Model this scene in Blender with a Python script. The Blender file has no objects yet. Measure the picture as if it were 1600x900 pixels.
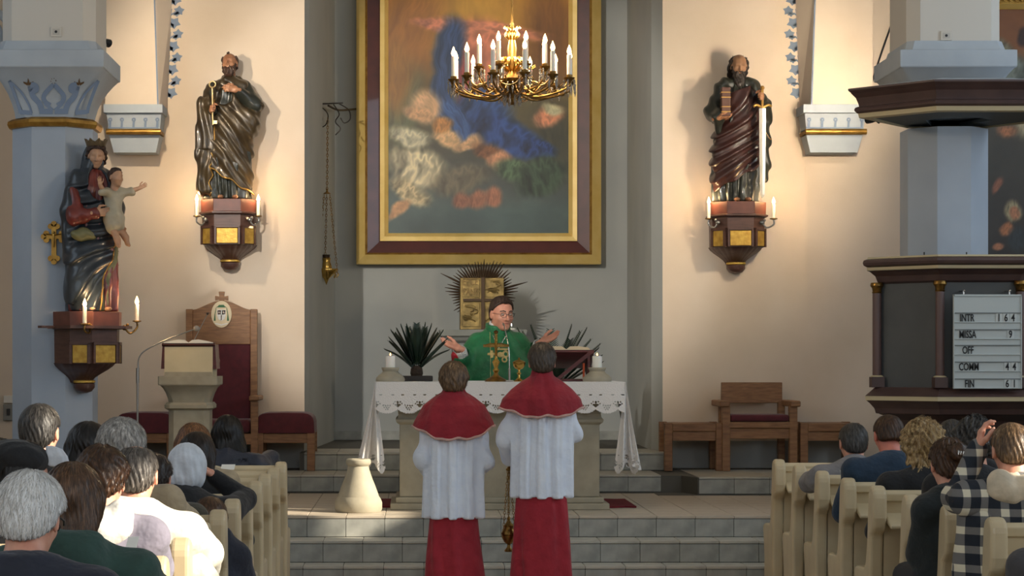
import bpy, bmesh, math, random
import numpy as np
from mathutils import Vector, Matrix

random.seed(7)
SC = bpy.context.scene
COL = SC.collection
PI = math.pi
R = math.radians
EYE = 1.59          # camera height above the nave floor

# ------------------------------------------------------------------ camera
cam_data = bpy.data.cameras.new('camera')
cam = bpy.data.objects.new('camera', cam_data)
COL.objects.link(cam)
cam.location = (0, 0, EYE)
cam.rotation_euler = (PI / 2, 0, 0)
cam_data.sensor_width = 36
cam_data.lens = 72
cam_data.shift_x = 155 / 1600
cam_data.shift_y = 115 / 1600
cam_data.clip_end = 200
SC.camera = cam

# ------------------------------------------------------------------ world, sun, window light, exposure
world = bpy.data.worlds.new('world')
SC.world = world
world.use_nodes = True
world.node_tree.nodes['Background'].inputs[0].default_value = (0.62, 0.78, 1.0, 1)
world.node_tree.nodes['Background'].inputs[1].default_value = 1.0


def lamp(name, kind, loc, energy, color, **kw):
    d = bpy.data.lights.new(name, kind)
    d.energy = energy
    d.color = color
    for k, v in kw.items():
        if k not in ('rot', 'to'):
            setattr(d, k, v)
    o = bpy.data.objects.new(name, d)
    COL.objects.link(o)
    o.location = loc
    if 'rot' in kw:
        o.rotation_euler = kw['rot']
    if 'to' in kw:
        o.rotation_euler = (Vector(kw['to']) - Vector(loc)).to_track_quat('-Z', 'Y').to_euler()
    return o


SUN_DIR = Vector((-0.85, 0.33, -0.43)).normalized()
sun = lamp('sun', 'SUN', (12, -3, 8), 11.0, (1.0, 0.88, 0.70), angle=R(0.6))
sun.rotation_euler = SUN_DIR.to_track_quat('-Z', 'Y').to_euler()
# area lights standing in for daylight, before the frosted aisle and west panes
DAY = (0.70, 0.85, 1.0)
for i, wy in enumerate((-1.5, 1.4, 9.4, 14.3)):
    lamp('window_daylight_right', 'AREA', (7.25, wy, 4.4), (130, 130, 125, 75)[i], DAY, shape='RECTANGLE', size=3.4, size_y=1.5, rot=(0, R(90), 0))
    lamp('window_daylight_left', 'AREA', (-5.85, wy, 4.4), (60, 60, 46, 28)[i], DAY, shape='RECTANGLE', size=3.4, size_y=1.5, rot=(0, R(-90), 0))
lamp('window_daylight_west', 'AREA', (0.7, -7.6, 5.6), 230, (0.93, 0.96, 1.0), shape='RECTANGLE', size=5.0, size_y=3.6, rot=(R(84), 0, 0))  # area light added behind the camera for soft frontal daylight

# warm spotlight high on the left nave wall, turned on the altarpiece
lamp('altarpiece_spot', 'SPOT', (-2.9, 8.6, 5.0), 2150, (1.0, 0.95, 0.86), to=(1.0, 21.4, 2.75), spot_size=R(27), spot_blend=0.4, shadow_soft_size=0.06)

SC.view_settings.view_transform = 'Standard'
SC.view_settings.look = 'None'
SC.view_settings.gamma = 1
SC.view_settings.use_curve_mapping = False
SC.view_settings.exposure = 0.0
try:
    SC.cycles.use_denoising = True
    SC.cycles.max_bounces = 8
    SC.cycles.sample_clamp_indirect = 4.0
    SC.cycles.caustics_reflective = False
    SC.cycles.caustics_refractive = False
except Exception:
    pass


# ------------------------------------------------------------------ helpers
def at(px, py, D):
    """point at depth D (metres in front of the camera plane) seen at photo pixel px, py"""
    return Vector(((px - 645) * D / 3200, D, EYE - (py - 565) * D / 3200))


def lin(c):
    return tuple((v / 255 / 12.92) if v / 255 <= 0.04045 else ((v / 255 + 0.055) / 1.055) ** 2.4 for v in c)


MATS = {}


def mat(name, c, rough=0.6, metal=0.0, c2=None, scale=6.0, bump=0.0, bscale=60.0, emit=None, estr=0.0, stretch=(1, 1, 1),
        sss=0.0, coat=0.0, detail=4.0, wave=None, sheen=0.0, lo=0.35, hi=0.7, bdist=0.01):
    """procedural principled material; c and c2 are sRGB 0-255 and are mixed by noise"""
    if name in MATS:
        return MATS[name]
    m = bpy.data.materials.new(name)
    m.use_nodes = True
    nt = m.node_tree
    b = nt.nodes['Principled BSDF']
    b.inputs['Roughness'].default_value = rough
    b.inputs['Metallic'].default_value = metal
    b.inputs['Base Color'].default_value = (*lin(c), 1)
    if sss:
        b.inputs['Subsurface Weight'].default_value = sss
        b.inputs['Subsurface Radius'].default_value = (0.012, 0.005, 0.003)
        b.inputs['Subsurface Scale'].default_value = 1.0
    if coat:
        b.inputs['Coat Weight'].default_value = coat
    if sheen:
        b.inputs['Sheen Weight'].default_value = sheen
    if emit:
        b.inputs['Emission Color'].default_value = (*lin(emit), 1)
        b.inputs['Emission Strength'].default_value = estr
    tc = nt.nodes.new('ShaderNodeTexCoord')
    mp = nt.nodes.new('ShaderNodeMapping')
    mp.inputs['Scale'].default_value = stretch
    nt.links.new(tc.outputs['Object'], mp.inputs[0])
    if c2 is not None:
        n = nt.nodes.new('ShaderNodeTexNoise')
        n.inputs['Scale'].default_value = scale
        n.inputs['Detail'].default_value = detail
        nt.links.new(mp.outputs[0], n.inputs['Vector'])
        src = n.outputs['Fac']
        rp = nt.nodes.new('ShaderNodeValToRGB')
        rp.color_ramp.elements[0].color = (*lin(c), 1)
        rp.color_ramp.elements[0].position = lo
        rp.color_ramp.elements[1].color = (*lin(c2), 1)
        rp.color_ramp.elements[1].position = hi
        nt.links.new(src, rp.inputs[0])
        nt.links.new(rp.outputs[0], b.inputs['Base Color'])
    if bump:
        n2 = nt.nodes.new('ShaderNodeTexNoise')
        n2.inputs['Scale'].default_value = bscale
        n2.inputs['Detail'].default_value = 3
        nt.links.new(mp.outputs[0], n2.inputs['Vector'])
        bp = nt.nodes.new('ShaderNodeBump')
        bp.inputs['Strength'].default_value = bump
        bp.inputs['Distance'].default_value = bdist
        nt.links.new(n2.outputs['Fac'], bp.inputs['Height'])
        nt.links.new(bp.outputs[0], b.inputs['Normal'])
    MATS[name] = m
    return m


def vcol_mat(name, rough=0.55, bump=0.15, bscale=40):
    m = mat(name, (128, 128, 128), rough, bump=bump, bscale=bscale)
    nt = m.node_tree
    a = nt.nodes.new('ShaderNodeVertexColor')
    a.layer_name = 'paint'
    nt.links.new(a.outputs[0], nt.nodes['Principled BSDF'].inputs['Base Color'])
    return m


def base_of(o):
    v = Vector((0, 0, 0))
    while o is not None:
        v += o.location
        o = o.parent
    return v


def tag(o, label=None, cat=None, group=None, kind=None):
    if label:
        o['label'] = label
    if cat:
        o['category'] = cat
    if group:
        o['group'] = group
    if kind:
        o['kind'] = kind
    return o


def thing(name, label, cat, loc=(0, 0, 0), group=None, rz=0.0, kind=None):
    o = bpy.data.objects.new(name, None)
    COL.objects.link(o)
    o.empty_display_size = 0.1
    o.location = loc
    o.rotation_euler = (0, 0, rz)
    return tag(o, label, cat, group, kind)


def link(name, me, m, parent=None, loc=None):
    o = bpy.data.objects.new(name, me)
    COL.objects.link(o)
    if m is not None and len(me.materials) == 0:
        me.materials.append(m)
    if parent is not None:
        o.parent = parent
    if loc is not None:
        o.location = loc
    return o


def copy_tree(o, parent=None):
    c = o.copy()
    COL.objects.link(c)
    if parent is not None:
        c.parent = parent
    for ch in list(o.children):
        copy_tree(ch, c)
    return c


class MB:
    """collects simple shapes and links them as one mesh object; coordinates are world unless local=True in build"""
    def __init__(self):
        self.v = []
        self.f = []

    def add(self, vs, fs):
        n = len(self.v)
        self.v += [tuple(p) for p in vs]
        self.f += [tuple(i + n for i in f) for f in fs]
        return self

    def box(self, x0, x1, y0, y1, z0, z1, c=0.0):
        if c <= 0:
            vs = [(x, y, z) for z in (z0, z1) for y in (y0, y1) for x in (x0, x1)]
            return self.add(vs, [(0, 2, 3, 1), (4, 5, 7, 6), (0, 1, 5, 4), (2, 6, 7, 3), (0, 4, 6, 2), (1, 3, 7, 5)])
        bm = bmesh.new()
        bmesh.ops.create_cube(bm, size=1, matrix=Matrix.Translation(((x0 + x1) / 2, (y0 + y1) / 2, (z0 + z1) / 2)) @ Matrix.Diagonal((x1 - x0, y1 - y0, z1 - z0, 1)))
        bmesh.ops.bevel(bm, geom=bm.edges[:], offset=c, segments=2, affect='EDGES', profile=0.5)
        return self.bm(bm)

    def bm(self, bm, M=None):
        bm.verts.index_update()
        self.add([(M @ v.co) if M else v.co for v in bm.verts], [[v.index for v in f.verts] for f in bm.faces])
        bm.free()
        return self

    def loft(self, rings, cap0=True, cap1=True, closed=True):
        n = len(rings[0])
        vs = [p for r in rings for p in r]
        fs = []
        for i in range(len(rings) - 1):
            for j in range(n if closed else n - 1):
                a, b = i * n + j, i * n + (j + 1) % n
                fs.append((a, b, b + n, a + n))
        if cap0:
            fs.append(tuple(reversed(range(n))))
        if cap1:
            fs.append(tuple((len(rings) - 1) * n + j for j in range(n)))
        return self.add(vs, fs)

    def lathe(self, c, prof, n=24, sx=1.0, sy=1.0, a0=0.0):
        return self.loft([[(c[0] + r * sx * math.cos(a0 + 2 * PI * j / n), c[1] + r * sy * math.sin(a0 + 2 * PI * j / n), c[2] + z) for j in range(n)] for r, z in prof])

    def tube(self, pts, r, n=8, r1=None):
        pts = [Vector(p) for p in pts]
        rings = []
        up = None
        for i, p in enumerate(pts):
            d = (pts[min(i + 1, len(pts) - 1)] - pts[max(i - 1, 0)])
            if d.length < 1e-9:
                d = Vector((0, 0, 1))
            d.normalize()
            if up is None:
                up = d.orthogonal().normalized()
            else:
                up = (up - d * up.dot(d))
                up = up.normalized() if up.length > 1e-6 else d.orthogonal().normalized()
            w = d.cross(up)
            rr = r if r1 is None else r + (r1 - r) * i / max(1, len(pts) - 1)
            if callable(r):
                rr = r(i / max(1, len(pts) - 1))
            rings.append([p + (up * math.cos(2 * PI * j / n) + w * math.sin(2 * PI * j / n)) * rr for j in range(n)])
        return self.loft(rings)

    def prism(self, poly, d, axis='y', c0=0.0):
        """poly: list of 2-D points; axis y: (x,z) extruded from y=c0 to c0+d; x: (y,z); z: (x,y)"""
        if axis == 'y':
            f = lambda p, t: (p[0], t, p[1])
        elif axis == 'x':
            f = lambda p, t: (t, p[0], p[1])
        else:
            f = lambda p, t: (p[0], p[1], t)
        n = len(poly)
        vs = [f(p, c0) for p in poly] + [f(p, c0 + d) for p in poly]
        fs = [tuple(range(n)), tuple(reversed(range(n, 2 * n)))]
        for j in range(n):
            k = (j + 1) % n
            fs.append((j, j + n, k + n, k))
        return self.add(vs, fs)

    def ball(self, c, r, n=12, m=8, sx=1, sy=1, sz=1):
        return self.loft([[(c[0] + r * sx * math.sin(PI * i / m) * math.cos(2 * PI * j / n), c[1] + r * sy * math.sin(PI * i / m) * math.sin(2 * PI * j / n),
                            c[2] - r * sz * math.cos(PI * i / m)) for j in range(n)] for i in range(m + 1)])

    def mesh(self, off=Vector((0, 0, 0)), smooth=None, weld=False):
        me = bpy.data.meshes.new('mesh')
        me.from_pydata([(p[0] - off[0], p[1] - off[1], p[2] - off[2]) for p in self.v], [], self.f)
        bm = bmesh.new()
        bm.from_mesh(me)
        bmesh.ops.remove_doubles(bm, verts=bm.verts, dist=1e-5)
        bmesh.ops.recalc_face_normals(bm, faces=bm.faces)
        bm.to_mesh(me)
        bm.free()
        if smooth is not None:
            for p in me.polygons:
                p.use_smooth = True
            try:
                me.set_sharp_from_angle(angle=R(smooth))
            except Exception:
                pass
        return me

    def build(self, name, m, parent=None, smooth=None, local=False, bevel=0.0, seg=2):
        off = Vector((0, 0, 0)) if (local or parent is None) else base_of(parent)
        o = link(name, self.mesh(off, smooth), m, parent)
        if bevel:
            bv = o.modifiers.new('bevel', 'BEVEL')
            bv.width = bevel
            bv.segments = seg
            bv.limit_method = 'ANGLE'
            bv.angle_limit = R(35)
            bv.harden_normals = False
        return o


def struct(name, mb, m, parent=None, smooth=None, bevel=0.0):
    o = mb.build(name, m, parent, smooth, bevel=bevel)
    if parent is None:
        o['kind'] = 'structure'
    return o


def text_mesh(txt, size, depth=0.004, sx=1.0, align='CENTER', bold=0.0):
    cu = bpy.data.curves.new('lettering', 'FONT')
    cu.body = txt
    cu.size = size
    cu.extrude = depth
    cu.offset = bold
    cu.align_x = align
    cu.resolution_u = 3
    o = bpy.data.objects.new('lettering', cu)
    COL.objects.link(o)
    dg = bpy.context.evaluated_depsgraph_get()
    me = bpy.data.meshes.new_from_object(o.evaluated_get(dg))
    bpy.data.objects.remove(o)
    me.transform(Matrix.Diagonal((sx, 1, 1, 1)))
    return me


# ------------------------------------------------------------------ signed-distance modelling (one continuous skin per body, robe, head of hair)
def V(*a):
    return np.array(a, dtype=np.float32)


def cap(P, a, b, ra, rb=None):
    rb = ra if rb is None else rb
    a = np.array(a, np.float32)
    b = np.array(b, np.float32)
    ab = b - a
    L = float(ab @ ab) + 1e-12
    dx, dy, dz = P[0] - a[0], P[1] - a[1], P[2] - a[2]
    t = np.clip((dx * ab[0] + dy * ab[1] + dz * ab[2]) / L, 0, 1)
    return np.sqrt((dx - ab[0] * t) ** 2 + (dy - ab[1] * t) ** 2 + (dz - ab[2] * t) ** 2) - (ra + (rb - ra) * t)


def ell(P, c, r):
    x, y, z = (P[0] - c[0]) / r[0], (P[1] - c[1]) / r[1], (P[2] - c[2]) / r[2]
    k0 = np.sqrt(x * x + y * y + z * z) + 1e-6
    k1 = np.sqrt((x / r[0]) ** 2 + (y / r[1]) ** 2 + (z / r[2]) ** 2) + 1e-6
    return k0 * (k0 - 1) / k1


def rbox(P, c, h, r=0.01):
    q = [np.abs(P[i] - c[i]) - (h[i] - r) for i in range(3)]
    return np.sqrt(sum(np.maximum(x, 0) ** 2 for x in q)) + np.minimum(np.maximum(np.maximum(q[0], q[1]), q[2]), 0) - r


def smin(a, b, k=0.03):
    h = np.clip(0.5 + 0.5 * (b - a) / k, 0, 1)
    return b + (a - b) * h - k * h * (1 - h)


def smax(a, b, k=0.02):
    return -smin(-a, -b, k)


def U(k, *ds):
    d = ds[0]
    for e in ds[1:]:
        d = smin(d, e, k)
    return d


def frame(P, o, yaw=0.0, pitch=0.0, roll=0.0, s=1.0):
    """coordinates of P in a frame at o, turned by yaw (z), pitch (x; positive bows towards +y) and roll (y)"""
    M = Matrix.Rotation(yaw, 3, 'Z') @ Matrix.Rotation(-pitch, 3, 'X') @ Matrix.Rotation(roll, 3, 'Y')
    q = [P[i] - np.float32(o[i]) for i in range(3)]
    return [(q[0] * M[0][i] + q[1] * M[1][i] + q[2] * M[2][i]) / np.float32(s) for i in range(3)]


def wob(P, f=9.0, ph=0.0):
    return (np.sin(f * P[0] + 2.1 * np.sin(f * 0.6 * P[2] + ph) + ph) * np.sin(f * 0.8 * P[1] + 1.7 * np.sin(f * 0.5 * P[0]) - ph)
            + np.sin(f * 1.7 * P[2] + 1.9 * np.sin(f * 0.9 * P[0] + ph)) * 0.6)


def surface(name, fn, lo, hi, h, m, parent=None, local=True):
    nx, ny, nz = [max(4, int(math.ceil((hi[i] - lo[i]) / h)) + 1) for i in range(3)]
    ax = [np.arange(n, dtype=np.float32) * np.float32(h) + np.float32(lo[i]) for i, n in enumerate((nx, ny, nz))]
    P = np.meshgrid(*ax, indexing='ij')
    F = np.asarray(fn(P), dtype=np.float32)
    F = np.where(np.abs(F) < 1e-7, np.float32(1e-7), F)
    # close the surface at the grid border
    F[0] = np.maximum(F[0], 1e-4); F[-1] = np.maximum(F[-1], 1e-4)
    F[:, 0] = np.maximum(F[:, 0], 1e-4); F[:, -1] = np.maximum(F[:, -1], 1e-4)
    F[:, :, 0] = np.maximum(F[:, :, 0], 1e-4); F[:, :, -1] = np.maximum(F[:, :, -1], 1e-4)
    S = F < 0
    cnt = np.zeros((nx - 1, ny - 1, nz - 1), np.int8)
    for a in (0, 1):
        for b in (0, 1):
            for c in (0, 1):
                cnt += S[a:nx - 1 + a, b:ny - 1 + b, c:nz - 1 + c]
    I, J, K = np.nonzero((cnt > 0) & (cnt < 8))
    acc = np.zeros((len(I), 3), np.float64)
    num = np.zeros(len(I))
    cs = [(a, b, c) for a in (0, 1) for b in (0, 1) for c in (0, 1)]
    for p in cs:
        for q in cs:
            if q > p and sum(abs(p[i] - q[i]) for i in range(3)) == 1:
                f0 = F[I + p[0], J + p[1], K + p[2]]
                f1 = F[I + q[0], J + q[1], K + q[2]]
                cr = (f0 < 0) != (f1 < 0)
                t = np.where(cr, f0 / np.where(cr, f0 - f1, 1), 0)
                for i in range(3):
                    acc[:, i] += np.where(cr, p[i] + (q[i] - p[i]) * t, 0)
                num += cr
    acc /= num[:, None]
    co = (acc + np.stack([I, J, K], 1)) * h + np.array(lo)
    idx = -np.ones((nx - 1, ny - 1, nz - 1), np.int64)
    idx[I, J, K] = np.arange(len(I))
    quads = []
    for axis in range(3):
        sl0 = [slice(None)] * 3; sl1 = [slice(None)] * 3
        sl0[axis] = slice(0, -1); sl1[axis] = slice(1, None)
        A, B = S[tuple(sl0)], S[tuple(sl1)]
        e = np.argwhere(A != B)
        u, w = (axis + 1) % 3, (axis + 2) % 3
        dims = (nx, ny, nz)
        e = e[(e[:, u] > 0) & (e[:, w] > 0) & (e[:, u] < dims[u] - 1) & (e[:, w] < dims[w] - 1)]
        if not len(e):
            continue
        ins = A[e[:, 0], e[:, 1], e[:, 2]]
        def cell(du, dw):
            c = e.copy(); c[:, u] += du; c[:, w] += dw
            return idx[c[:, 0], c[:, 1], c[:, 2]]
        q = np.stack([cell(-1, -1), cell(0, -1), cell(0, 0), cell(-1, 0)], 1)
        q[~ins] = q[~ins][:, ::-1]
        quads.append(q)
    q = np.concatenate(quads) if quads else np.zeros((0, 4), np.int64)
    q = q[(q >= 0).all(1)]
    if parent is not None and not local:
        co = co - np.array(base_of(parent))
    me = bpy.data.meshes.new(name)
    me.vertices.add(len(co)); me.vertices.foreach_set('co', co.astype(np.float32).ravel())
    me.loops.add(q.size); me.loops.foreach_set('vertex_index', q.astype(np.int32).ravel())
    me.polygons.add(len(q)); me.polygons.foreach_set('loop_start', (np.arange(len(q)) * 4).astype(np.int32))
    me.polygons.foreach_set('loop_total', np.full(len(q), 4, np.int32))
    me.polygons.foreach_set('use_smooth', np.ones(len(q), bool))
    me.update(calc_edges=True)
    me.validate()
    return link(name, me, m, parent)
# ================================================================== materials of the setting
M_BEIGE = mat('beige_plaster', (224, 206, 186), 0.9, c2=(214, 195, 173), scale=1.6, bump=0.08, bscale=90)
M_AISLE = mat('aisle_plaster', (206, 188, 166), 0.9, c2=(196, 178, 158), scale=1.6)
M_GREY = mat('grey_plaster', (176, 178, 174), 0.9, c2=(166, 168, 166), scale=1.3, bump=0.06, bscale=90)
M_WHITE = mat('white_plaster', (222, 222, 218), 0.8)
M_BLUE = mat('blue_grey_paint', (174, 184, 196), 0.75, c2=(166, 176, 189), scale=2.5)
M_PALE = mat('pale_blue_plaster', (178, 186, 193), 0.8, c2=(168, 176, 185), scale=4)
M_ORN = mat('ornament_blue_paint', (126, 142, 166), 0.8)
M_ORNB = mat('ornament_brown_paint', (98, 74, 48), 0.8)
M_GOLD = mat('gilded_moulding', (190, 148, 72), 0.38, metal=0.75, c2=(150, 108, 48), scale=14)
M_TILE = mat('floor_tile_stone', (196, 184, 166), 0.35, c2=(176, 164, 148), scale=5, bump=0.03)
M_RISER = mat('grey_marble', (172, 172, 165), 0.5, c2=(138, 140, 134), scale=7, detail=8)
M_JOINT = mat('dark_joint', (92, 90, 84), 0.9)
M_NOSE = mat('pale_step_edge', (188, 184, 172), 0.4, c2=(168, 164, 154), scale=6)
M_PEW = mat('cream_pew_paint', (210, 192, 156), 0.42, c2=(196, 177, 142), scale=5, bump=0.03, coat=0.15)
M_BROWN = mat('dark_brown_paint', (82, 62, 58), 0.5, c2=(70, 52, 50), scale=6)
M_CREAMLINE = mat('cream_line_paint', (190, 176, 142), 0.6)
M_PANEL = mat('dark_grey_panel_paint', (84, 86, 86), 0.6, c2=(74, 76, 77), scale=3)
M_OAK = mat('oak_wood', (150, 108, 72), 0.5, c2=(118, 82, 54), scale=7, stretch=(1, 1, 6), bump=0.05)
M_OAKH = mat('oak_wood_across', (150, 108, 72), 0.5, c2=(118, 82, 54), scale=7, stretch=(1.2, 6, 8), bump=0.05)
M_MAROON = mat('maroon_upholstery', (88, 27, 37), 0.85, c2=(76, 22, 32), scale=20, bump=0.1, bscale=300, sheen=0.2)
M_STONE = mat('pale_stone', (168, 160, 140), 0.7, c2=(152, 145, 126), scale=8, bump=0.06)
M_METAL = mat('brushed_steel', (170, 168, 164), 0.3, metal=1.0)
M_BLACK = mat('black_plastic', (22, 22, 24), 0.45)

# ================================================================== shell
WALL_Y = 18.9
APSE_Y = 21.5
ZT = 9.0
FL = MB().box(-6.2, 7.6, -8.2, 14.40, -0.2, 0.0)
floor = struct('floor', FL, M_TILE)
s = MB()
s.box(-6.2, 7.6, 14.375, 14.7, -0.2, 0.149).box(-6.2, 7.6, 14.635, 15.0, -0.2, 0.304).box(-6.2, 7.6, 14.945, 17.75, -0.2, 0.459)
altar_steps = tag(s.build('altar_steps', M_JOINT), kind='structure')
s = MB().box(-6.2, 7.6, 17.705, 19.0, 0.4, 0.604).box(2.42, 7.6, 17.40, 17.8, 0.4, 0.604)
s.prism([(2.32, 17.71), (2.42, 17.40), (2.42, 17.71)], 0.204, 'z', 0.4)
upper_floor = tag(s.build('floor_chair_platform', M_JOINT), kind='structure')
apse_floor = tag(MB().box(-1.02, 2.32, 18.455, 21.6, 0.5, 0.765).build('floor_apse', M_JOINT), kind='structure')

TW = 0.283
tile_cache = {}


def slab(name, parent, x0, x1, y0, y1, z0, z1, m, c=0.003):
    key = (round(x1 - x0, 4), round(y1 - y0, 4), round(z1 - z0, 4), m.name)
    if key not in tile_cache:
        w, d, h = key[:3]
        mb = MB()
        # a slab with its upper rim chamfered
        mb.loft([[(c * k, c * k, z), (w - c * k, c * k, z), (w - c * k, d - c * k, z), (c * k, d - c * k, z)] for k, z in ((1, 0), (0, c), (0, h - c), (1, h))])
        me = mb.mesh()
        me.materials.append(m)
        tile_cache[key] = me
    return link(name, tile_cache[key], m, parent, (x0, y0, z0))


g = 0.004
for ri, (yf, z0, z1, off) in enumerate(((14.375, 0.0, 0.155, 0.0), (14.635, 0.155, 0.31, 0.13), (14.945, 0.31, 0.465, 0.0))):
    n = 17
    yb = (14.635, 14.945, 14.945 + TW)[ri]
    for i in range(n):
        x0 = -1.62 + i * TW + off
        slab('riser_tile', altar_steps, x0 + g / 2, x0 + TW - g / 2, yf - 0.008, yf + 0.006, z0 + 0.002, z1 - 0.022, M_RISER)
        if ri < 2:
            slab('tread_slab', altar_steps, x0 + g / 2, x0 + TW - g / 2, yf - 0.014, yb - 0.01, z1 - 0.02, z1, M_NOSE)
for j in range(9):
    for i in range(20):
        x0 = -1.9 + i * TW
        y0 = 14.931 + j * TW
        if y0 + TW < 17.70 and not (y0 + TW > 17.39 and x0 + TW > 2.32):
            slab('floor_tile', altar_steps, x0 + g / 2, x0 + TW - g / 2, y0 + g / 2, y0 + TW - g / 2, 0.445, 0.465, M_TILE)
for i in range(16):
    x0 = -2.1 + i * TW
    if x0 + TW < 2.31:
        slab('riser_tile', upper_floor, x0 + g / 2, x0 + TW - g / 2, 17.697, 17.711, 0.466, 0.59, M_RISER)
        slab('tread_slab', upper_floor, x0 + g / 2, x0 + TW - g / 2, 17.69, 18.44, 0.592, 0.61, M_NOSE)
for i in range(6):
    x0 = 2.43 + i * 0.30
    slab('riser_tile', upper_floor, x0 + g / 2, x0 + 0.30 - g / 2, 17.392, 17.406, 0.466, 0.59, M_RISER)
    slab('tread_slab', upper_floor, x0 + g / 2, x0 + 0.30 - g / 2, 17.385, 18.6, 0.592, 0.61, M_NOSE)
for i in range(11):
    x0 = -0.98 + i * 0.297
    slab('riser_tile', apse_floor, x0 + g / 2, x0 + 0.297 - g / 2, 18.447, 18.46, 0.612, 0.75, M_RISER)
    slab('tread_slab', apse_floor, x0 + g / 2, x0 + 0.297 - g / 2, 18.44, 19.3, 0.752, 0.77, M_NOSE)

# chancel walls either side of the apse
wbl = struct('wall_back_left', MB().box(-3.1, -1.0, WALL_Y, WALL_Y + 0.02, 0.3, ZT), M_BEIGE)
wbr = struct('wall_back_right', MB().box(2.305, 4.65, WALL_Y, WALL_Y + 0.02, 0.3, ZT), M_BEIGE)
struct('wall_back_left_aisle', MB().box(-6.2, -3.1, WALL_Y, WALL_Y + 0.02, 0.0, ZT), M_AISLE)
struct('wall_back_right_aisle', MB().box(4.65, 7.6, WALL_Y, WALL_Y + 0.02, 0.0, ZT), M_AISLE)
a = MB()
pl = [(-1.004, WALL_Y), (-0.967, 19.12), (-0.82, APSE_Y), (2.25, APSE_Y), (2.226, 19.12), (2.305, WALL_Y)]
for i, nm in enumerate(('wall_apse_reveal_left', 'wall_apse_left', 'wall_apse_back', 'wall_apse_right', 'wall_apse_reveal_right')):
    p, q = pl[i], pl[i + 1]
    d = Vector((q[0] - p[0], q[1] - p[1], 0)).normalized()
    nrm = Vector((-d.y, d.x, 0)) * 0.05
    struct(nm, MB().prism([p, q, (q[0] + nrm.x, q[1] + nrm.y), (p[0] + nrm.x, p[1] + nrm.y)], ZT - 0.3, 'z', 0.3), M_GREY)
# thin stone skirting along the apse wall
struct('baseboard_apse', MB().box(-0.83, 2.25, 21.44, 21.5, 0.77, 0.86), M_RISER)
struct('baseboard_left', MB().box(-2.7, -1.0, 18.85, 18.9, 0.61, 0.86), M_GREY)
struct('baseboard_right', MB().box(2.31, 4.0, 18.85, 18.9, 0.61, 0.86), M_GREY)


def pierced_wall(name, x, holes):
    """a side wall with openings added to shape the sun patches (y0, y1, z0, z1), all at different y"""
    mb = MB()
    x0, x1 = (x, x + 0.25) if x > 0 else (x - 0.25, x)
    y = -8.2
    for (ya, yb, z0, z1) in sorted(holes):
        mb.box(x0, x1, y, ya, 0, ZT)
        mb.box(x0, x1, ya, yb, 0, z0).box(x0, x1, ya, yb, z1, ZT)
        y = yb
    mb.box(x0, x1, y, 19.0, 0, ZT)
    return struct(name, mb, M_AISLE)


pierced_wall('wall_right', 7.35, [(3.55, 4.98, 4.88, 5.55), (5.72, 6.12, 5.68, 6.10), (6.86, 7.36, 3.30, 3.85), (11.75, 12.50, 4.20, 4.95)])  # unseen openings placed and sized to let the sun patches through
pierced_wall('wall_left', -5.95, [])
M_FROST = mat('frosted_glass', (206, 218, 228), .4)
for i, wy in enumerate((-1.5, 1.4, 9.4, 14.3)):
    for j, xx in enumerate((7.30, -5.90)):
        wn = struct('window_%d' % (2 * i + j + 1), MB().box(xx - .03, xx + .03, wy - .78, wy + .78, 2.65, 6.15), M_FROST)  # opaque panes added over the solid wall behind the area lights
        fr = MB()
        for (ya, yb, za, zb) in ((-.82, -.76, 2.6, 6.2), (.76, .82, 2.6, 6.2), (-.82, .82, 2.6, 2.67), (-.82, .82, 6.13, 6.2), (-.03, .03, 2.6, 6.2), (-.82, .82, 4.35, 4.41)):
            fr.box(xx - .045, xx + .045, wy + ya, wy + yb, za, zb)
        fr.build('window_frame', M_WHITE, wn)
w = MB().box(-6.2, -1.9, -8.2, -7.95, 0, ZT).box(3.3, 7.6, -8.2, -7.95, 0, ZT).box(-1.9, 3.3, -8.2, -7.95, 0, 3.7).box(-1.9, 3.3, -8.2, -7.95, 7.5, ZT)
struct('wall_west', w, M_AISLE)
struct('window_9', MB().box(-1.9, 3.3, -8.1, -8.0, 3.7, 7.5), M_FROST)
struct('ceiling', MB().box(-6.3, 7.7, -8.3, 21.7, ZT, ZT + 0.2), M_WHITE)


# ================================================================== nave columns
def chsq(cx, cy, z, hw, c):
    return [(cx - hw + c, cy - hw, z), (cx + hw - c, cy - hw, z), (cx + hw, cy - hw + c, z), (cx + hw, cy + hw - c, z),
            (cx + hw - c, cy + hw, z), (cx - hw + c, cy + hw, z), (cx - hw, cy + hw - c, z), (cx - hw, cy - hw + c, z)]


COLS = {'left': (-2.888, 16.55), 'right': (4.29, 16.55)}
ZR0, ZR1 = 3.455, 3.53          # gilded ring
ZC1 = 3.905                      # underside of the abacus
FLARE = [(0.0, 0.285), (0.12, 0.29), (0.3, 0.305), (0.5, 0.33), (0.7, 0.368), (0.87, 0.41), (1.0, 0.45)]


def flare_hw(z):
    v = min(1, max(0, (z - ZR1) / (ZC1 - ZR1)))
    for (a0, b0), (a1, b1) in zip(FLARE, FLARE[1:]):
        if v <= a1:
            return b0 + (b1 - b0) * (v - a0) / (a1 - a0)
    return FLARE[-1][1]


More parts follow.
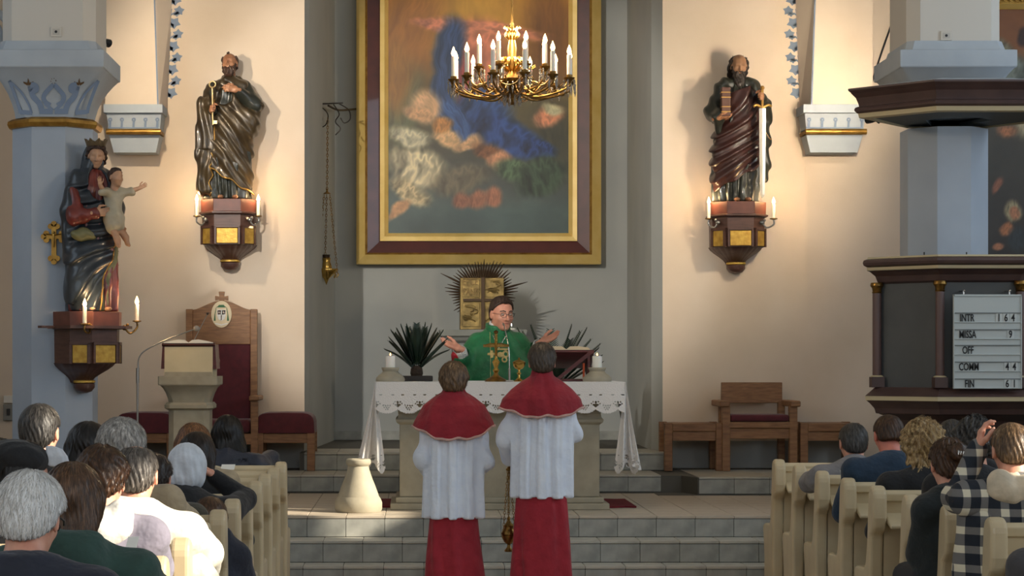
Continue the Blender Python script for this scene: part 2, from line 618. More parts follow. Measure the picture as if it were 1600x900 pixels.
columns = {}
for side, (cx, cy) in COLS.items():
    o = struct('column_' + side, MB().lathe((cx, cy, 0), [(0.40, 0.0), (0.40, 0.7), (0.348, 0.8), (0.348, ZR0)], 8, a0=PI / 8), M_BLUE)
    columns[side] = o
    if side == 'left':
        MB().lathe((cx, cy, 0), [(0.345, ZR0 - 0.005), (0.375, ZR0), (0.39, ZR0 + 0.03), (0.385, ZR0 + 0.055), (0.35, ZR1)], 8, a0=PI / 8).build('gilded_ring', M_GOLD, o)
    MB().loft([chsq(cx, cy, ZR1 + v * (ZC1 - ZR1), hw, 0.075 * (1 - v) + 0.02) for v, hw in FLARE]).build('capital', M_PALE, o, smooth=40)
    MB().loft([chsq(cx, cy, z, hw, 0.004) for z, hw in ((ZC1, 0.455), (ZC1 + 0.01, 0.46), (ZC1 + 0.135, 0.46), (ZC1 + 0.14, 0.44))]).build('abacus', M_PALE, o)
    MB().loft([chsq(cx, cy, z, hw, 0.05) for z, hw in ((4.044, 0.40), (4.125, 0.375), (4.126, 0.34))]).build('impost', M_PALE, o)
    MB().loft([chsq(cx, cy, z, 0.37, 0.09) for z in (4.126, ZT)]).build('arch_springer', mat('springer_plaster', (206, 200, 190), 0.9), o)
    for k in range(1):
        pass


def ribbon(mb, pts, w, fn):
    """a painted stroke w pixels wide through photo-pixel points, lying on the surface fn(px, py)"""
    pts = [Vector((p[0], p[1])) for p in pts]
    L = []
    for i, p in enumerate(pts):
        d = pts[min(i + 1, len(pts) - 1)] - pts[max(i - 1, 0)]
        n = Vector((-d.y, d.x)).normalized() * (w(i / (len(pts) - 1)) if callable(w) else w) / 2
        L.append((fn(*(p + n)), fn(*(p - n))))
    for (a, b), (c, d) in zip(L, L[1:]):
        mb.add([a, c, d, b], [(0, 1, 2, 3)])
    return mb


def arc(cx, cy, r, a0, a1, n=10, ry=None):
    return [(cx + r * math.cos(R(a0 + (a1 - a0) * i / n)), cy + (ry or r) * math.sin(R(a0 + (a1 - a0) * i / n))) for i in range(n + 1)]


def spline(pts, n=6):
    out = []
    P = [Vector(p) for p in pts]
    for i in range(len(P) - 1):
        p0, p1, p2, p3 = P[max(0, i - 1)], P[i], P[i + 1], P[min(len(P) - 1, i + 2)]
        for k in range(n):
            t = k / n
            out.append(0.5 * ((2 * p1) + (p2 - p0) * t + (2 * p0 - 5 * p1 + 4 * p2 - p3) * t * t + (3 * p1 - p0 - 3 * p2 + p3) * t ** 3))
    out.append(P[-1])
    return out


# painted tulip ornament on the front of the left capital
cx, cy = COLS['left']


def on_capital(px, py):
    D = cy - 0.35
    for _ in range(4):
        p = at(px, py, D)
        D = cy - flare_hw(p.z) - 0.004
    return at(px, py, D)


mb = MB()
q = lambda *a: [(x / 3.3333, y / 3.3333) for x, y in a]
for sgn in (1, -1):
    m = lambda pts: [(84 + sgn * (x - 84), y) for x, y in pts]
    ribbon(mb, m(spline(q((278, 440), (250, 470), (228, 500), (235, 530), (262, 548)))), 7, on_capital)
    ribbon(mb, m(spline(q((160, 440), (185, 448), (188, 470), (165, 470), (158, 450), (172, 500), (205, 540), (222, 585)))), 8.5, on_capital)
    ribbon(mb, m(spline(q((48, 420), (75, 490), (100, 560), (105, 590)))), 5, on_capital)
    ribbon(mb, m(spline(q((48, 420), (110, 480), (150, 545), (165, 590)))), 3.5, on_capital)
    ribbon(mb, m(q((205, 580), (275, 580))), 8.5, on_capital)
    ribbon(mb, m(q((235, 540), (275, 575))), 5, on_capital)
    ribbon(mb, m(q((105, 583), (168, 588))), 7, on_capital)
mb.build('tulip_ornament', M_ORN, columns['left'])
mb = MB()
for sgn in (1, -1):
    m = lambda pts: [(84 + sgn * (x - 84), y) for x, y in pts]
    ribbon(mb, m(q((146, 440), (125, 430), (122, 425))), lambda t: 4 * (1 - t) + .5, on_capital)
    ribbon(mb, m(q((146, 440), (148, 422), (146, 408))), lambda t: 4 * (1 - t) + .5, on_capital)
    ribbon(mb, m(q((146, 440), (168, 430), (174, 424))), lambda t: 4 * (1 - t) + .5, on_capital)
for k in range(7):
    px, py = 83.4 + 4 * math.cos(k), 126.5 + 4 * math.sin(k)
    ribbon(mb, [(px - .6, py), (px + .6, py)], 1.2, on_capital)
mb.build('flower_ornament', M_ORNB, columns['left'])


# ================================================================== corbels and vault responds on the chancel wall
def corbel(side, x0, x1, sgn):
    """x0..x1: pixel span of the top slab at the wall"""
    D = 18.6
    X0, X1 = at(x0, 0, D).x, at(x1, 0, D).x
    zz = lambda py: at(0, py, D).z
    cxm = (X0 + X1) / 2
    hw = (X1 - X0) / 2
    o = struct('trim_corbel_' + side, MB().box(X0, X1, 18.55, WALL_Y, zz(177), zz(164)), M_PALE)
    def blk(nm, y0, y1, h0, h1, m, yo=0.05):
        MB().loft([[(cxm - h, 18.55 + d, z), (cxm + h, 18.55 + d, z), (cxm + h, WALL_Y, z), (cxm - h, WALL_Y, z)] for z, h, d in ((zz(y1), h1, yo + (0.03 if h1 < h0 else 0)), (zz(y0), h0, yo))]).build(nm, m, o)
    blk('frieze', 177, 201, hw * 0.93, hw * 0.87, M_PALE)
    MB().tube([(cxm - hw * 0.93, 18.585, zz(206)), (cxm + hw * 0.93, 18.585, zz(206))], 0.026, 12).build('gilded_bar', M_GOLD, o, smooth=50)
    MB().box(cxm - hw * 0.9, cxm + hw * 0.9, 18.60, WALL_Y, zz(208), zz(203)).build('gilded_fillet', M_GOLD, o)
    blk('console', 210, 237, hw * 0.86, hw * 0.72, M_PALE, 0.09)
    orn = MB()
    for k in range(5):
        px = (x0 + x1) / 2 + (k - 2) * (x1 - x0) * 0.2
        if abs(k - 2) < 3:
            f = lambda a, b: at(a, b, 18.592)
            ribbon(orn, arc(px, 187, 2.2, 0, 360, 10), 2.4, f)
            ribbon(orn, [(px, 189), (px - .5, 199)], 3.4, f)
    f = lambda a, b: at(a, b, 18.592)
    ribbon(orn, [(x0 + 6, 199.5), (x1 - 8, 199.5)], 1.6, f)
    orn.build('frieze_ornament', M_ORN, o)
    # respond rising from the corbel: front face, a pale slanted strip on the nave side
    xa, xb = (x0 + 2, x1 - 8) if sgn > 0 else (x0 + 14, x1 + 6)
    Xa, Xb = at(xa, 0, D).x, at(xb, 0, D).x
    zt, zb = ZT, zz(164)
    dx = -0.045 * sgn
    rings = []
    for z, t in ((zb, 0.0), (zb + 1.0, 1.0), (zt, 3.5)):
        if sgn > 0:
            rings.append([(Xa, 18.58, z), (Xb - 0.035 * t, 18.58, z), (Xb - 0.03 * t + 0.012, 18.60, z), (Xb + 0.05 + 0.04 * t, WALL_Y, z), (Xa, WALL_Y, z)])
        else:
            rings.append([(Xa + 0.035 * t, 18.58, z), (Xb, 18.58, z), (Xb, WALL_Y, z), (Xa - 0.05 - 0.04 * t, WALL_Y, z), (Xa + 0.03 * t - 0.012, 18.60, z)])
    MB().loft(rings).build('vault_respond', M_BEIGE, o)
    f2 = lambda a, b: at(a, b, 18.572)
    ln = MB()
    if sgn > 0:
        ribbon(ln, [(xb - 0.3, 164), (xb - 6.3, -20)], 2.2, f2)
    else:
        ribbon(ln, [(xa + 0.3, 164), (xa + 6.3, -20)], 2.2, f2)
    ln.build('painted_line', M_ORN, o)
    return o


corbel('left', 163, 255, 1)
corbel('right', 1254, 1357, -1)


# painted leaf border on the chancel wall beside each respond
def leaf_border(side, base, wall, sgn):
    mb = MB()
    f = lambda a, b: at(a, b, WALL_Y - 0.004)
    edge = lambda y: base(y)
    ribbon(mb, [(edge(y), y) for y in range(-40, 160, 10)], 1.1, f)
    def leaf(cx, cy, s, rot):
        pts = []
        for k in range(10):
            a = 2 * PI * k / 10 + rot
            r = s * 1.28 * (1.0 if k % 2 == 0 else 0.62)
            pts.append(f(cx + r * math.cos(a), cy + r * math.sin(a) * 0.9))
        mb.add(pts, [tuple(range(10))])
    y = 147
    k = 0
    while y > -40:
        e = edge(y)
        if k % 2 == 0:
            leaf(e + sgn * 9, y - 2, 8.5, 0.3)
            leaf(e + sgn * 5, y + 2, 4, 0.8)
        else:
            leaf(e + sgn * 16, y - 3, 7, 1.0)
            leaf(e + sgn * 12, y + 2, 4.5, 0.2)
            ribbon(mb, [(e + sgn * 1, y + 6), (e + sgn * 7, y + 1), (e + sgn * 12, y + 3)], 2.4, f)
            ribbon(mb, [(e + sgn * 2, y + 3), (e + sgn * 5, y - 6)], lambda t: 3.5 * (1 - t) + 0.6, f)
        y -= 18.2
        k += 1
    mb.build('painted_leaf_border', M_ORN, wall)


leaf_border('left', lambda y: 258 + (150 - y) * 0.045, wbl, 1)
leaf_border('right', lambda y: 1253.5 - (150 - y) * 0.045, wbr, -1)

# small arch fragment of the left aisle, its moulded foot at the picture edge
mb = MB()
pts = [at(-30, 22, 17.6), at(-4, 20, 17.6), at(14, 40, 17.6), at(20, 75, 17.6)]
mb.tube(spline(pts, 5), 0.035, 8)
mb.tube(spline([p + Vector((-0.09, 0, -0.03)) for p in pts], 5), 0.03, 8)
mb.box(at(14, 0, 17.6).x, at(28, 0, 17.6).x, 17.5, 17.7, at(0, 66, 17.6).z, at(0, 54, 17.6).z)
struct('trim_arch_left', mb, M_PALE, smooth=50)

# ------------------------------------------------------------------ small fittings
def switch_plate(label, px, py, D, w, h, n_dot=1):
    p = at(px, py, D)
    t = thing('wall_socket', label, 'socket', p)
    MB().box(p.x - w / 2, p.x + w / 2, p.y - 0.012, p.y + 0.002, p.z - h / 2, p.z + h / 2, 0.004).build('plate', mat('ivory_plastic', (205, 198, 186), 0.5), t)
    MB().lathe((0, 0, 0), [(0.011, 0), (0.011, 0.004)], 12).v
    d = MB()
    d.prism([(p.x + 0.011 * math.cos(a * PI / 6) * 1, p.z + 0.011 * math.sin(a * PI / 6)) for a in range(12)], 0.006, 'y', p.y - 0.016)
    d.build('socket_hole', M_BLACK, t)
    r = MB().box(p.x - w * 0.32, p.x + w * 0.32, p.y - 0.0145, p.y - 0.01, p.z - h * 0.3, p.z + h * 0.3, 0.002).build('insert', mat('ivory_plastic_insert', (188, 182, 172), 0.5), t)
    return t


switch_plate('ivory wall socket above the left blue column with painted tulip capital', 88, 50, 16.18, 0.085, 0.08)
switch_plate('ivory wall socket on the pier above the brown pulpit canopy', 1478, 56, 16.18, 0.09, 0.075)
p = at(14, 640, 18.9)
t = thing('switch_box', 'grey switch box on the aisle wall behind the left column', 'switch', p)
MB().box(p.x - 0.045, p.x + 0.045, p.y - 0.05, p.y, p.z - 0.10, p.z + 0.05, 0.006).build('housing', mat('grey_plastic', (120, 116, 108), 0.5), t)
MB().box(p.x - 0.045, p.x + 0.045, p.y - 0.03, p.y, p.z + 0.06, p.z + 0.13, 0.005).build('cover_plate', mat('ivory_plastic', (205, 198, 186), 0.5), t)
MB().box(p.x - 0.01, p.x + 0.02, p.y - 0.065, p.y - 0.045, p.z - 0.05, p.z + 0.01, 0.004).build('rocker', M_BLACK, t)
# ================================================================== pews
PEW_H = 0.93


def arcp(cx, cz, r, a0, a1, n=6):
    return [(cx + r * math.cos(R(a0 + (a1 - a0) * i / n)), cz + r * math.sin(R(a0 + (a1 - a0) * i / n))) for i in range(n + 1)]


# side outline of a pew end (depth towards the altar, height): rounded ear, neck, seat arm with round nose
END = [(0.03, 0.0), (0.035, 0.45), (0.015, 0.66), (-0.045, 0.70), (-0.065, 0.76)] + arcp(-0.0, 0.865, 0.066, 180, 20, 8) + \
      [(0.075, 0.80), (0.085, 0.72), (0.10, 0.62), (0.13, 0.52), (0.17, 0.475)] + arcp(0.37, 0.425, 0.045, 90, -40, 6) + [(0.385, 0.33), (0.36, 0.22), (0.37, 0.0)]


def make_pew(x0, x1, inner):
    """origin: aisle end at the floor below the seat back; extends from x0 to x1 along x"""
    t = thing('pew', None, 'pew')
    L = x1 - x0
    for xe in (x0, x1):
        th = 0.075
        a = xe - th / 2
        MB().prism(END, th, 'x', a).build('end_panel', M_PEW, t, local=True, bevel=0.018, seg=3)
    a, b = x0 + 0.04, x1 - 0.04
    MB().prism([(0.05, 0.10), (0.07, 0.10), (0.045, 0.86), (0.025, 0.86)], b - a, 'x', a).build('back_panel', M_PEW, t, local=True)
    MB().prism([(0.005, 0.845), (0.065, 0.845), (0.065, 0.90), (0.02, 0.905), (0.0, 0.885)], b - a, 'x', a).build('top_rail', M_PEW, t, local=True, bevel=0.006)
    led = [(0.05, 0.79), (-0.11, 0.735), (-0.128, 0.725), (-0.125, 0.705), (0.05, 0.755)]
    MB().prism(led, b - a, 'x', a).build('book_ledge', M_PEW, t, local=True, bevel=0.008)
    MB().prism([(0.06, 0.42), (0.40, 0.435), (0.41, 0.45), (0.40, 0.462), (0.06, 0.447)], b - a, 'x', a).build('seat', M_PEW, t, local=True, bevel=0.005)
    MB().prism([(-0.16, 0.15), (-0.02, 0.165), (-0.02, 0.185), (-0.16, 0.17)], b - a, 'x', a).build('kneeler', M_PEW, t, local=True)
    return t


LEFT_Y = [13.5 - 0.727 * k for k in range(10)]
RIGHT_Y = [13.85 - 0.736 * k for k in range(8)]
ORD = ['first', 'second', 'third', 'fourth', 'fifth', 'sixth', 'seventh', 'eighth', 'ninth', 'tenth']
pl_ = make_pew(-4.3, -0.868, 1)
for k, y in enumerate(LEFT_Y):
    o = pl_ if k == 0 else copy_tree(pl_)
    o.location = (0, y, 0)
    tag(o, 'cream painted pew left of the aisle, %s row counted from the altar steps' % ORD[k], 'pew', 'pews left of the aisle')
pr_ = make_pew(2.475, 5.7, -1)
for k, y in enumerate(RIGHT_Y):
    o = pr_ if k == 0 else copy_tree(pr_)
    o.location = (0, y, 0)
    tag(o, 'cream painted pew right of the aisle, %s row counted from the altar steps' % ORD[k], 'pew', 'pews right of the aisle')

# ================================================================== altar
AX = 0.66
t = thing('altar', 'pale stone altar table with moulded pillars under the white lace cloth', 'altar', (AX, 15.9, 0.465))
MB().box(AX - 0.83, AX + 0.83, 15.5, 16.32, 0.466, 0.515, 0.006).build('plinth', M_STONE, t)
MB().box(AX - 0.79, AX + 0.79, 15.53, 16.29, 0.515, 0.56, 0.01).build('plinth_step', M_STONE, t)
MB().box(AX - 0.56, AX + 0.56, 15.62, 16.2, 0.56, 1.36).build('front_panel', M_STONE, t)
for sx in (-1, 1):
    c = AX + sx * 0.66
    MB().box(c - 0.10, c + 0.10, 15.57, 16.25, 0.56, 1.13, 0.008).build('pillar', M_STONE, t)
    MB().loft([[(c - h, 15.57 - e, z), (c + h, 15.57 - e, z), (c + h, 16.25 + e, z), (c - h, 16.25 + e, z)] for z, h, e in
               ((1.11, .10, 0), (1.13, .125, .025), (1.15, .13, .03), (1.165, .115, .015), (1.19, .11, .01), (1.28, .12, .02), (1.345, .15, .05))]).build('pillar_capital', M_STONE, t)
MB().box(AX - 0.92, AX + 0.92, 15.47, 16.38, 1.345, 1.432, 0.008).build('altar_slab', M_STONE, t)


# ------------------------------------------------------------------ lace cloth: real holes, scalloped hem
def lace_keep(u, v, hem, P=0.166):
    """u along the hem, v up from the hem line; True where there is thread"""
    k = (u / P) % 1.0 - 0.5
    scal = 0.032 * (1 - (2 * abs(k)) ** 2.2) + 0.006 * abs(math.sin(u * 2 * PI / 0.0138))
    vv = v + scal - 0.0
    if vv < 0.0:
        return False
    for (du, dv, r) in ((-0.026, 0.058, 0.0065), (-0.009, 0.058, 0.0065), (0.009, 0.058, 0.0065), (0.026, 0.058, 0.0065), (-0.017, 0.043, 0.006), (0.0, 0.043, 0.006), (0.017, 0.043, 0.006), (-0.008, 0.030, 0.0055), (0.008, 0.03, 0.0055)):
        if ((k * P - du) ** 2 + (vv - dv - 0.0) ** 2) < r * r:
            return False
    k2 = ((u / P + 0.5) % 1.0) - 0.5
    for (du, dv, r) in ((0, 0.045, 0.014), (-0.016, 0.05, 0.008), (0.016, 0.05, 0.008), (0, 0.068, 0.009), (-0.02, 0.072, 0.006), (0.02, 0.072, 0.006), (-0.032, 0.058, 0.0055), (0.032, 0.058, 0.0055)):
        if ((k2 * P - du) ** 2 + (v - dv + 0.02) ** 2) < r * r:
            return False
    for (du, dv, rx, ry) in ((-0.045, 0.105, 0.012, 0.005), (0.045, 0.105, 0.012, 0.005)):
        if ((k * P - du) / rx) ** 2 + ((v - dv) / ry) ** 2 < 1:
            return False
    return True


def lace_panel(fn, W, H, step, band):
    """fn(u, v) -> point; u 0..W, v 0 (hem) .. H (top); open-work below v = band"""
    nu = int(W / step)
    v0 = -0.036
    nv = int((H - v0) / step)
    vid = {}
    vs, fs = [], []
    def vert(i, j):
        if (i, j) not in vid:
            vid[(i, j)] = len(vs)
            vs.append(fn(i * W / nu, v0 + j * (H - v0) / nv))
        return vid[(i, j)]
    jb = int((band - v0) / step) + 1
    for i in range(nu):
        for j in range(jb):
            if lace_keep((i + .5) * W / nu, v0 + (j + .5) * (H - v0) / nv, 0):
                fs.append((vert(i, j), vert(i + 1, j), vert(i + 1, j + 1), vert(i, j + 1)))
    for i in range(0, nu):
        js = list(range(jb, nv, 6))
        for a, b in zip(js, js[1:] + [nv]):
            fs.append((vert(i, a), vert(i + 1, a), vert(i + 1, b), vert(i, b)))
    return vs, fs


M_LINEN = mat('white_linen', (236, 234, 232), 0.85, bump=0.12, bscale=180)
M_LACE = mat('white_lace', (232, 228, 224), 0.9, bump=0.5, bscale=120)
cl = thing('altar_cloth', 'white linen altar cloth with a scalloped lace hem hanging over the altar edges', 'tablecloth', (AX, 15.9, 1.432))
ZS = 1.437
XL, XR, YF, YB = AX - 0.94, AX + 0.94, 15.455, 16.40
MB().box(XL, XR, YF, YB, 1.4325, ZS, 0.002).build('cloth_top', M_LINEN, cl)
hb = 1.235


def front(u, v):
    z = hb + v
    w = (ZS - z) / 0.2
    return (XL + u, YF - 0.004 - 0.012 * w * (0.6 + 0.4 * math.sin(u * 11)) , z)


vs, fs = lace_panel(front, XR - XL, ZS - hb, 0.0042, 0.125)
o = MB().add(vs, fs).build('lace_front', M_LACE, cl)
sm = o.modifiers.new('thick', 'SOLIDIFY'); sm.thickness = 0.0015


def flap(sgn):
    Xe = XL if sgn < 0 else XR
    W = 0.94
    hz = 0.80
    def fn(u, v):
        # u from front corner backwards; the free front corner hangs lower and swings outwards
        t = u / W
        zt = ZS
        H = ZS - hz
        s = max(0.0, (H - v) / H)
        drop = H * s
        x = Xe + sgn * (0.004 + 0.10 * s + 0.03 * s * math.sin(u * 9 + 1))
        y = YF + 0.02 * s + u * (1 - 0.22 * s) + 0.03 * s * math.sin(u * 14 + 0.7)
        x += sgn * (-0.07) * s * max(0, 1 - t * 6) + (sgn * 0.03 * s * math.sin(u * 21))
        return (x, y, zt - drop)
    vs, fs = lace_panel(fn, W, ZS - hz, 0.0060, 0.14)
    o = MB().add(vs, fs).build('side_drop', M_LACE, cl)
    sm = o.modifiers.new('thick', 'SOLIDIFY'); sm.thickness = 0.0015
    for p in o.data.polygons:
        p.use_smooth = True


flap(-1)
flap(1)


# the lace-edged corner folds that hang from the two front corners, seen from the nave
def corner_fold(sgn):
    Xe = XL if sgn < 0 else XR
    W = 0.34
    def fn(u, v):
        t = u / W
        H = ZS - 0.80
        s = max(0.0, (H - v) / H)
        x = Xe + sgn * (0.135 * s * (1 - t) * 0.95 - 0.02 * s - 0.045 * s * t + 0.0) + sgn * 0.005
        if t > 0.5:
            x -= sgn * 0.012 * s
        y = YF - 0.008 + 0.10 * s * abs(math.sin(t * PI * 1.5)) + 0.03 * (1 - t) * s
        return (x, y, ZS - H * s - 0.03 * s * math.sin(t * 9))
    vs, fs = lace_panel(fn, W, ZS - 0.80, 0.0055, 0.16)
    o = MB().add(vs, fs).build('corner_fold', M_LACE, cl)
    sm = o.modifiers.new('thick', 'SOLIDIFY'); sm.thickness = 0.0015
    for p in o.data.polygons:
        p.use_smooth = True


corner_fold(-1)
corner_fold(1)

# red runner under the altar, its ragged edges showing at both sides
M_REDRUG = mat('red_carpet', (120, 24, 36), 0.95, c2=(98, 18, 30), scale=30, bump=0.3, bscale=300)
mb = MB()
n = 24
top, bot = [], []
for i in range(n + 1):
    x = -0.30 + i * (2.02 / n)
    top.append((x, 16.62 + 0.02 * math.sin(i * 2.1)))
    bot.append((x, 15.74 + 0.03 * math.sin(i * 1.7)))
mb.prism(bot + top[::-1], 0.012, 'z', 0.466)
tag(mb.build('carpet', M_REDRUG), 'dark red carpet lying under the stone altar, edges showing either side', 'carpet')

# ------------------------------------------------------------------ round stone candle stand left of the altar
c = at(560, 797, 15.35)
t = thing('stone_stand', 'flared round cream stone stand on the floor left of the altar', 'stand', (c.x, 15.35, 0.465))
MB().lathe((c.x, 15.35, 0.466), [(0.168, 0), (0.178, .02), (0.178, .07), (0.168, .095), (0.155, .115)], 40).build('base', M_STONE, t, smooth=35)
MB().lathe((c.x, 15.35, 0.466), [(0.155, .11), (0.15, .13), (0.128, .19), (0.104, .25), (0.084, .31), (0.076, .345)], 40).build('shaft', M_STONE, t, smooth=35)
MB().lathe((c.x, 15.35, 0.466), [(0.076, .34), (0.088, .352), (0.095, .366), (0.093, .385), (0.084, .395), (0.05, .395), (0.045, .38)], 40).build('rim', M_STONE, t, smooth=35)
TZ = ZS + 0.0005


# ------------------------------------------------------------------ things on the altar
M_WAX = mat('white_wax', (240, 236, 228), 0.5, sss=0.3)
M_FLAME = mat('candle_flame', (255, 190, 90), 0.5, emit=(255, 190, 90), estr=14)
M_BULB = mat('lit_candle_bulb', (255, 220, 160), 0.5, emit=(255, 214, 150), estr=9)


def flame(mb, x, y, z, r, h):
    mb.lathe((x, y, z), [(r * .3, 0), (r * .8, h * .15), (r, h * .32), (r * .8, h * .55), (r * .4, h * .8), (r * .08, h)], 10)


for px, lab in ((610, 'short white pillar candle in a turned stone holder, left end of the altar'), (933, 'short white pillar candle in a turned stone holder, right end of the altar')):
    c = at(px, 597, 15.72)
    t = thing('candle_holder', lab, 'candle', (c.x, 15.72, TZ), 'candles on the altar')
    MB().lathe((c.x, 15.72, TZ), [(.108, 0), (.112, .012), (.108, .03), (.088, .05), (.066, .066), (.058, .078), (.064, .09), (.068, .10), (.066, .108), (.03, .108)], 36).build('stone_base', M_STONE, t, smooth=40)
    MB().lathe((c.x, 15.72, TZ), [(.037, .108), (.037, .19), (.034, .195), (.01, .19)], 28).build('candle', M_WAX, t, smooth=50)
    MB().tube([(c.x, 15.72, TZ + .188), (c.x + .001, 15.72, TZ + .203)], .0015, 6).build('wick', M_BLACK, t)
    mb = MB(); flame(mb, c.x, 15.72, TZ + .198, .005, .022); mb.build('flame', M_FLAME, t, smooth=60)

M_LEAF = mat('dark_cycad_leaf', (26, 50, 34), 0.45, c2=(14, 32, 22), scale=9)
M_POT = mat('dark_pot', (38, 34, 32), 0.7)


def frond(mb, base, d, L, bend, w, n=30):
    """a pinnate frond from base, leaning towards unit direction d, with paired stiff leaflets"""
    pts = []
    p = Vector(base)
    dirv = Vector(d).normalized()
    for i in range(n + 1):
        pts.append(p.copy())
        dirv = (dirv + Vector((0, 0, -bend / n))).normalized()
        p = p + dirv * (L / n)
    mb.tube(pts, 0.004, 5, 0.0015)
    for i in range(4, n + 1):
        t = (pts[min(i + 1, n)] - pts[i - 1]).normalized()
        side = t.cross(Vector((0, 0, 1)))
        if side.length < 0.15:
            side = t.cross(Vector((0.2, 1, 0)))
        side.normalize()
        nn = side.cross(t)
        f = i / n
        ll = w * (0.45 + 0.55 * math.sin(PI * min(1, 0.12 + f * 0.9)))
        for sg in (-1, 1):
            tip = pts[i] + (t * 0.62 + side * sg * 0.8 + nn * 0.15).normalized() * ll
            a = pts[i] + t * 0.010
            b = pts[i] - t * 0.006
            m = (pts[i] + tip) / 2 + nn * 0.004
            mb.add([a, b, tip, m + t * 0.0085, m - t * 0.0055], [(0, 1, 4, 3), (3, 4, 2)])


def palm(label, base, fr, pot):
    t = thing('cycad_palm', label, 'plant', base, 'palms behind the altar')
    x, y, z = base
    if pot == 'tray':
        MB().box(x - .125, x + .125, y - .11, y + .11, z, z + .042, .006).build('pot', M_POT, t)
        zb = z + .04
    else:
        MB().lathe((x, y, z), [(.13, 0), (.14, .02), (.10, .06), (.11, .5), (.15, .68), (.16, .70), (.14, .70), (.12, .66)], 24).build('pot', M_POT, t, smooth=40)
        zb = z + .68
    MB().lathe((x, y, zb - .01), [(.04, 0), (.05, .03), (.045, .07), (.02, .09)], 12).build('stem', mat('cycad_trunk', (52, 40, 30), 0.9, bump=.6, bscale=80), t)
    for k, (ang, lean, L, bend) in enumerate(fr):
        d = Vector((math.cos(R(ang)) * math.sin(R(lean)), math.sin(R(ang)) * math.sin(R(lean)), math.cos(R(lean))))
        mb = MB()
        frond(mb, (x + d.x * .03, y + d.y * .03, zb + .05), d, L, bend, 0.085 if pot == 'tray' else 0.115)
        mb.build('frond', M_LEAF, t)
    return t


c = at(651, 592, 15.95)
palm('dark green cycad with upright fronds in a flat black pot, left on the altar', (c.x, 15.95, TZ),
     [(180, 36, .31, .15), (0, 38, .32, .25), (170, 24, .34, .1), (10, 24, .34, .1), (185, 12, .35, .05), (0, 10, .36, .05), (90, 14, .36, .1), (270, 10, .31, .1), (175, 44, .27, .5), (5, 45, .27, .5),
      (150, 30, .33, .2), (30, 30, .33, .2), (200, 42, .29, .1), (340, 44, .29, .1), (120, 20, .34, .1), (60, 20, .34, .1), (178, 30, .35, .1), (3, 31, .35, .1), (181, 18, .36, .05), (2, 17, .36, .05)], 'tray')

# ================================================================== tabernacle stele with the sunburst
SX = at(754, 0, 20.4).x
t = thing('tabernacle_stele', 'grey stone pillar with moulded shelf behind the altar, carrying the tabernacle', 'pillar', (SX, 20.5, 0.77))
M_STELE = mat('grey_stele_stone', (138, 140, 134), 0.8, c2=(126, 128, 123), scale=6)
MB().box(SX - .30, SX + .30, 20.25, 20.8, .772, 1.80).build('shaft', M_STELE, t)
MB().loft([[(SX - h, 20.25 - d, z), (SX + h, 20.25 - d, z), (SX + h, 20.8 + d, z), (SX - h, 20.8 + d, z)] for z, h, d in ((1.78, .33, .02), (1.80, .37, .05), (1.83, .39, .07), (1.845, .42, .1), (1.90, .43, .11), (1.905, .43, .11))]).build('shelf', M_STELE, t)
M_BRONZE = mat('tabernacle_bronze', (148, 126, 78), 0.42, metal=0.75, c2=(100, 84, 52), scale=16, bump=0.25, bscale=24)
M_DARKBR = mat('dark_bronze', (72, 56, 40), 0.5, metal=0.6)
tb = thing('tabernacle', 'square bronze tabernacle with relief panels, cross bars and spiky sunburst', 'tabernacle', (SX, 20.5, 1.906))
yT = 20.28
zT0, zT1 = 1.906, at(0, 434, yT).z
xa, xb = at(719, 0, yT).x, at(787.5, 0, yT).x
xm = at(754.5, 0, yT).x
MB().box(xa, xb, yT, yT + .35, zT0, zT1, .006).build('case', M_BRONZE, tb)
MB().box(xm - .018, xm + .018, yT - .03, yT + .01, zT0, zT1 + .004, .003).build('cross_upright', M_DARKBR, tb)
zm = at(0, 469, yT).z
MB().box(xa + .03, xb - .03, yT - .026, yT + .01, zm - .014, zm + .014, .003).build('cross_bar', M_DARKBR, tb)
for nm, (x0, x1, z0, z1) in {'a': (xa + .02, xm - .03, zm + .03, zT1 - .02), 'b': (xm + .03, xb - .02, zm + .03, zT1 - .02), 'c': (xa + .02, xm - .03, zT0 + .03, zm - .03), 'd': (xm + .03, xb - .02, zT0 + .03, zm - .03)}.items():
    o = MB().box(x0, x1, yT - .006, yT + .01, z0, z1, .003).build('relief_panel', M_BRONZE, tb)
    if nm == 'a':
        for j, (tx, zz) in enumerate((('ECCE', z0 + .12), ('PANIS', z0 + .02))):
            me = text_mesh(tx, .10, .006, .62, 'LEFT')
            me.transform(Matrix.Translation((x0 - SX + .005, yT - .010 - 20.5, zz - 1.906)) @ Matrix.Rotation(PI / 2, 4, 'X'))
            l = link('lettering', me, mat('raised_letter_bronze', (112, 90, 54), .4, metal=.7), o)
    else:
        mb = MB()
        random.seed(ord(nm))
        for k in range(7):
            cx_, cz_ = (x0 + x1) / 2 + random.uniform(-.04, .04), z0 + (z1 - z0) * (.2 + .1 * k)
            mb.tube([Vector((cx_ + .05 * math.cos(a / 2 + k), yT - .008, cz_ + .02 * math.sin(a / 2 + k) + .01 * a / 6)) for a in range(8)], .007, 6)
        mb.build('relief_scroll', M_BRONZE, o, smooth=50)
random.seed(11)
cz = at(0, 458, yT).z
nR = 46
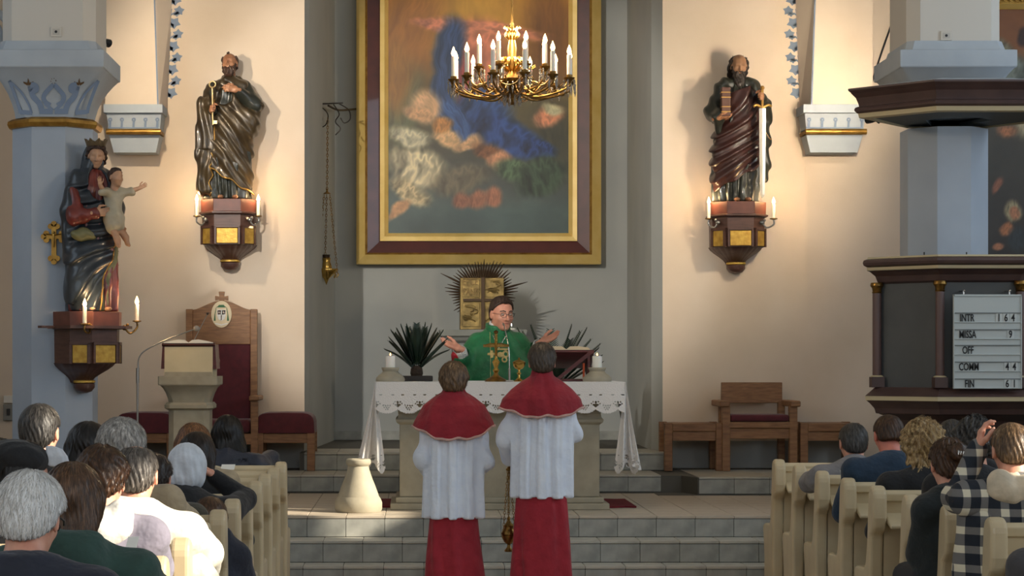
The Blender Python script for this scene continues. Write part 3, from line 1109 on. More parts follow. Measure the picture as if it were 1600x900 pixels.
for k in range(nR):
    a = R(-38 + 256 * k / (nR - 1))
    ca, sa = math.cos(a), math.sin(a)
    r1 = (.33 if sa > 0.2 else .35) + random.uniform(-.03, .03)
    if k in (2 + 7, nR - 1 - 11):
        r1 = .46
    if sa < 0:
        r1 *= .93
    r0 = .16
    P0 = Vector((SX + r0 * ca, yT + .12, cz + r0 * sa))
    P1 = Vector((SX + r1 * ca, yT + .10, cz + .01 + r1 * sa))
    MB().tube([P0, P0.lerp(P1, .5), P1], lambda u: .010 * (1 - u) + .0025 + .004 * math.sin(PI * u), 5).build('ray', M_DARKBR, tb)
c = at(799, 507, 20.35)
t = thing('cruet', 'small glass cruet with white foot on the shelf right of the tabernacle', 'cruet', (c.x, 20.3, 1.906))
MB().lathe((c.x, 20.3, 1.906), [(.04, 0), (.042, .012), (.02, .018)], 16).build('foot', M_WAX, t, smooth=40)
MB().lathe((c.x, 20.3, 1.92), [(.012, 0), (.026, .02), (.022, .05), (.008, .06), (.012, .085), (.004, .10)], 16).build('body', M_METAL, t, smooth=40)
c = at(860, 590, 17.75)
palm('dark green cycad behind the missal stand, right of the altar centre', (c.x + .03, 17.98, .612),
     [(180, 50, .5, .1), (0, 52, .5, .1), (165, 34, .54, .1), (12, 36, .54, .1), (190, 18, .58, .05), (0, 16, .58, .05), (350, 45, .52, .1), (186, 42, .52, .15), (90, 20, .55, .1), (20, 26, .56, .1), (160, 26, .56, .1), (5, 58, .48, .1), (178, 58, .5, .1), (2, 28, .6, .05), (182, 28, .6, .05), (8, 44, .56, .1), (172, 44, .56, .1), (300, 30, .5, .1), (240, 30, .5, .1)], 'tall')
# ------------------------------------------------------------------ on the altar, in front of the priest
M_BRASS = mat('polished_brass', (214, 176, 96), 0.22, metal=1.0, c2=(190, 150, 76), scale=20)
M_OLDBRASS = mat('old_brass', (160, 124, 66), 0.35, metal=0.95, c2=(104, 78, 42), scale=24)
M_SILVER = mat('silver', (200, 196, 190), 0.25, metal=1.0)
c = at(775, 596, 15.62)
t = thing('altar_crucifix', 'brass standing crucifix with round foot on the altar in front of the green vestment', 'crucifix', (c.x, 15.62, TZ))
x, y, z = c.x, 15.62, TZ
MB().lathe((x, y, z), [(.085, 0), (.088, .008), (.07, .02), (.04, .035), (.02, .05), (.014, .07)], 28).build('foot', M_OLDBRASS, t, smooth=40)
MB().lathe((x + .0, y, z), [(.012, .06), (.026, .085), (.014, .105), (.024, .135), (.03, .15), (.014, .17), (.010, .19)], 20).build('stem', M_BRASS, t, smooth=40)
MB().box(x - .011, x + .011, y - .008, y + .008, z + .18, z + .365, .002).build('upright', M_OLDBRASS, t)
MB().box(x - .098, x + .098, y - .008, y + .008, z + .262, z + .284, .002).build('cross_bar', M_OLDBRASS, t)
MB().lathe((x, y, z), [(.0, .362), (.016, .37), (.018, .383), (.0, .395)], 12).build('finial', M_OLDBRASS, t, smooth=40)
mb = MB()
mb.tube([(x, y - .014, z + .30), (x, y - .016, z + .27), (x + .004, y - .015, z + .235), (x, y - .014, z + .20)], lambda u: .011 - .006 * u, 8)
mb.ball((x + .002, y - .018, z + .312), .010)
for sg in (-1, 1):
    mb.tube([(x, y - .014, z + .288), (x + sg * .04, y - .012, z + .29), (x + sg * .085, y - .01, z + .278)], .0045, 6)
mb.build('corpus', M_BRASS, t, smooth=60)

c = at(811, 596, 15.66)
t = thing('chalice', 'polished gold ciborium with lid and slim stem on the altar', 'chalice', (c.x, 15.66, TZ))
z = TZ
MB().lathe((c.x, 15.66, z), [(.040, 0), (.042, .005), (.026, .014), (.011, .03), (.009, .05), (.018, .062), (.009, .074), (.008, .09)], 28).build('stem', M_BRASS, t, smooth=40)
MB().lathe((c.x, 15.66, z), [(.008, .09), (.03, .10), (.046, .122), (.048, .142), (.046, .143)], 28).build('bowl', M_BRASS, t, smooth=40)
MB().lathe((c.x, 15.66, z), [(.05, .143), (.05, .148), (.036, .158), (.012, .166), (.005, .17), (.008, .178), (.0, .186)], 28).build('lid', M_BRASS, t, smooth=40)

c = at(796, 596, 15.60)
t = thing('microphone', 'thin gooseneck microphone with silver foot on the altar before the green vestment', 'microphone', (c.x, 15.60, TZ))
x, y, z = c.x, 15.60, TZ
MB().box(x - .03, x + .03, y - .03, y + .03, z, z + .012, .004).build('foot', M_METAL, t)
MB().tube([(x, y, z + .01), (x, y, z + .10)], .009, 10).build('stem', M_METAL, t, smooth=50)
MB().tube(spline([(x, y, z + .10), (x - .004, y + .01, z + .24), (x - .022, y + .06, z + .36), (x - .036, y + .13, z + .43)], 6), .0045, 8).build('gooseneck', M_SILVER, t, smooth=50)
MB().tube([(x - .036, y + .13, z + .43), (x - .041, y + .165, z + .445)], .008, 10).build('capsule', M_SILVER, t, smooth=50)

c = at(748, 597, 15.7)
tag(MB().box(c.x - .14, c.x + .25, 15.6, 15.95, TZ, TZ + .004, .001).build('corporal', M_LINEN), 'folded white corporal cloth lying under the crucifix and chalice', 'cloth')

# missal stand with the open book, seen from behind
M_RED = mat('dark_red_wood', (96, 36, 36), 0.45, c2=(72, 26, 28), scale=8, stretch=(1, 1, 5), coat=.2)
M_PAGES = mat('book_pages', (226, 206, 170), 0.8)
M_PAGE = mat('white_page', (238, 234, 224), 0.8)
c = at(886, 596, 15.95)
t = thing('missal_stand', 'dark red wooden missal stand right of the chalice on the altar', 'book stand', (c.x, 15.95, TZ))
x, y, z = c.x, 15.95, TZ
MB().box(x - .16, x + .22, y - .14, y + .14, z, z + .018, .003).build('base_board', M_RED, t)
MB().prism([(y - .12, z + .225), (y + .15, z + .10), (y + .155, z + .115), (y - .112, z + .243)], .42, 'x', x - .22).build('slope_board', M_RED, t)
for sx in (-.14, .15):
    MB().prism([(y - .12, z + .018), (y + .02, z + .018), (y + .14, z + .10), (y - .115, z + .218)], .018, 'x', x + sx).build('side_board', M_RED, t)
MB().prism([(x - .10, z + .02), (x - .06, z + .02), (x + .20, z + .225), (x + .155, z + .225)], .014, 'y', y - .128).build('brace', M_RED, t)
MB().tube([(x + .12, y - .12, z + .018), (x + .12, y - .12, z + .14)], .008, 8).build('ribbon', mat('orange_ribbon', (196, 84, 44), .8), t)
bk = thing('open_missal', 'open thick book with golden page edges lying on the dark red stand', 'book', (x, y, z + .24))
for sg in (-1, 1):
    ring = []
    for (v, h) in ((-.11, 0), (.14, 0)):
        pass
    mb = MB()
    prof = [(0.0, .012), (.03, .034), (.09, .036), (.17, .026), (.185, .012), (.185, .004), (0.0, .004)]
    r0 = [(x - .015 + sg * a, y - .11, z + .236 + b) for a, b in prof]
    r1 = [(x - .015 + sg * a, y + .13, z + .126 + b) for a, b in prof]
    mb.loft([r0, r1]).build('page_block', M_PAGES, bk)
mb = MB().loft([[(x - .205, y - .115, z + .238), (x + .175, y - .115, z + .238), (x + .175, y - .115, z + .243), (x - .205, y - .115, z + .243)], [(x - .205, y + .135, z + .123), (x + .175, y + .135, z + .123), (x + .175, y + .135, z + .128), (x - .205, y + .135, z + .128)]])
mb.build('cover', M_RED, bk)

# ================================================================== ambo, its book and microphones
ax = at(297, 0, 16.7).x
t = thing('ambo', 'pale stone reading desk with flared capital, left of the altar', 'lectern', (ax, 16.75, 0.466))
yA = 16.75
zz = lambda py: at(0, py, 16.55).z


def sq(h, z, d=None):
    d = h if d is None else d
    return [(ax - h, yA - d, z), (ax + h, yA - d, z), (ax + h, yA + d, z), (ax - h, yA + d, z)]


def chq(h, z, c):
    return chsq(ax, yA, z, h, c)


MB().loft([chq(.22, .467, .05), chq(.22, .53, .05), chq(.19, .57, .05), chq(.168, .62, .045), chq(.165, zz(640), .045)]).build('shaft', M_STONE, t)
MB().loft([chq(.17, zz(641), .04), chq(.195, zz(638), .045), chq(.197, zz(633), .045), chq(.18, zz(629), .04)]).build('ring_moulding', M_STONE, t, smooth=30)
MB().loft([chq(a, zz(b), c_) for a, b, c_ in ((.165, 630, .04), (.17, 624, .04), (.185, 615, .04), (.205, 607, .035), (.232, 601, .03))]).build('flared_neck', M_STONE, t, smooth=40)
MB().loft([chq(.236, zz(602), .01), chq(.24, zz(600), .01), chq(.24, zz(588), .01)]).build('top_slab', M_STONE, t)
M_CREAM = mat('cream_stone', (212, 200, 168), 0.7, c2=(200, 186, 152), scale=5)
z0 = zz(588)
MB().prism([(yA - .17, z0), (yA + .2, z0), (yA + .22, z0 + .12), (yA - .16, z0 + .24)], .39, 'x', ax - .195).build('sloping_block', M_CREAM, t)
MB().prism([(ax - .195, z0 - .0), (ax + .195, z0), (ax + .19, z0 + .035), (ax - .19, z0 + .035)], .01, 'y', yA - .181).build('block_foot', M_STONE, t)
zt = z0 + .25
fr = thing('ambo_book_rest', 'dark red book rest folded over the top of the stone reading desk', 'book rest', (ax, yA, z0 + .2))
mb = MB().prism([(yA - .185, zt + .005), (yA - .16, zt + .02), (yA + .26, zt - .12), (yA + .25, zt - .14)], .43, 'x', ax - .215)
mb.build('board', M_RED, fr)
for sg in (-1, 1):
    xs = ax + sg * .205
    MB().prism([(xs - .012 * sg, z0 + .06), (xs + .02 * sg, z0 + .06), (xs + .008 * sg, zt + .01), (xs - .015 * sg, zt + .01)][::sg], .3, 'y', yA - .15).build('side_board', M_RED, fr)
bk = thing('open_lectionary', 'open white-paged book lying on the stone reading desk', 'book', (ax, yA, zt + .02))
for sg in (-1, 1):
    prof = [(0.0, .010), (.03, .030), (.08, .034), (.15, .022), (.20, .010), (.20, .004), (0.0, .004)]
    r0 = [(ax + .0 + sg * a, yA - .17, zt + .014 + b) for a, b in prof]
    r1 = [(ax + .0 + sg * a, yA + .16, zt - .094 + b) for a, b in prof]
    MB().loft([r0, r1]).build('page_block', M_PAGE, bk, smooth=40)
MB().loft([[(ax - .21, yA - .175, zt + .012), (ax + .21, yA - .175, zt + .012), (ax + .21, yA - .175, zt + .018), (ax - .21, yA - .175, zt + .018)], [(ax - .21, yA + .165, zt - .099), (ax + .21, yA + .165, zt - .099), (ax + .21, yA + .165, zt - .093), (ax - .21, yA + .165, zt - .093)]]).build('cover', mat('dark_leather', (52, 30, 28), .5), bk)

D = 16.95
g0 = at(299, 540, D)
gt = at(324, 491, D)
t = thing('gooseneck_microphone', 'thin slanting gooseneck microphone standing behind the book on the reading desk', 'microphone', g0 + Vector((0, 0, -.12)))
MB().tube([g0 + Vector((-.02, 0, -.13)), g0, gt], .0035, 7).build('stem', M_METAL, t, smooth=50)
MB().tube([gt, gt + Vector((.004, -.005, .012))], .009, 10).build('capsule', M_BLACK, t, smooth=50)
D = 16.35
p0, p1, p2, p3 = at(215, 0, D), at(216, 575, D), at(217, 557, D), at(305, 514, D)
t = thing('microphone_stand', 'tall slender chrome microphone stand with boom arm reaching towards the reading desk', 'microphone stand', (p0.x, D, .466))
MB().lathe((p0.x, D, .466), [(.14, 0), (.14, .012), (.03, .025), (.012, .04)], 28).build('foot', M_BLACK, t, smooth=40)
MB().tube([(p0.x, D, .48), (p0.x, D, p1.z)], .0085, 10).build('pole', M_METAL, t, smooth=50)
MB().tube([(p0.x, D, p1.z - .12), (p0.x, D, p1.z)], .0125, 10).build('sleeve', M_METAL, t, smooth=50)
MB().tube(spline([at(216, 577, D), at(217, 560, D), at(228, 547, D), at(262, 530, D), p3], 6), .0055, 8).build('boom', M_METAL, t, smooth=50)
MB().ball((p3.x + .01, p3.y, p3.z + .004), .026, 14, 10, sz=.9).build('foam_cap', mat('grey_foam', (168, 158, 146), .95), t, smooth=60)

# ================================================================== sedilia
c = at(345, 0, 18.65)
cx0 = c.x
t = thing('throne', 'tall oak throne with maroon back, arched crest and painted coat of arms', 'chair', (cx0, 18.5, 0.611))
zf = .611
zc = lambda py: at(0, py, 18.72).z
wb = .325
y1, y0 = 18.80, 18.72
for sg in (-1, 1):
    MB().box(cx0 + sg * (wb - .03) - .03, cx0 + sg * (wb - .03) + .03, y0 - .01, y1, zf, zc(483), .004).build('back_post', M_OAK, t)
crest = [(cx0 - .265, zc(538)), (cx0 + .265, zc(538)), (cx0 + .265, zc(484))]
crest += [(cx0 + .265 * math.cos(a) if False else cx0 + .265 - .53 * k / 16, zc(484) + .085 * (math.sin(PI * k / 16) ** 1.6)) for k, a in ((k, 0) for k in range(1, 16))]
crest += [(cx0 - .265, zc(484))]
MB().prism(crest, .05, 'y', y0).build('crest_board', M_OAKH, t, bevel=.006)
zx = zc(470)
MB().prism([(cx0 - .03, zx - .06), (cx0 + .03, zx - .06), (cx0 + .022, zx + .01), (cx0 + .06, zx + .003), (cx0 + .06, zx + .047), (cx0 + .022, zx + .04), (cx0 + .028, zx + .085), (cx0 - .028, zx + .085), (cx0 - .022, zx + .04), (cx0 - .06, zx + .047), (cx0 - .06, zx + .003), (cx0 - .022, zx + .01)], .03, 'y', y0 + .01).build('crest_cross', M_OAK, t, bevel=.003)
MB().box(cx0 - .265, cx0 + .265, y0 + .01, y1 - .01, zf + .42, zc(522), .015).build('back_upholstery', M_MAROON, t)
MB().box(cx0 - .30, cx0 + .30, 18.28, 18.76, zf + .34, zf + .46, .035).build('seat_cushion', M_MAROON, t, smooth=50)
MB().box(cx0 - .31, cx0 + .31, 18.26, 18.76, zf + .24, zf + .335, .004).build('seat_frame', M_OAKH, t)
for sg in (-1, 1):
    MB().box(cx0 + sg * .335 - .032, cx0 + sg * .335 + .032, 18.26, 18.33, zf, zf + .63, .005).build('front_leg', M_OAK, t)
    MB().box(cx0 + sg * .335 - .045, cx0 + sg * .335 + .045, 18.22, 18.74, zf + .63, zf + .675, .012).build('armrest', M_OAKH, t)
oz = zc(491)
ov = MB().prism([(cx0 + .093 * math.cos(2 * PI * k / 28), oz + .122 * math.sin(2 * PI * k / 28)) for k in range(28)], .012, 'y', y0 - .012).build('arms_medallion', mat('cream_enamel', (224, 206, 172), .5), t)
f = lambda u, v: Vector((cx0 + u, y0 - .0145, oz + v))


def decal(nm, polys, m):
    mb = MB()
    for P in polys:
        mb.add([f(*p) for p in P], [tuple(range(len(P)))])
    mb.build(nm, m, ov)


GREEN = mat('heraldic_green', (62, 110, 74), .7)
CRIM = mat('heraldic_red', (150, 44, 60), .7)
decal('bishop_hat', [[(-.05, .062), (.05, .062), (.03, .074), (.022, .086), (-.022, .086), (-.03, .074)]], GREEN)
decal('tassel_cord', [[(s_ * .045, .06), (s_ * .05, .06), (s_ * .062, .0), (s_ * .07, -.06), (s_ * .052, -.06), (s_ * .055, 0)] for s_ in (-1, 1)], GREEN)
decal('shield', [[(-.038, .042), (.038, .042), (.04, -.01), (.028, -.045), (0, -.062), (-.028, -.045), (-.04, -.01)]], mat('heraldic_white', (236, 232, 226), .7))
decal('shield_charge', [[(-.034, .036), (-.006, .036), (-.006, -.002), (-.034, -.002)], [(.006, .036), (.034, .036), (.034, -.002), (.006, -.002)], [(-.004, -.004), (.004, -.004), (.004, -.055), (-.004, -.055)]], CRIM)
mb = MB()
for sx in (-.02, .02):
    mb.add([f(sx + .008 * math.cos(a * PI / 4), .017 + .010 * math.sin(a * PI / 4)) + Vector((0, -.001, 0)) for a in range(8)], [tuple(range(8))])
mb.build('shield_emblem', mat('heraldic_pale', (220, 200, 190), .7), ov)
decal('motto_ribbon', [[(-.06, -.078), (0, -.092), (.06, -.078), (.055, -.09), (0, -.104), (-.055, -.09)]], mat('heraldic_white', (236, 232, 226), .7))


def stool(name, label, xc, w, pad, group, y0=18.32, y1=18.78, sc=1.0):
    t = thing(name, label, 'stool', (xc, (y0 + y1) / 2, zf), group)
    h = w / 2
    for sx in (-1, 1):
        for (ya, yb) in ((y0, y0 + .075), (y1 - .075, y1)):
            MB().box(xc + sx * (h - .035) - .035, xc + sx * (h - .035) + .035, ya, yb, zf, zf + (.43 if not pad else .36), .005).build('leg', M_OAK, t)
    if pad:
        MB().box(xc - h + .06, xc + h - .06, y0 + .01, y1 - .01, zf + .25, zf + .335, .004).build('seat_rail', M_OAKH, t)
        bm = MB()
        prof = []
        rings = []
        for (yy, sc_) in ((y0 - .01, .90), (y0, .98), (y0 + .05, 1), (y1 - .05, 1), (y1, .97)):
            rings.append([(xc - h * sc_, yy, zf + .34), (xc + h * sc_, yy, zf + .34)] + [(xc + h * sc_ * math.cos(a * PI / 12) ** .35 * 1 if a < 6 else (xc - h * sc_ * abs(math.cos(a * PI / 12)) ** .35 if a > 6 else xc), yy, zf + .34 + .185 * sc_ * math.sin(a * PI / 12) ** .45) for a in range(1, 12)])
        bm.loft(rings).build('cushion', M_MAROON, t, smooth=50)
    else:
        MB().box(xc - h + .07, xc + h - .07, y0 + .015, y1 - .015, zf + .27, zf + .355, .004).build('seat_rail', M_OAKH, t)
        MB().box(xc - h + .07, xc + h - .07, y0 + .0, y1 - .01, zf + .355, zf + .425, .006).build('seat_board', M_OAKH, t)
    return t


stool('padded_stool', 'oak stool with plump maroon cushion, right of the tall throne', at(446.5, 0, 18.4).x, .53, True, 'padded stools beside the throne')
stool('padded_stool', 'oak stool with plump maroon cushion, left of the tall throne behind the reading desk', at(228, 0, 18.4).x, .53, True, 'padded stools beside the throne')
stool('oak_stool', 'bare oak stool left of the oak armchair with maroon seat', at(1083, 0, 18.4).x, .53, False, 'oak stools beside the armchair')
stool('oak_stool', 'bare oak stool right of the oak armchair, behind the grey quilted jacket', at(1294, 0, 18.4).x, .53, False, 'oak stools beside the armchair')
xc = at(1184, 0, 18.4).x
t = thing('armchair', 'oak armchair with plain wooden back and flat maroon seat cushion', 'chair', (xc, 18.5, zf))
for sx in (-1, 1):
    MB().box(xc + sx * .30 - .035, xc + sx * .30 + .035, 18.28, 18.36, zf, zf + .58, .005).build('front_leg', M_OAK, t)
    MB().box(xc + sx * .27 - .03, xc + sx * .27 + .03, 18.70, 18.78, zf, zf + .62, .005).build('rear_leg', M_OAK, t)
    MB().box(xc + sx * .315 - .045, xc + sx * .315 + .045, 18.25, 18.80, zf + .575, zf + .63, .012).build('armrest', M_OAKH, t)
MB().box(xc - .27, xc + .27, 18.30, 18.35, zf + .29, zf + .385, .004).build('seat_rail', M_OAKH, t)
MB().box(xc - .28, xc + .28, 18.28, 18.72, zf + .385, zf + .44, .006).build('seat_board', M_OAKH, t)
MB().box(xc - .265, xc + .265, 18.29, 18.68, zf + .442, zf + .505, .02).build('seat_cushion', M_MAROON, t, smooth=50)
MB().box(xc - .278, xc + .278, 18.715, 18.76, zf + .60, zf + .79, .006).build('backrest', M_OAKH, t)

# ================================================================== pulpit
PX, PY = 4.285, 16.20
k8 = 1 / math.cos(PI / 8)


def pring(a, z, cx=PX, cy=PY):
    """one ring of the pulpit plan: front and two canted sides, tapering back to the column"""
    f, w, y = .414 * a, .942 * a, cy - a + .528 * a
    b = min(.30, .4 * a)
    return [(cx - f, cy - a, z), (cx + f, cy - a, z), (cx + w, y, z), (cx + b, cy + .28, z), (cx - b, cy + .28, z), (cx - w, y, z)]


def octo(mb, ap_prof):
    rings = [pring(a, z) for a, z in ap_prof]
    return mb.loft(rings + [rings[0]], False, False)


t = thing('pulpit', 'dark octagonal pulpit with brown cornice and corner colonnettes around the right column', 'pulpit', (PX, PY, 1.1))
zq = lambda py, D=15.3: at(0, py, D).z
zp = lambda py: at(0, py, 15.38).z
octo(MB(), [(.70, zp(650)), (.70, zp(400)), (.66, zp(400)), (.66, zp(650))]).build('body', M_PANEL, t)
octo(MB(), [(.705, zp(440)), (.73, zp(437)), (.75, zp(428)), (.80, zp(421)), (.83, zp(419)), (.70, zp(418))]).build('cornice_cove', M_BROWN, t)
octo(MB(), [(.70, zp(420)), (.825, zp(419.5)), (.828, zp(414)), (.70, zp(413))]).build('cornice_cream_line', M_CREAMLINE, t)
octo(MB(), [(.70, zp(414)), (.83, zp(413.5)), (.858, zp(411)), (.866, zp(407)), (.858, zp(403)), (.83, zp(401)), (.70, zp(400))]).build('cornice_torus', M_BROWN, t)
octo(MB(), [(.70, zp(401)), (.825, zp(400.5)), (.82, zp(397.5)), (.45, zp(397)), (.45, zp(401))]).build('top_board', M_CREAMLINE, t)
octo(MB(), [(.70, zp(606)), (.75, zp(606)), (.845, zp(620)), (.70, zp(621))]).build('base_slope', M_BROWN, t)
octo(MB(), [(.70, zp(620)), (.842, zp(620)), (.842, zp(627)), (.70, zp(627))]).build('base_cream_line', M_CREAMLINE, t)
octo(MB(), [(.55, zp(652)), (.745, zp(648)), (.76, zp(640)), (.80, zp(632)), (.835, zp(627)), (.70, zp(626))]).build('base_cove', M_BROWN, t)
octo(MB(), [(.25, zp(760)), (.27, zp(720)), (.34, zp(690)), (.45, zp(672)), (.60, zp(656)), (.72, zp(649)), (.60, zp(648))]).build('curved_corbel', M_BROWN, t, smooth=30)
M_COLON = mat('colonnette_brown', (92, 70, 66), 0.45)
for k, (cx_, cy_, _) in enumerate([pring(.735, 0)[i] for i in (5, 0, 1, 2)]):
    cn = MB().lathe((cx_, cy_, 0), [(.034, zp(590)), (.034, zp(454)), (.032, zp(452))], 14).build('colonnette', M_COLON, t, smooth=50)
    MB().lathe((cx_, cy_, 0), [(.034, zp(455)), (.04, zp(453.5)), (.034, zp(452)), (.038, zp(447)), (.052, zp(443)), (.05, zp(440)), (.046, zp(438))], 14).build('colonnette_capital', M_OLDBRASS, cn, smooth=40)
    MB().lathe((cx_, cy_, 0), [(.050, zp(590)), (.05, zp(588.5)), (.036, zp(587))], 14).build('colonnette_ring', M_CREAMLINE, cn, smooth=40)
    MB().box(cx_ - .05, cx_ + .05, cy_ - .05, cy_ + .05, zp(606.5), zp(589.5), .003).build('colonnette_plinth', M_BROWN, cn)
    if k == 0:
        MB().box(cx_ + .06, cx_ + .064, cy_, cy_ + .004, zp(587), zp(445)).build('pale_edge_line', M_CREAMLINE, cn)
for px in (1446.5, 1513):
    p = at(px, 394, 15.7)
    MB().tube([(p.x, 15.75, zp(400)), (p.x, 15.75, zp(397) + .035)], .005, 6).build('iron_pin', M_BLACK, t)

t = thing('pulpit_canopy', 'brown octagonal sounding board with cream edge above the pulpit', 'canopy', (PX, PY, 3.45))
zq = lambda py: at(0, py, 15.2).z
octo(MB(), [(.60, zq(128)), (.97, zq(131)), (1.0, zq(127)), (1.0, zq(124)), (.60, zq(117))]).build('top_edge', M_BROWN, t)
octo(MB(), [(.70, zq(153)), (.90, zq(153)), (.905, zq(148)), (.93, zq(138)), (.975, zq(131)), (.70, zq(130))]).build('ogee', M_BROWN, t, smooth=25)
octo(MB(), [(.70, zq(163)), (.915, zq(163)), (.94, zq(160)), (.945, zq(157)), (.935, zq(154)), (.91, zq(152)), (.70, zq(152))]).build('torus', M_BROWN, t, smooth=25)
octo(MB(), [(.80, zq(170)), (.90, zq(170)), (.91, zq(163)), (.80, zq(163))]).build('cream_line', M_CREAMLINE, t)
octo(MB(), [(.28, zq(166)), (.84, zq(167)), (.84, zq(160)), (.28, zq(160))]).build('soffit', mat('dark_soffit_paint', (58, 66, 70), .6), t)
octo(MB(), [(.60, zq(119)), (.98, zq(124.5)), (.60, zq(110))]).build('lid', M_PALE, t)

# hymn number board
t = thing('hymn_board', 'pale grey hymn board with slotted rows of black letters, hung on the pulpit front', 'sign', at(1543, 533, 15.36))
yH = 15.365
D = yH
hx = lambda px: at(px, 0, D).x
hz = lambda py: at(0, py, D).z
M_BOARD = mat('pale_grey_board', (186, 194, 194), .5)
MB().box(hx(1490), hx(1596.5), yH, yH + .026, hz(607.5), hz(460), .002).build('board', M_BOARD, t)
M_SLOT = mat('board_slot_grey', (120, 126, 126), .6)  # darker grey of the raised row rails
for (a, b) in ((460, 462),):
    MB().box(hx(1490), hx(1596.5), yH - .006, yH, hz(b + 1), hz(a), .001).build('frame_rail', M_BOARD, t)
for px in (1490, 1595):
    MB().box(hx(px), hx(px + 1.6), yH - .006, yH, hz(607.5), hz(460), .001).build('frame_rail', M_BOARD, t)
rows = ((489, 'INTR', '164', 1511), (515, 'MISSA', '9', 1512), (539.5, 'OFF', '', 1512.5), (565.5, 'COMM', '44', 1514), (592, 'FIN', '61', 1515))
M_LETTER = mat('black_letter', (20, 22, 26), .6)
M_CARD = mat('pale_number_card', (198, 204, 203), .5)
for (py, w, n, cxp) in rows:
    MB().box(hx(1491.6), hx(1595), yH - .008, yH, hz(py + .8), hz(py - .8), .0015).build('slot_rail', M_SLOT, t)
    MB().box(hx(1491.6), hx(1595), yH - .008, yH, hz(py + 15.2), hz(py + 13.8), .0015).build('slot_rail', M_BOARD, t)
    me = text_mesh(w, .079, .0015, .62, 'CENTER', .0012)
    me.transform(Matrix.Translation(at(cxp, py + 13.0, yH - .006) - t.location) @ Matrix.Rotation(PI / 2, 4, 'X'))
    link('lettering', me, M_LETTER, t)
    xr = 1585 if w != 'INTR' else 1583
    for i, ch in enumerate(reversed(n)):
        cpx = xr - 11 * i - (6 if w in ('MISSA',) else 0)
        cd = MB().box(hx(cpx - 5.2), hx(cpx + 5.2), yH - .005, yH - .001, hz(py + 14), hz(py + .8)).build('number_card', M_CARD, t)
        me = text_mesh(ch, .079, .0012, .68, 'CENTER', .0012)
        me.transform(Matrix.Translation(at(cpx, py + 12.8, yH - .0075) - t.location) @ Matrix.Rotation(PI / 2, 4, 'X'))
        link('numeral', me, M_LETTER, cd)
for px in (1507, 1578.5):
    MB().tube([(hx(px), yH + .02, hz(462)), (hx(px), yH + .02, hz(455)), (hx(px), yH + .15, hz(454))], .006, 8).build('hook', M_SILVER, t)
    MB().ball((hx(px), yH + .006, hz(454)), .008).build('hook_head', M_SILVER, t)
p1, p2, p3 = at(1362, 130, 18.891), at(1378, 80, 18.891), at(1392, 40, 18.891)
tag(MB().tube(spline([p1, p2, p3, at(1400, 10, 18.891), at(1408, -60, 18.891)], 5), .009, 6).build('cable', M_BLACK), 'thin dark cable rising above the pulpit canopy beside the pier', 'cable')
# ================================================================== heads, hands, hair (facing +y, metres, centre of the head at the origin)
def skull_d(q, g=0.0):
    return ell(q, (0, -.012, .028), (.076 + g, .096 + g, .088 + g))


def head_d(q, nose=1.0, jaw=1.0, ears=True):
    x, y, z = q
    ax_ = np.abs(x)
    m = [ax_, y, z]
    d = skull_d(q)
    d = smin(d, ell(q, (0, .022, -.040), (.059 * jaw, .070, .072)), .035)
    d = smin(d, ell(q, (0, .058, -.092), (.028 * jaw, .026, .020)), .028)
    d = smin(d, cap(m, (.0, .082, .030), (.036, .070, .030), .011, .009), .02)            # brow
    d = smin(d, ell(m, (.040, .060, -.022), (.020, .020, .016)), .025)                     # cheek
    d = smax(d, -ell(m, (.031, .096, .010), (.017, .013, .011)), .012)                     # eye socket
    d = smin(d, cap(q, (0, .086, .016), (0, .086 + .022 * nose, -.024), .0075, .0115 * nose), .012)   # nose
    d = smin(d, ell(m, (.011, .092, -.028), (.009, .011, .008)), .008)
    d = smin(d, ell(q, (0, .086, -.052), (.021, .010, .0055)), .006)                       # lips
    d = smin(d, ell(q, (0, .083, -.063), (.018, .010, .006)), .006)
    d = smax(d, -ell(q, (0, .096, -.0572), (.022, .008, .0018)), .003)
    if ears:
        e = ell(m, (.079, -.012, -.006), (.0085, .021, .033))
        e = smax(e, -ell(m, (.089, -.006, -.004), (.006, .012, .020)), .006)
        d = smin(d, e, .010)
    return d


def neck_d(q, r=.054):
    return cap(q, (0, -.020, -.065), (0, -.045, -.19), r, r + .008)


def eye_meshes(root, M, s=1.0, iris=(70, 52, 38)):
    W_ = mat('eye_white', (168, 152, 142), .35)
    I_ = mat('iris_%d' % iris[0], iris, .2)
    for sg in (-1, 1):
        c = M @ Vector((sg * .031 * s, .0765 * s, .008 * s))
        e = MB().ball(c, .0125 * s, 12, 8, sz=.72).build('eye', W_, root, smooth=60, local=True)
        f = (M.to_3x3() @ Vector((0, 1, -.25))).normalized()
        MB().ball(c + f * .0085 * s, .0055 * s, 10, 6).build('iris', I_, e, smooth=60, local=True)


def hframe(o, yaw=0, pitch=0, roll=0):
    return Matrix.Translation(o) @ (Matrix.Rotation(yaw, 4, 'Z') @ Matrix.Rotation(-pitch, 4, 'X') @ Matrix.Rotation(roll, 4, 'Y'))


def strands(q, f=60, a=.003):
    """grooves running down from the crown"""
    th = np.arctan2(q[0], -(q[1] + .01))
    zz_ = q[2]
    return a * (np.sin(th * f * .32 + 6 * np.sin(zz_ * 18 + th * 2)) + .7 * np.sin(th * f * .7 + 5 * np.sin(zz_ * 31 - th * 3)) + .5 * np.sin(zz_ * 70 + th * 9))


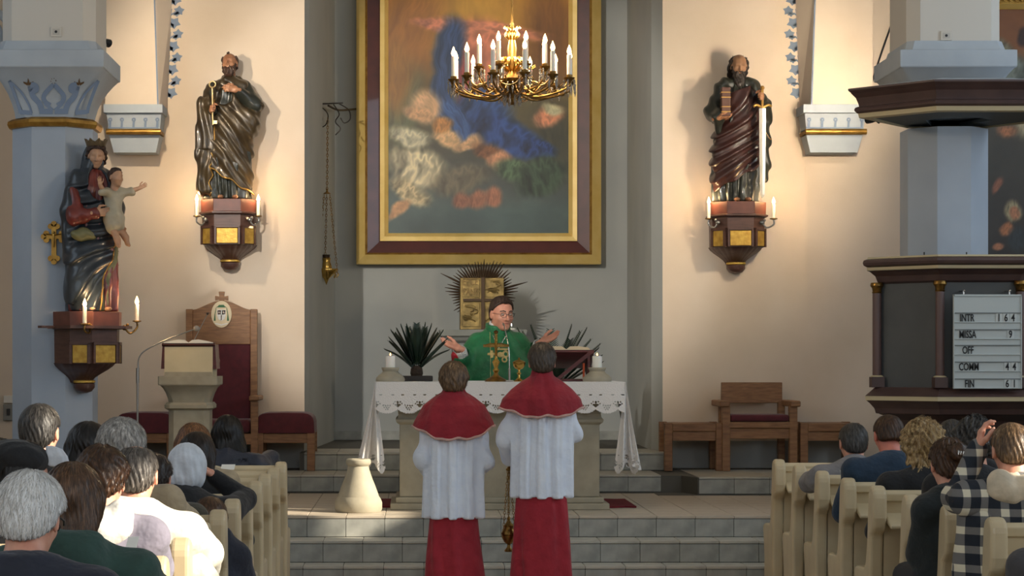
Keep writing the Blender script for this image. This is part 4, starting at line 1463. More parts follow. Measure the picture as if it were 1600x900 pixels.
def hair_short(q, t=.012, hairline=.055, nape=-.075, f=60, a=.0025, side=.01, top=0.0):
    """cap of hair: over the crown, down the back to the nape, cut clear of face and ears"""
    x, y, z = q
    d = ell(q, (0, -.014, .028 + top * .5), (.0775 + t, .098 + t, .089 + t + top))
    d = smin(d, ell(q, (0, -.058, -.028), (.058 + t * .5, .045 + t * .5, .055)), .03)
    d = d - strands(q, f, a)
    line = hairline - (y - .06) * .6                                                       # front edge falls back over the temples
    cutf = (y - (.030 + (z - hairline) * .85))
    cutf = np.where(z > hairline + .03, -1.0, cutf)
    d = smax(d, np.minimum(cutf, .03), .012)
    d = smax(d, nape - z + np.clip((-.055 - y) * .0, 0, 1), .015)
    ear = ell([np.abs(x), y, z], (.088, -.006, -.012), (.03, .030 + side, .042))
    return smax(d, -ear, .010)


def hair_long(q, length=.30, width=.085, f=70, a=.0035, t=.016, sway=0.0):
    x, y, z = q
    d = ell(q, (0, -.014, .030), (.079 + t, .099 + t, .090 + t))
    c = [x - sway * np.clip(-z, 0, 1), y, z]
    for (sx, ln) in ((-.055, .9), (.055, .9), (-.02, 1.0), (.02, 1.0)):
        d = smin(d, cap(c, (sx * 1.1, -.045, .0), (sx * 1.25, -.085, -length * ln), .045, width * .42), .03)
    d = d - strands(q, f, a)
    d = smax(d, (y - (.035 + (z - .055) * .75)) * np.where(z > .085, 0, 1) - np.where(z > .085, 1, 0), .012)
    return d


SKIN = mat('skin', (222, 164, 138), .5, c2=(206, 142, 118), scale=18, sss=.12, bump=.05, bscale=200)
SKIN_R = mat('ruddy_skin', (224, 140, 116), .5, c2=(206, 118, 98), scale=18, sss=.12, bump=.05, bscale=200)
HANDS = {}


def hand_d(P, curl, spread, thumb):
    """right hand: wrist at the origin, fingers along +y, palm facing -z, thumb on -x"""
    d = smin(rbox(P, (0, .045, 0), (.037, .046, .013), .012), cap(P, (0, -.035, 0), (0, .01, 0), .024, .026), .03)
    ln = (.068, .077, .071, .055)
    xs = (-.0285, -.0095, .0095, .0275)
    for i in range(4):
        a = spread * (i - 1.5)
        cu = curl * (1 + .12 * i)
        p = Vector((xs[i], .084 - .004 * abs(i - 1.2), .002))
        dirs = Vector((math.sin(a), math.cos(a), 0))
        ang = cu * .6
        rads = (.0098, .0088, .0080, .0068)
        fr = (.45, .30, .25)
        for k in range(3):
            ang2 = ang + k * cu
            dv = Vector((dirs.x * math.cos(ang2), dirs.y * math.cos(ang2), -math.sin(ang2)))
            n = p + dv * ln[i] * fr[k]
            d = smin(d, cap(P, p, n, rads[k], rads[k + 1]), .006 if k else .010)
            p = n
    t0 = Vector((-.026, .018, -.004))
    t1 = t0 + Vector((-.032, .030, -.006 - thumb * .02))
    t2 = t1 + Vector((-.012 + thumb * .02, .030, -.004 - thumb * .014))
    t3 = t2 + Vector((.0 + thumb * .014, .024, -.003 - thumb * .008))
    d = U(.010, d, cap(P, t0, t1, .015, .0115), cap(P, t1, t2, .0115, .0098), cap(P, t2, t3, .0098, .0078))
    return d


def hand_mesh(kind):
    """kind: relaxed, open, grip"""
    if kind not in HANDS:
        c, s_, t = {'relaxed': (.32, .05, .5), 'open': (.10, .10, .0), 'grip': (1.15, .0, 1.2), 'raised': (.45, .03, .6)}[kind]
        o = surface('hand', lambda P: hand_d(P, c, s_, t), (-.12, -.06, -.10), (.08, .19, .04), .0042, None)
        me = o.data
        bpy.data.objects.remove(o)
        HANDS[kind] = me
    return HANDS[kind]


def put_hand(parent, kind, M, m=SKIN, left=False, s=1.0):
    me = hand_mesh(kind).copy()
    me.materials.clear()
    T = M @ Matrix.Diagonal(((-1 if left else 1) * s, s, s, 1))
    me.transform(T)
    if left:
        me.flip_normals()
    return link('hand', me, m, parent)


def aim(o, fwd, palm, ):
    """matrix placing a hand at o with fingers towards fwd and palm facing palm"""
    f = Vector(fwd).normalized()
    z = -Vector(palm)
    z = (z - f * z.dot(f)).normalized()
    x = f.cross(z)
    return Matrix(((x.x, f.x, z.x, o[0]), (x.y, f.y, z.y, o[1]), (x.z, f.z, z.z, o[2]), (0, 0, 0, 1)))


def tab(z, zs, vs):
    return np.interp(z, zs, vs).astype(np.float32)


def robe(P, prof, nf=9, amp=.01, ph=0.0, twist=0.0, z0=None, z1=None, sharp=1.0, fade=True):
    """draped tube; prof rows: z, cx, cy, rx, ry from bottom to top"""
    pr = np.array(prof, np.float32)
    z = P[2]
    cx_, cy_, rx, ry = [tab(z, pr[:, 0], pr[:, i]) for i in (1, 2, 3, 4)]
    dx, dy = P[0] - cx_, P[1] - cy_
    th = np.arctan2(dx, -dy)
    rho = np.sqrt((dx / rx) ** 2 + (dy / ry) ** 2)
    zn = (z - pr[0, 0]) / (pr[-1, 0] - pr[0, 0])
    u = th * nf + twist * z + ph + 1.3 * np.sin(2.2 * th + ph + z * 3) + .8 * np.sin(z * 5 + th)
    w = np.sin(u)
    w = np.sign(w) * np.abs(w) ** sharp
    f = w + .45 * np.sin(1.9 * u + 2 + z * 4)
    A = amp * ((1.15 - .6 * np.clip(zn, 0, 1)) if fade else 1)
    d = (rho - 1) * np.minimum(rx, ry) * .85 - A * f
    lo_, hi_ = (pr[0, 0] if z0 is None else z0), (pr[-1, 0] if z1 is None else z1)
    return np.maximum(np.maximum(d, lo_ - z), z - hi_)
# ================================================================== the large altarpiece
M_FRAMEG = mat('altarpiece_gold', (250, 216, 136), 0.45, metal=0.1, c2=(238, 200, 112), scale=5)
M_FRAMEM = mat('altarpiece_maroon', (86, 34, 26), 0.4, c2=(70, 26, 20), scale=6, coat=.2)


def value_noise(x, y, seed, oct=4):
    out = np.zeros_like(x)
    amp, tot = 1.0, 0.0
    rs = np.random.RandomState(seed)
    for o in range(oct):
        G = rs.rand(64, 64)
        xi, yi = np.floor(x).astype(int), np.floor(y).astype(int)
        fx, fy = x - xi, y - yi
        fx, fy = fx * fx * (3 - 2 * fx), fy * fy * (3 - 2 * fy)
        g = lambda a, b: G[a % 64, b % 64]
        out += amp * ((g(xi, yi) * (1 - fx) + g(xi + 1, yi) * fx) * (1 - fy) + (g(xi, yi + 1) * (1 - fx) + g(xi + 1, yi + 1) * fx) * fy)
        tot += amp
        amp *= .5
        x, y = x * 2.03 + 7, y * 2.03 + 3
    return out / tot


def painted_canvas(name, parent, x0, x1, y0, y1, D, base, blobs, step, seed, warp=14, m=None):
    """a flat painted picture: colour masses (photo pixels) blended on a fine grid, stored as pigment colour"""
    nx, ny = int((x1 - x0) / step), int((y1 - y0) / step)
    gx, gy = np.meshgrid(np.linspace(x0, x1, nx), np.linspace(y0, y1, ny), indexing='ij')
    wx = gx + (value_noise(gx / 38, gy / 38, seed) - .5) * warp * 2
    wy = gy + (value_noise(gx / 38, gy / 38, seed + 1) - .5) * warp * 2
    c = np.zeros((nx, ny, 3))
    ys = [b[0] for b in base]
    for i in range(3):
        c[:, :, i] = np.interp(wy, ys, [b[1][i] for b in base])
    cl = value_noise(gx / 60, gy / 45, seed + 2, 5)
    c *= (.78 + .44 * cl)[:, :, None]
    for (bx, by, rx, ry, rot, col, soft, fold) in blobs:
        ca, sa = math.cos(R(rot)), math.sin(R(rot))
        u = ((wx - bx) * ca + (wy - by) * sa) / rx
        v = (-(wx - bx) * sa + (wy - by) * ca) / ry
        rho = np.sqrt(u * u + v * v)
        al = np.clip((1 + soft - rho) / (2 * soft), 0, 1)
        al = al * al * (3 - 2 * al)
        n = value_noise(u * 2.2 + 11 + seed, v * 1.1 + 5, seed + 3, 4)
        rid = 1 - np.abs(2 * value_noise(u * 3.3 + 3, v * 1.0 + 9, seed + 4, 3) - 1) * 1.6
        sh = 1 + fold * (rid - .45) + .25 * (n - .5)
        c = c * (1 - al[:, :, None]) + np.array(col)[None, None, :] * sh[:, :, None] * al[:, :, None]
    c = np.clip(c * 1.05, 4, 250) / 255
    l = np.where(c <= .04045, c / 12.92, ((c + .055) / 1.055) ** 2.4)
    p00 = at(x0, y1, D); p11 = at(x1, y0, D)
    X = p00.x + (gx - x0) / (x1 - x0) * (p11.x - p00.x)
    Z = p11.z + (gy - y0) / (y1 - y0) * (p00.z - p11.z)
    off = base_of(parent)
    co = np.stack([X - off.x, np.full_like(X, D - off.y), Z - off.z], 2).reshape(-1, 3)
    I, J = np.meshgrid(np.arange(nx - 1), np.arange(ny - 1), indexing='ij')
    q = np.stack([I * ny + J, (I + 1) * ny + J, (I + 1) * ny + J + 1, I * ny + J + 1], 2).reshape(-1, 4)[:, ::-1]
    me = bpy.data.meshes.new(name)
    me.vertices.add(len(co)); me.vertices.foreach_set('co', co.astype(np.float32).ravel())
    me.loops.add(q.size); me.loops.foreach_set('vertex_index', q.astype(np.int32).ravel())
    me.polygons.add(len(q)); me.polygons.foreach_set('loop_start', (np.arange(len(q)) * 4).astype(np.int32))
    me.polygons.foreach_set('loop_total', np.full(len(q), 4, np.int32))
    me.update(calc_edges=True)
    ca_ = me.color_attributes.new('paint', 'FLOAT_COLOR', 'POINT')
    ca_.data.foreach_set('color', np.concatenate([l.reshape(-1, 3), np.ones((nx * ny, 1))], 1).astype(np.float32).ravel())
    return link(name, me, m, parent)


def picture_frame(t, D, bands, zdepth):
    """bands: (name, material, outer rect px, inner rect px, front depth outer, front depth inner)"""
    for nm, m, (ox0, ox1, oy0, oy1), (ix0, ix1, iy0, iy1), d0, d1 in bands:
        def ring(x0, x1, y0, y1, d):
            a, b = at(x0, y1, D), at(x1, y0, D)
            return [(a.x, D - d, a.z), (b.x, D - d, a.z), (b.x, D - d, b.z), (a.x, D - d, b.z)]
        o0, i0 = ring(ox0, ox1, oy0, oy1, d0), ring(ix0, ix1, iy0, iy1, d1)
        ob, ib = ring(ox0, ox1, oy0, oy1, -zdepth), ring(ix0, ix1, iy0, iy1, -zdepth)
        MB().loft([ob, o0, i0, ib], False, False).build(nm, m, t)


DP = 21.38
TOPY = -170
pt = thing('altarpiece', 'huge framed altar painting of swirling blue, gold and grey colour masses on the apse wall', 'painting', at(747, 412, DP))
painted_canvas('canvas', pt, 604, 891, TOPY + 55, 368, DP - .02,
               [(-110, (150, 110, 40)), (0, (176, 122, 40)), (90, (150, 100, 40)), (160, (96, 84, 50)), (230, (80, 74, 56)), (290, (74, 80, 74)), (330, (72, 88, 86)), (366, (62, 78, 78))],
               [(745, 20, 70, 60, 0, (206, 150, 52), .8, .1), (640, 40, 40, 70, 20, (150, 96, 34), .7, .2), (860, 60, 34, 80, 0, (120, 76, 28), .7, .2),
                (630, 170, 26, 60, 10, (92, 92, 62), .6, .3), (866, 215, 30, 60, 0, (62, 60, 44), .7, .3), (620, 120, 22, 50, 0, (140, 96, 36), .6, .2),
                (742, 90, 52, 60, 0, (186, 112, 82), .35, .5), (770, 45, 80, 11, 8, (192, 120, 88), .4, .4), (690, 45, 44, 10, 12, (188, 116, 84), .4, .4),
                (700, 90, 26, 62, 8, (44, 60, 92), .3, .6), (728, 150, 16, 60, 5, (148, 58, 52), .35, .6), (690, 150, 14, 50, -8, (40, 58, 92), .3, .6),
                (752, 180, 50, 44, 30, (40, 60, 100), .3, .8), (790, 215, 62, 30, 25, (34, 54, 98), .3, .9), (840, 235, 30, 15, 10, (32, 50, 92), .3, .8), (712, 190, 14, 42, -25, (52, 76, 120), .35, .6),
                (668, 165, 22, 26, -40, (200, 158, 116), .4, .3), (656, 175, 24, 10, 20, (192, 148, 106), .4, .3), (700, 216, 22, 14, 30, (206, 164, 116), .35, .3), (730, 225, 22, 9, -30, (200, 156, 112), .35, .3), (692, 196, 14, 13, 0, (172, 118, 62), .35, .4),
                (640, 212, 36, 16, 15, (172, 164, 136), .4, .5), (652, 262, 44, 30, 15, (166, 154, 124), .3, .8), (640, 300, 34, 16, 30, (158, 142, 108), .35, .7), (624, 326, 22, 7, -35, (184, 138, 96), .4, .2),
                (760, 235, 24, 14, 20, (116, 74, 44), .4, .4), (776, 252, 18, 16, 0, (186, 132, 96), .4, .3), (860, 180, 24, 14, -20, (196, 128, 92), .45, .4), (868, 168, 16, 8, 10, (186, 178, 138), .5, .2),
                (800, 268, 30, 16, 10, (70, 88, 62), .35, .6), (846, 278, 40, 30, -20, (46, 60, 44), .35, .9), (716, 282, 44, 20, -10, (104, 94, 74), .5, .4),
                (722, 312, 15, 15, 0, (142, 92, 68), .4, .3), (746, 315, 15, 15, 0, (150, 98, 72), .4, .3), (770, 309, 14, 15, 0, (156, 102, 76), .4, .3)],
               1.0, 5, 9, vcol_mat('painted_canvas', .42, .06, 60))
ot = TOPY
picture_frame(pt, DP, [
    ('outer_gilt_rail', M_FRAMEG, (557, 938.5, ot, 413), (571, 923, ot + 14, 399), .06, .16),
    ('outer_gilt_bead', M_GOLD, (571, 923, ot + 14, 399), (574.5, 919.5, ot + 17, 396), .15, .13),
    ('maroon_board', M_FRAMEM, (574.5, 919.5, ot + 17, 396), (594, 900.5, ot + 36, 377.5), .13, .09),
    ('inner_gilt_rail', M_FRAMEG, (594, 900.5, ot + 36, 377.5), (601, 893.5, ot + 43, 370.5), .11, .10),
    ('inner_gilt_bevel', M_FRAMEG, (601, 893.5, ot + 43, 370.5), (607, 888, ot + 49, 364.5), .09, .03)], .10)

# side-aisle painting partly behind the right column
DS = 18.82
ps = thing('side_altar_painting', 'dark painting with ornate gold frame hanging in the right aisle behind the column', 'painting', at(1600, 400, DS))
painted_canvas('canvas', ps, 1530, 1690, 14, 420, DS,
               [(14, (150, 92, 44)), (70, (146, 92, 48)), (110, (90, 86, 72)), (160, (86, 78, 62)), (260, (66, 62, 52)), (330, (56, 50, 42)), (420, (40, 34, 30))],
               [(1575, 110, 40, 26, 20, (104, 112, 104), .4, .6), (1598, 58, 8, 14, 0, (60, 36, 26), .4, .2), (1560, 80, 26, 20, 40, (112, 110, 88), .4, .4), (1600, 190, 16, 26, 10, (170, 160, 128), .5, .4), (1572, 205, 14, 8, 20, (170, 112, 74), .6, .3),
                (1560, 290, 6, 14, 25, (150, 96, 72), .4, .2), (1582, 330, 13, 17, 15, (150, 140, 108), .3, .5), (1584, 333, 8, 11, 10, (176, 124, 92), .3, .3), (1572, 358, 10, 11, 30, (166, 108, 70), .35, .3), (1562, 385, 9, 6, 0, (170, 116, 84), .35, .2), (1590, 375, 14, 20, 0, (44, 50, 54), .4, .3)],
               1.0, 21, 6, vcol_mat('painted_canvas', .42, .06, 60))
picture_frame(ps, DS, [('gilt_rail', M_FRAMEG, (1514, 1706, -14, 436), (1520, 1700, -8, 430), .04, .10), ('carved_rail', M_GOLD, (1520, 1700, -8, 430), (1528, 1692, 8, 422), .10, .07), ('gilt_bevel', M_FRAMEG, (1528, 1692, 8, 422), (1532, 1688, 15, 418), .07, .02)], .05)
orn = MB()
for k in range(14):
    p = at(1536 + k * 9, 0, DS - .1)
    MB().tube([p + Vector((.02 * math.cos(a), -.012, .018 * math.sin(a))) for a in np.linspace(0, 5, 9)], .006, 6).build('carved_scroll', M_GOLD, ps, smooth=60)

# ================================================================== chandelier
CX, CY = .659, 13.6
cz = lambda py: at(0, py, CY).z
ch = thing('chandelier', 'brass chandelier with two rings of lit candle bulbs and crystal drops, hanging before the altarpiece', 'chandelier', (CX, CY, cz(165)))
M_CRYS = mat('crystal_glass', (236, 232, 226), .05, c2=(200, 196, 190), scale=30)
M_CRYS.node_tree.nodes['Principled BSDF'].inputs['Transmission Weight'].default_value = .75
M_CANDLE = mat('ivory_candle_sleeve', (244, 236, 218), .5, sss=.2)
MB().lathe((CX, CY, 0), [(.012, cz(164)), (.03, cz(160)), (.022, cz(154)), (.05, cz(148)), (.06, cz(143)), (.035, cz(137)), (.055, cz(131)), (.085, cz(127)), (.09, cz(124)), (.05, cz(120)), (.03, cz(112)), (.04, cz(100)), (.028, cz(92)), (.03, cz(75)), (.02, cz(62)), (.034, cz(52)), (.014, cz(44)), (.012, cz(36))], 20).build('stem', M_OLDBRASS, ch, smooth=40)
MB().tube([(CX, CY, cz(38)), (CX, CY, ZT)], .006, 8).build('chain', M_OLDBRASS, ch)
for k in range(10):
    a = 2 * PI * k / 10
    d = Vector((math.cos(a), math.sin(a), 0))
    b = Vector((CX, CY, cz(62)))
    MB().tube(spline([b + d * .02, b + d * .045 + Vector((0, 0, .03)), b + d * .03 + Vector((0, 0, .06)), b + d * .045 + Vector((0, 0, .085)), b + d * .055 + Vector((0, 0, .075))], 5), .006, 6).build('gilt_scroll', M_BRASS, ch, smooth=60)
for k in range(12):
    a = 2 * PI * k / 12 + .2
    d = Vector((math.cos(a), math.sin(a), 0))
    b = Vector((CX, CY, cz(112)))
    MB().tube(spline([b + d * .03, b + d * .08 + Vector((0, 0, .05)), b + d * .05 + Vector((0, 0, .09)), b + d * .10 + Vector((0, 0, .07)), b + d * .12 + Vector((0, 0, .02)), b + d * .16 + Vector((0, 0, .035))], 5), .007, 6).build('gilt_scroll', M_BRASS, ch, smooth=60)
for k in range(12):
    a0_, a1_ = .16 + 2 * PI * k / 12, .16 + 2 * PI * (k + 1) / 12
    p0, p1 = Vector((CX + .395 * math.cos(a0_), CY + .395 * math.sin(a0_), cz(127))), Vector((CX + .395 * math.cos(a1_), CY + .395 * math.sin(a1_), cz(127)))
    mid = (p0 + p1) / 2 + Vector((0, 0, -.075))
    MB().tube(spline([p0, p0.lerp(mid, .5) + Vector((0, 0, -.02)), mid, p1.lerp(mid, .5) + Vector((0, 0, -.02)), p1], 5), lambda u: .0035 + .0025 * abs(math.sin(u * 40)), 6).build('bead_swag', M_OLDBRASS, ch, smooth=60)
    q0 = Vector((CX + .07 * math.cos(a0_), CY + .07 * math.sin(a0_), cz(128)))
    MB().tube(spline([q0, q0.lerp(p0, .5) + Vector((0, 0, -.10)), p0], 8), lambda u: .003 + .0025 * abs(math.sin(u * 50)), 6).build('bead_swag', M_OLDBRASS, ch, smooth=60)
crys = MB().lathe((0, 0, 0), [(.001, 0), (.008, -.008), (.005, -.02), (.009, -.055), (.001, -.088)], 6).mesh()
cup_me = MB().lathe((0, 0, 0), [(.012, -.035), (.02, -.02), (.036, -.006), (.038, 0), (.02, .002), (.022, .018), (.018, .02)], 16).mesh(smooth=40)
can_me = MB().lathe((0, 0, 0), [(.0148, .01), (.0148, .150), (.008, .153)], 14).mesh(smooth=50)
bul = MB(); flame(bul, 0, 0, .150, .0155, .066)
bul_me = bul.mesh(smooth=60)
for me, m in ((crys, M_CRYS), (cup_me, M_OLDBRASS), (can_me, M_CANDLE), (bul_me, M_BULB)):
    me.materials.append(m)
for ring, (n, rr, zb, a0) in enumerate(((12, .395, cz(126), .16), (8, .235, cz(107), .35))):
    for k in range(n):
        a = a0 + 2 * PI * k / n
        d = Vector((math.cos(a), math.sin(a), 0))
        e = Vector((CX, CY, zb)) + d * rr
        c0 = Vector((CX, CY, cz(140 - 12 * ring)))
        am = MB().tube(spline([c0 + d * .03, c0 + d * rr * .4 + Vector((0, 0, -.055)), c0 + d * rr * .78 + Vector((0, 0, -.035)), e + Vector((0, 0, -.055)), e + Vector((0, 0, -.03))], 5), .0075, 7)
        am.tube(spline([c0 + d * rr * .35 + Vector((0, 0, -.04)), c0 + d * rr * .5 + Vector((0, 0, .03)), c0 + d * rr * .66 + Vector((0, 0, .01)), c0 + d * rr * .6 + Vector((0, 0, -.02))], 5), .005, 6)
        arm = am.build('arm', M_OLDBRASS, ch, smooth=60)
        loc = e - base_of(ch)
        link('cup', cup_me, None, arm, loc)
        link('candle', can_me, None, arm, loc)
        link('bulb', bul_me, None, arm, loc)
        for j in range(4):
            b = a + j * PI / 2
            link('crystal', crys, None, arm, loc + Vector((.034 * math.cos(b), .034 * math.sin(b), -.012)))
for k in range(16):
    b = 2 * PI * k / 16
    link('crystal', crys, None, ch, Vector((CX + .085 * math.cos(b), CY + .085 * math.sin(b), cz(129))) - base_of(ch))
for k in range(10):
    b = 2 * PI * k / 10
    link('crystal', crys, None, ch, Vector((CX + .055 * math.cos(b), CY + .055 * math.sin(b), cz(146))) - base_of(ch))
for k in range(3):
    a = 2 * PI * k / 3 + .55
    lamp('chandelier_light', 'POINT', (CX + .16 * math.cos(a), CY + .16 * math.sin(a), cz(48)), 30, (1.0, .76, .46), shadow_soft_size=.09)

# ================================================================== hanging sanctuary lamp on its scroll bracket
LX, LY = at(510, 0, 20.3).x, 20.3
t = thing('sanctuary_lamp', 'small brass sanctuary lamp hanging on chains from an iron scroll bracket, left of the altarpiece', 'lamp', (LX, LY, at(0, 445, LY).z))
M_IRON = mat('wrought_iron', (62, 56, 50), .5, metal=.6)
lz = lambda py: at(0, py, LY).z
lx = lambda px: at(px, 0, LY).x
a = MB()
a.tube([(lx(486), LY, lz(163)), (lx(536), LY, lz(161))], .007, 6)
a.tube(spline([(lx(513), LY, lz(165)), (lx(526), LY + .3, lz(166)), (lx(540), LY + .8, lz(156)), (lx(556), LY + 1.17, lz(147))], 5), .011, 6)
for pts in (((497, 163), (502, 176), (503, 190), (494, 195), (484, 193)), ((497, 163), (512, 178), (508, 196), (489, 200), (480, 188), (484, 178), (492, 180)),
            ((521, 163), (530, 178), (524, 190), (532, 201), (524, 211)), ((530, 162), (545, 172), (547, 186), (538, 192), (532, 184))):
    a.tube(spline([(lx(p), LY + .0, lz(q_)) for p, q_ in pts], 5), .006, 6)
a.tube([(lx(480), LY, lz(163)), (lx(487), LY, lz(163))], .008, 6)
a.build('scroll_bracket', M_IRON, t, smooth=60)


def chain(mb, p0, p1, n, r=.0035):
    p0, p1 = Vector(p0), Vector(p1)
    d = (p1 - p0) / n
    for i in range(n):
        c0, c1 = p0 + d * (i - .12), p0 + d * (i + 1.12)
        w = Vector((1, 0, 0)) if i % 2 else Vector((0, 1, 0))
        w = w * min(.012, d.length * .3)
        m = (c0 + c1) / 2
        mb.tube([c0, c0.lerp(m, .5) + w, c1.lerp(m, .5) + w, c1, c1.lerp(m, .5) - w, c0.lerp(m, .5) - w, c0], r, 5)


mb = MB(); chain(mb, (lx(512), LY, lz(184)), (lx(511), LY, lz(297)), 26); mb.build('hanging_chain', M_OLDBRASS, t, smooth=60)
MB().lathe((lx(511), LY, lz(303)), [(.036, 0), (.034, .008), (.012, .02), (.008, .04), (.014, .05), (.0, .055)], 14).build('chain_boss', M_OLDBRASS, t, smooth=40)
for k, (dx) in enumerate((-17, 17, -3)):
    mb = MB(); chain(mb, (lx(511 + dx * .25), LY + (0 if k < 2 else .03), lz(304)), (lx(510 + dx), LY + (0 if k < 2 else .1), lz(424)), 28, .003); mb.build('lamp_chain', M_OLDBRASS, t, smooth=60)
B0 = lambda pr, nm, m: MB().lathe((LX, LY, 0), [(r, lz(z)) for r, z in pr], 20).build(nm, m, t, smooth=40)
B0([(.002, 445), (.012, 441), (.02, 438), (.03, 435), (.07, 430), (.105, 425), (.112, 422), (.108, 420), (.06, 423), (.05, 420)], 'dish', M_BRASS)
B0([(.045, 424), (.055, 418), (.045, 412), (.036, 409), (.042, 404), (.03, 402)], 'bowl', M_BRASS)
B0([(.030, 409), (.034, 402), (.036, 399), (.041, 398), (.038, 398.5)], 'cup', mat('dark_bronze', (72, 56, 40), .5, metal=.6))
mb = MB()
for k in range(9):
    b = 2 * PI * k / 9
    mb.tube([(LX + .10 * math.cos(b), LY + .1 * math.sin(b), lz(424)), (LX + .12 * math.cos(b), LY + .12 * math.sin(b), lz(429)), (LX + .10 * math.cos(b), LY + .1 * math.sin(b), lz(434))], .006, 5)
mb.build('dish_ornament', M_BRASS, t, smooth=60)

# gilt cross on the left column
p = at(85, 380, 16.21)
t = thing('gilt_cross', 'gilded trefoil-ended crucifix fixed to the left blue column beside the crowned statue', 'crucifix', (p.x, 16.21, p.z))
w = lambda a, b: (p.x + (a - 85) / 197.5, p.z - (b - 380) / 197.5)
MB().prism([w(81, 352), w(89, 352), w(89, 408), w(81, 408)], .018, 'y', 16.185).build('upright', M_GOLD, t, bevel=.003)
MB().prism([w(70, 366), w(100, 366), w(100, 374), w(70, 374)], .018, 'y', 16.186).build('cross_bar', M_GOLD, t, bevel=.003)
mb = MB()
for (a, b) in ((85, 350), (80, 354), (90, 354), (85, 409), (80, 404), (90, 404), (69, 370), (73, 365), (73, 375), (101, 370), (97, 365), (97, 375)):
    u, v = w(a, b)
    MB().prism([(u + .023 * math.cos(k * PI / 7), v + .023 * math.sin(k * PI / 7)) for k in range(14)], .02, 'y', 16.184).build('trefoil_lobe', M_GOLD, t)
mb = MB()
u, v = w(85, 372)
mb.tube([(u, 16.176, v + .03), (u, 16.174, v - .01), (u, 16.178, v - .075)], lambda s_: .010 - .005 * s_, 7)
mb.tube([(u - .06, 16.178, v + .03), (u, 16.176, v + .022), (u + .06, 16.178, v + .03)], .005, 6)
mb.ball((u, 16.172, v + .042), .011)
mb.build('corpus', M_BRASS, t, smooth=60)

# ================================================================== statue brackets
M_MAHOG = mat('bracket_wood', (92, 62, 52), .42, c2=(74, 48, 42), scale=8, stretch=(1, 1, 5), coat=.25)
M_MAHOG_LIT = mat('bracket_candlelit_wood', (112, 64, 52), .42, c2=(90, 50, 42), scale=8, coat=.25)  # redder, lighter copy of the bracket wood, with candle glow in the colour
M_GILT = mat('bracket_gilt_panel', (206, 168, 78), .45, metal=.55, c2=(176, 136, 58), scale=26, bump=.25, bscale=60)


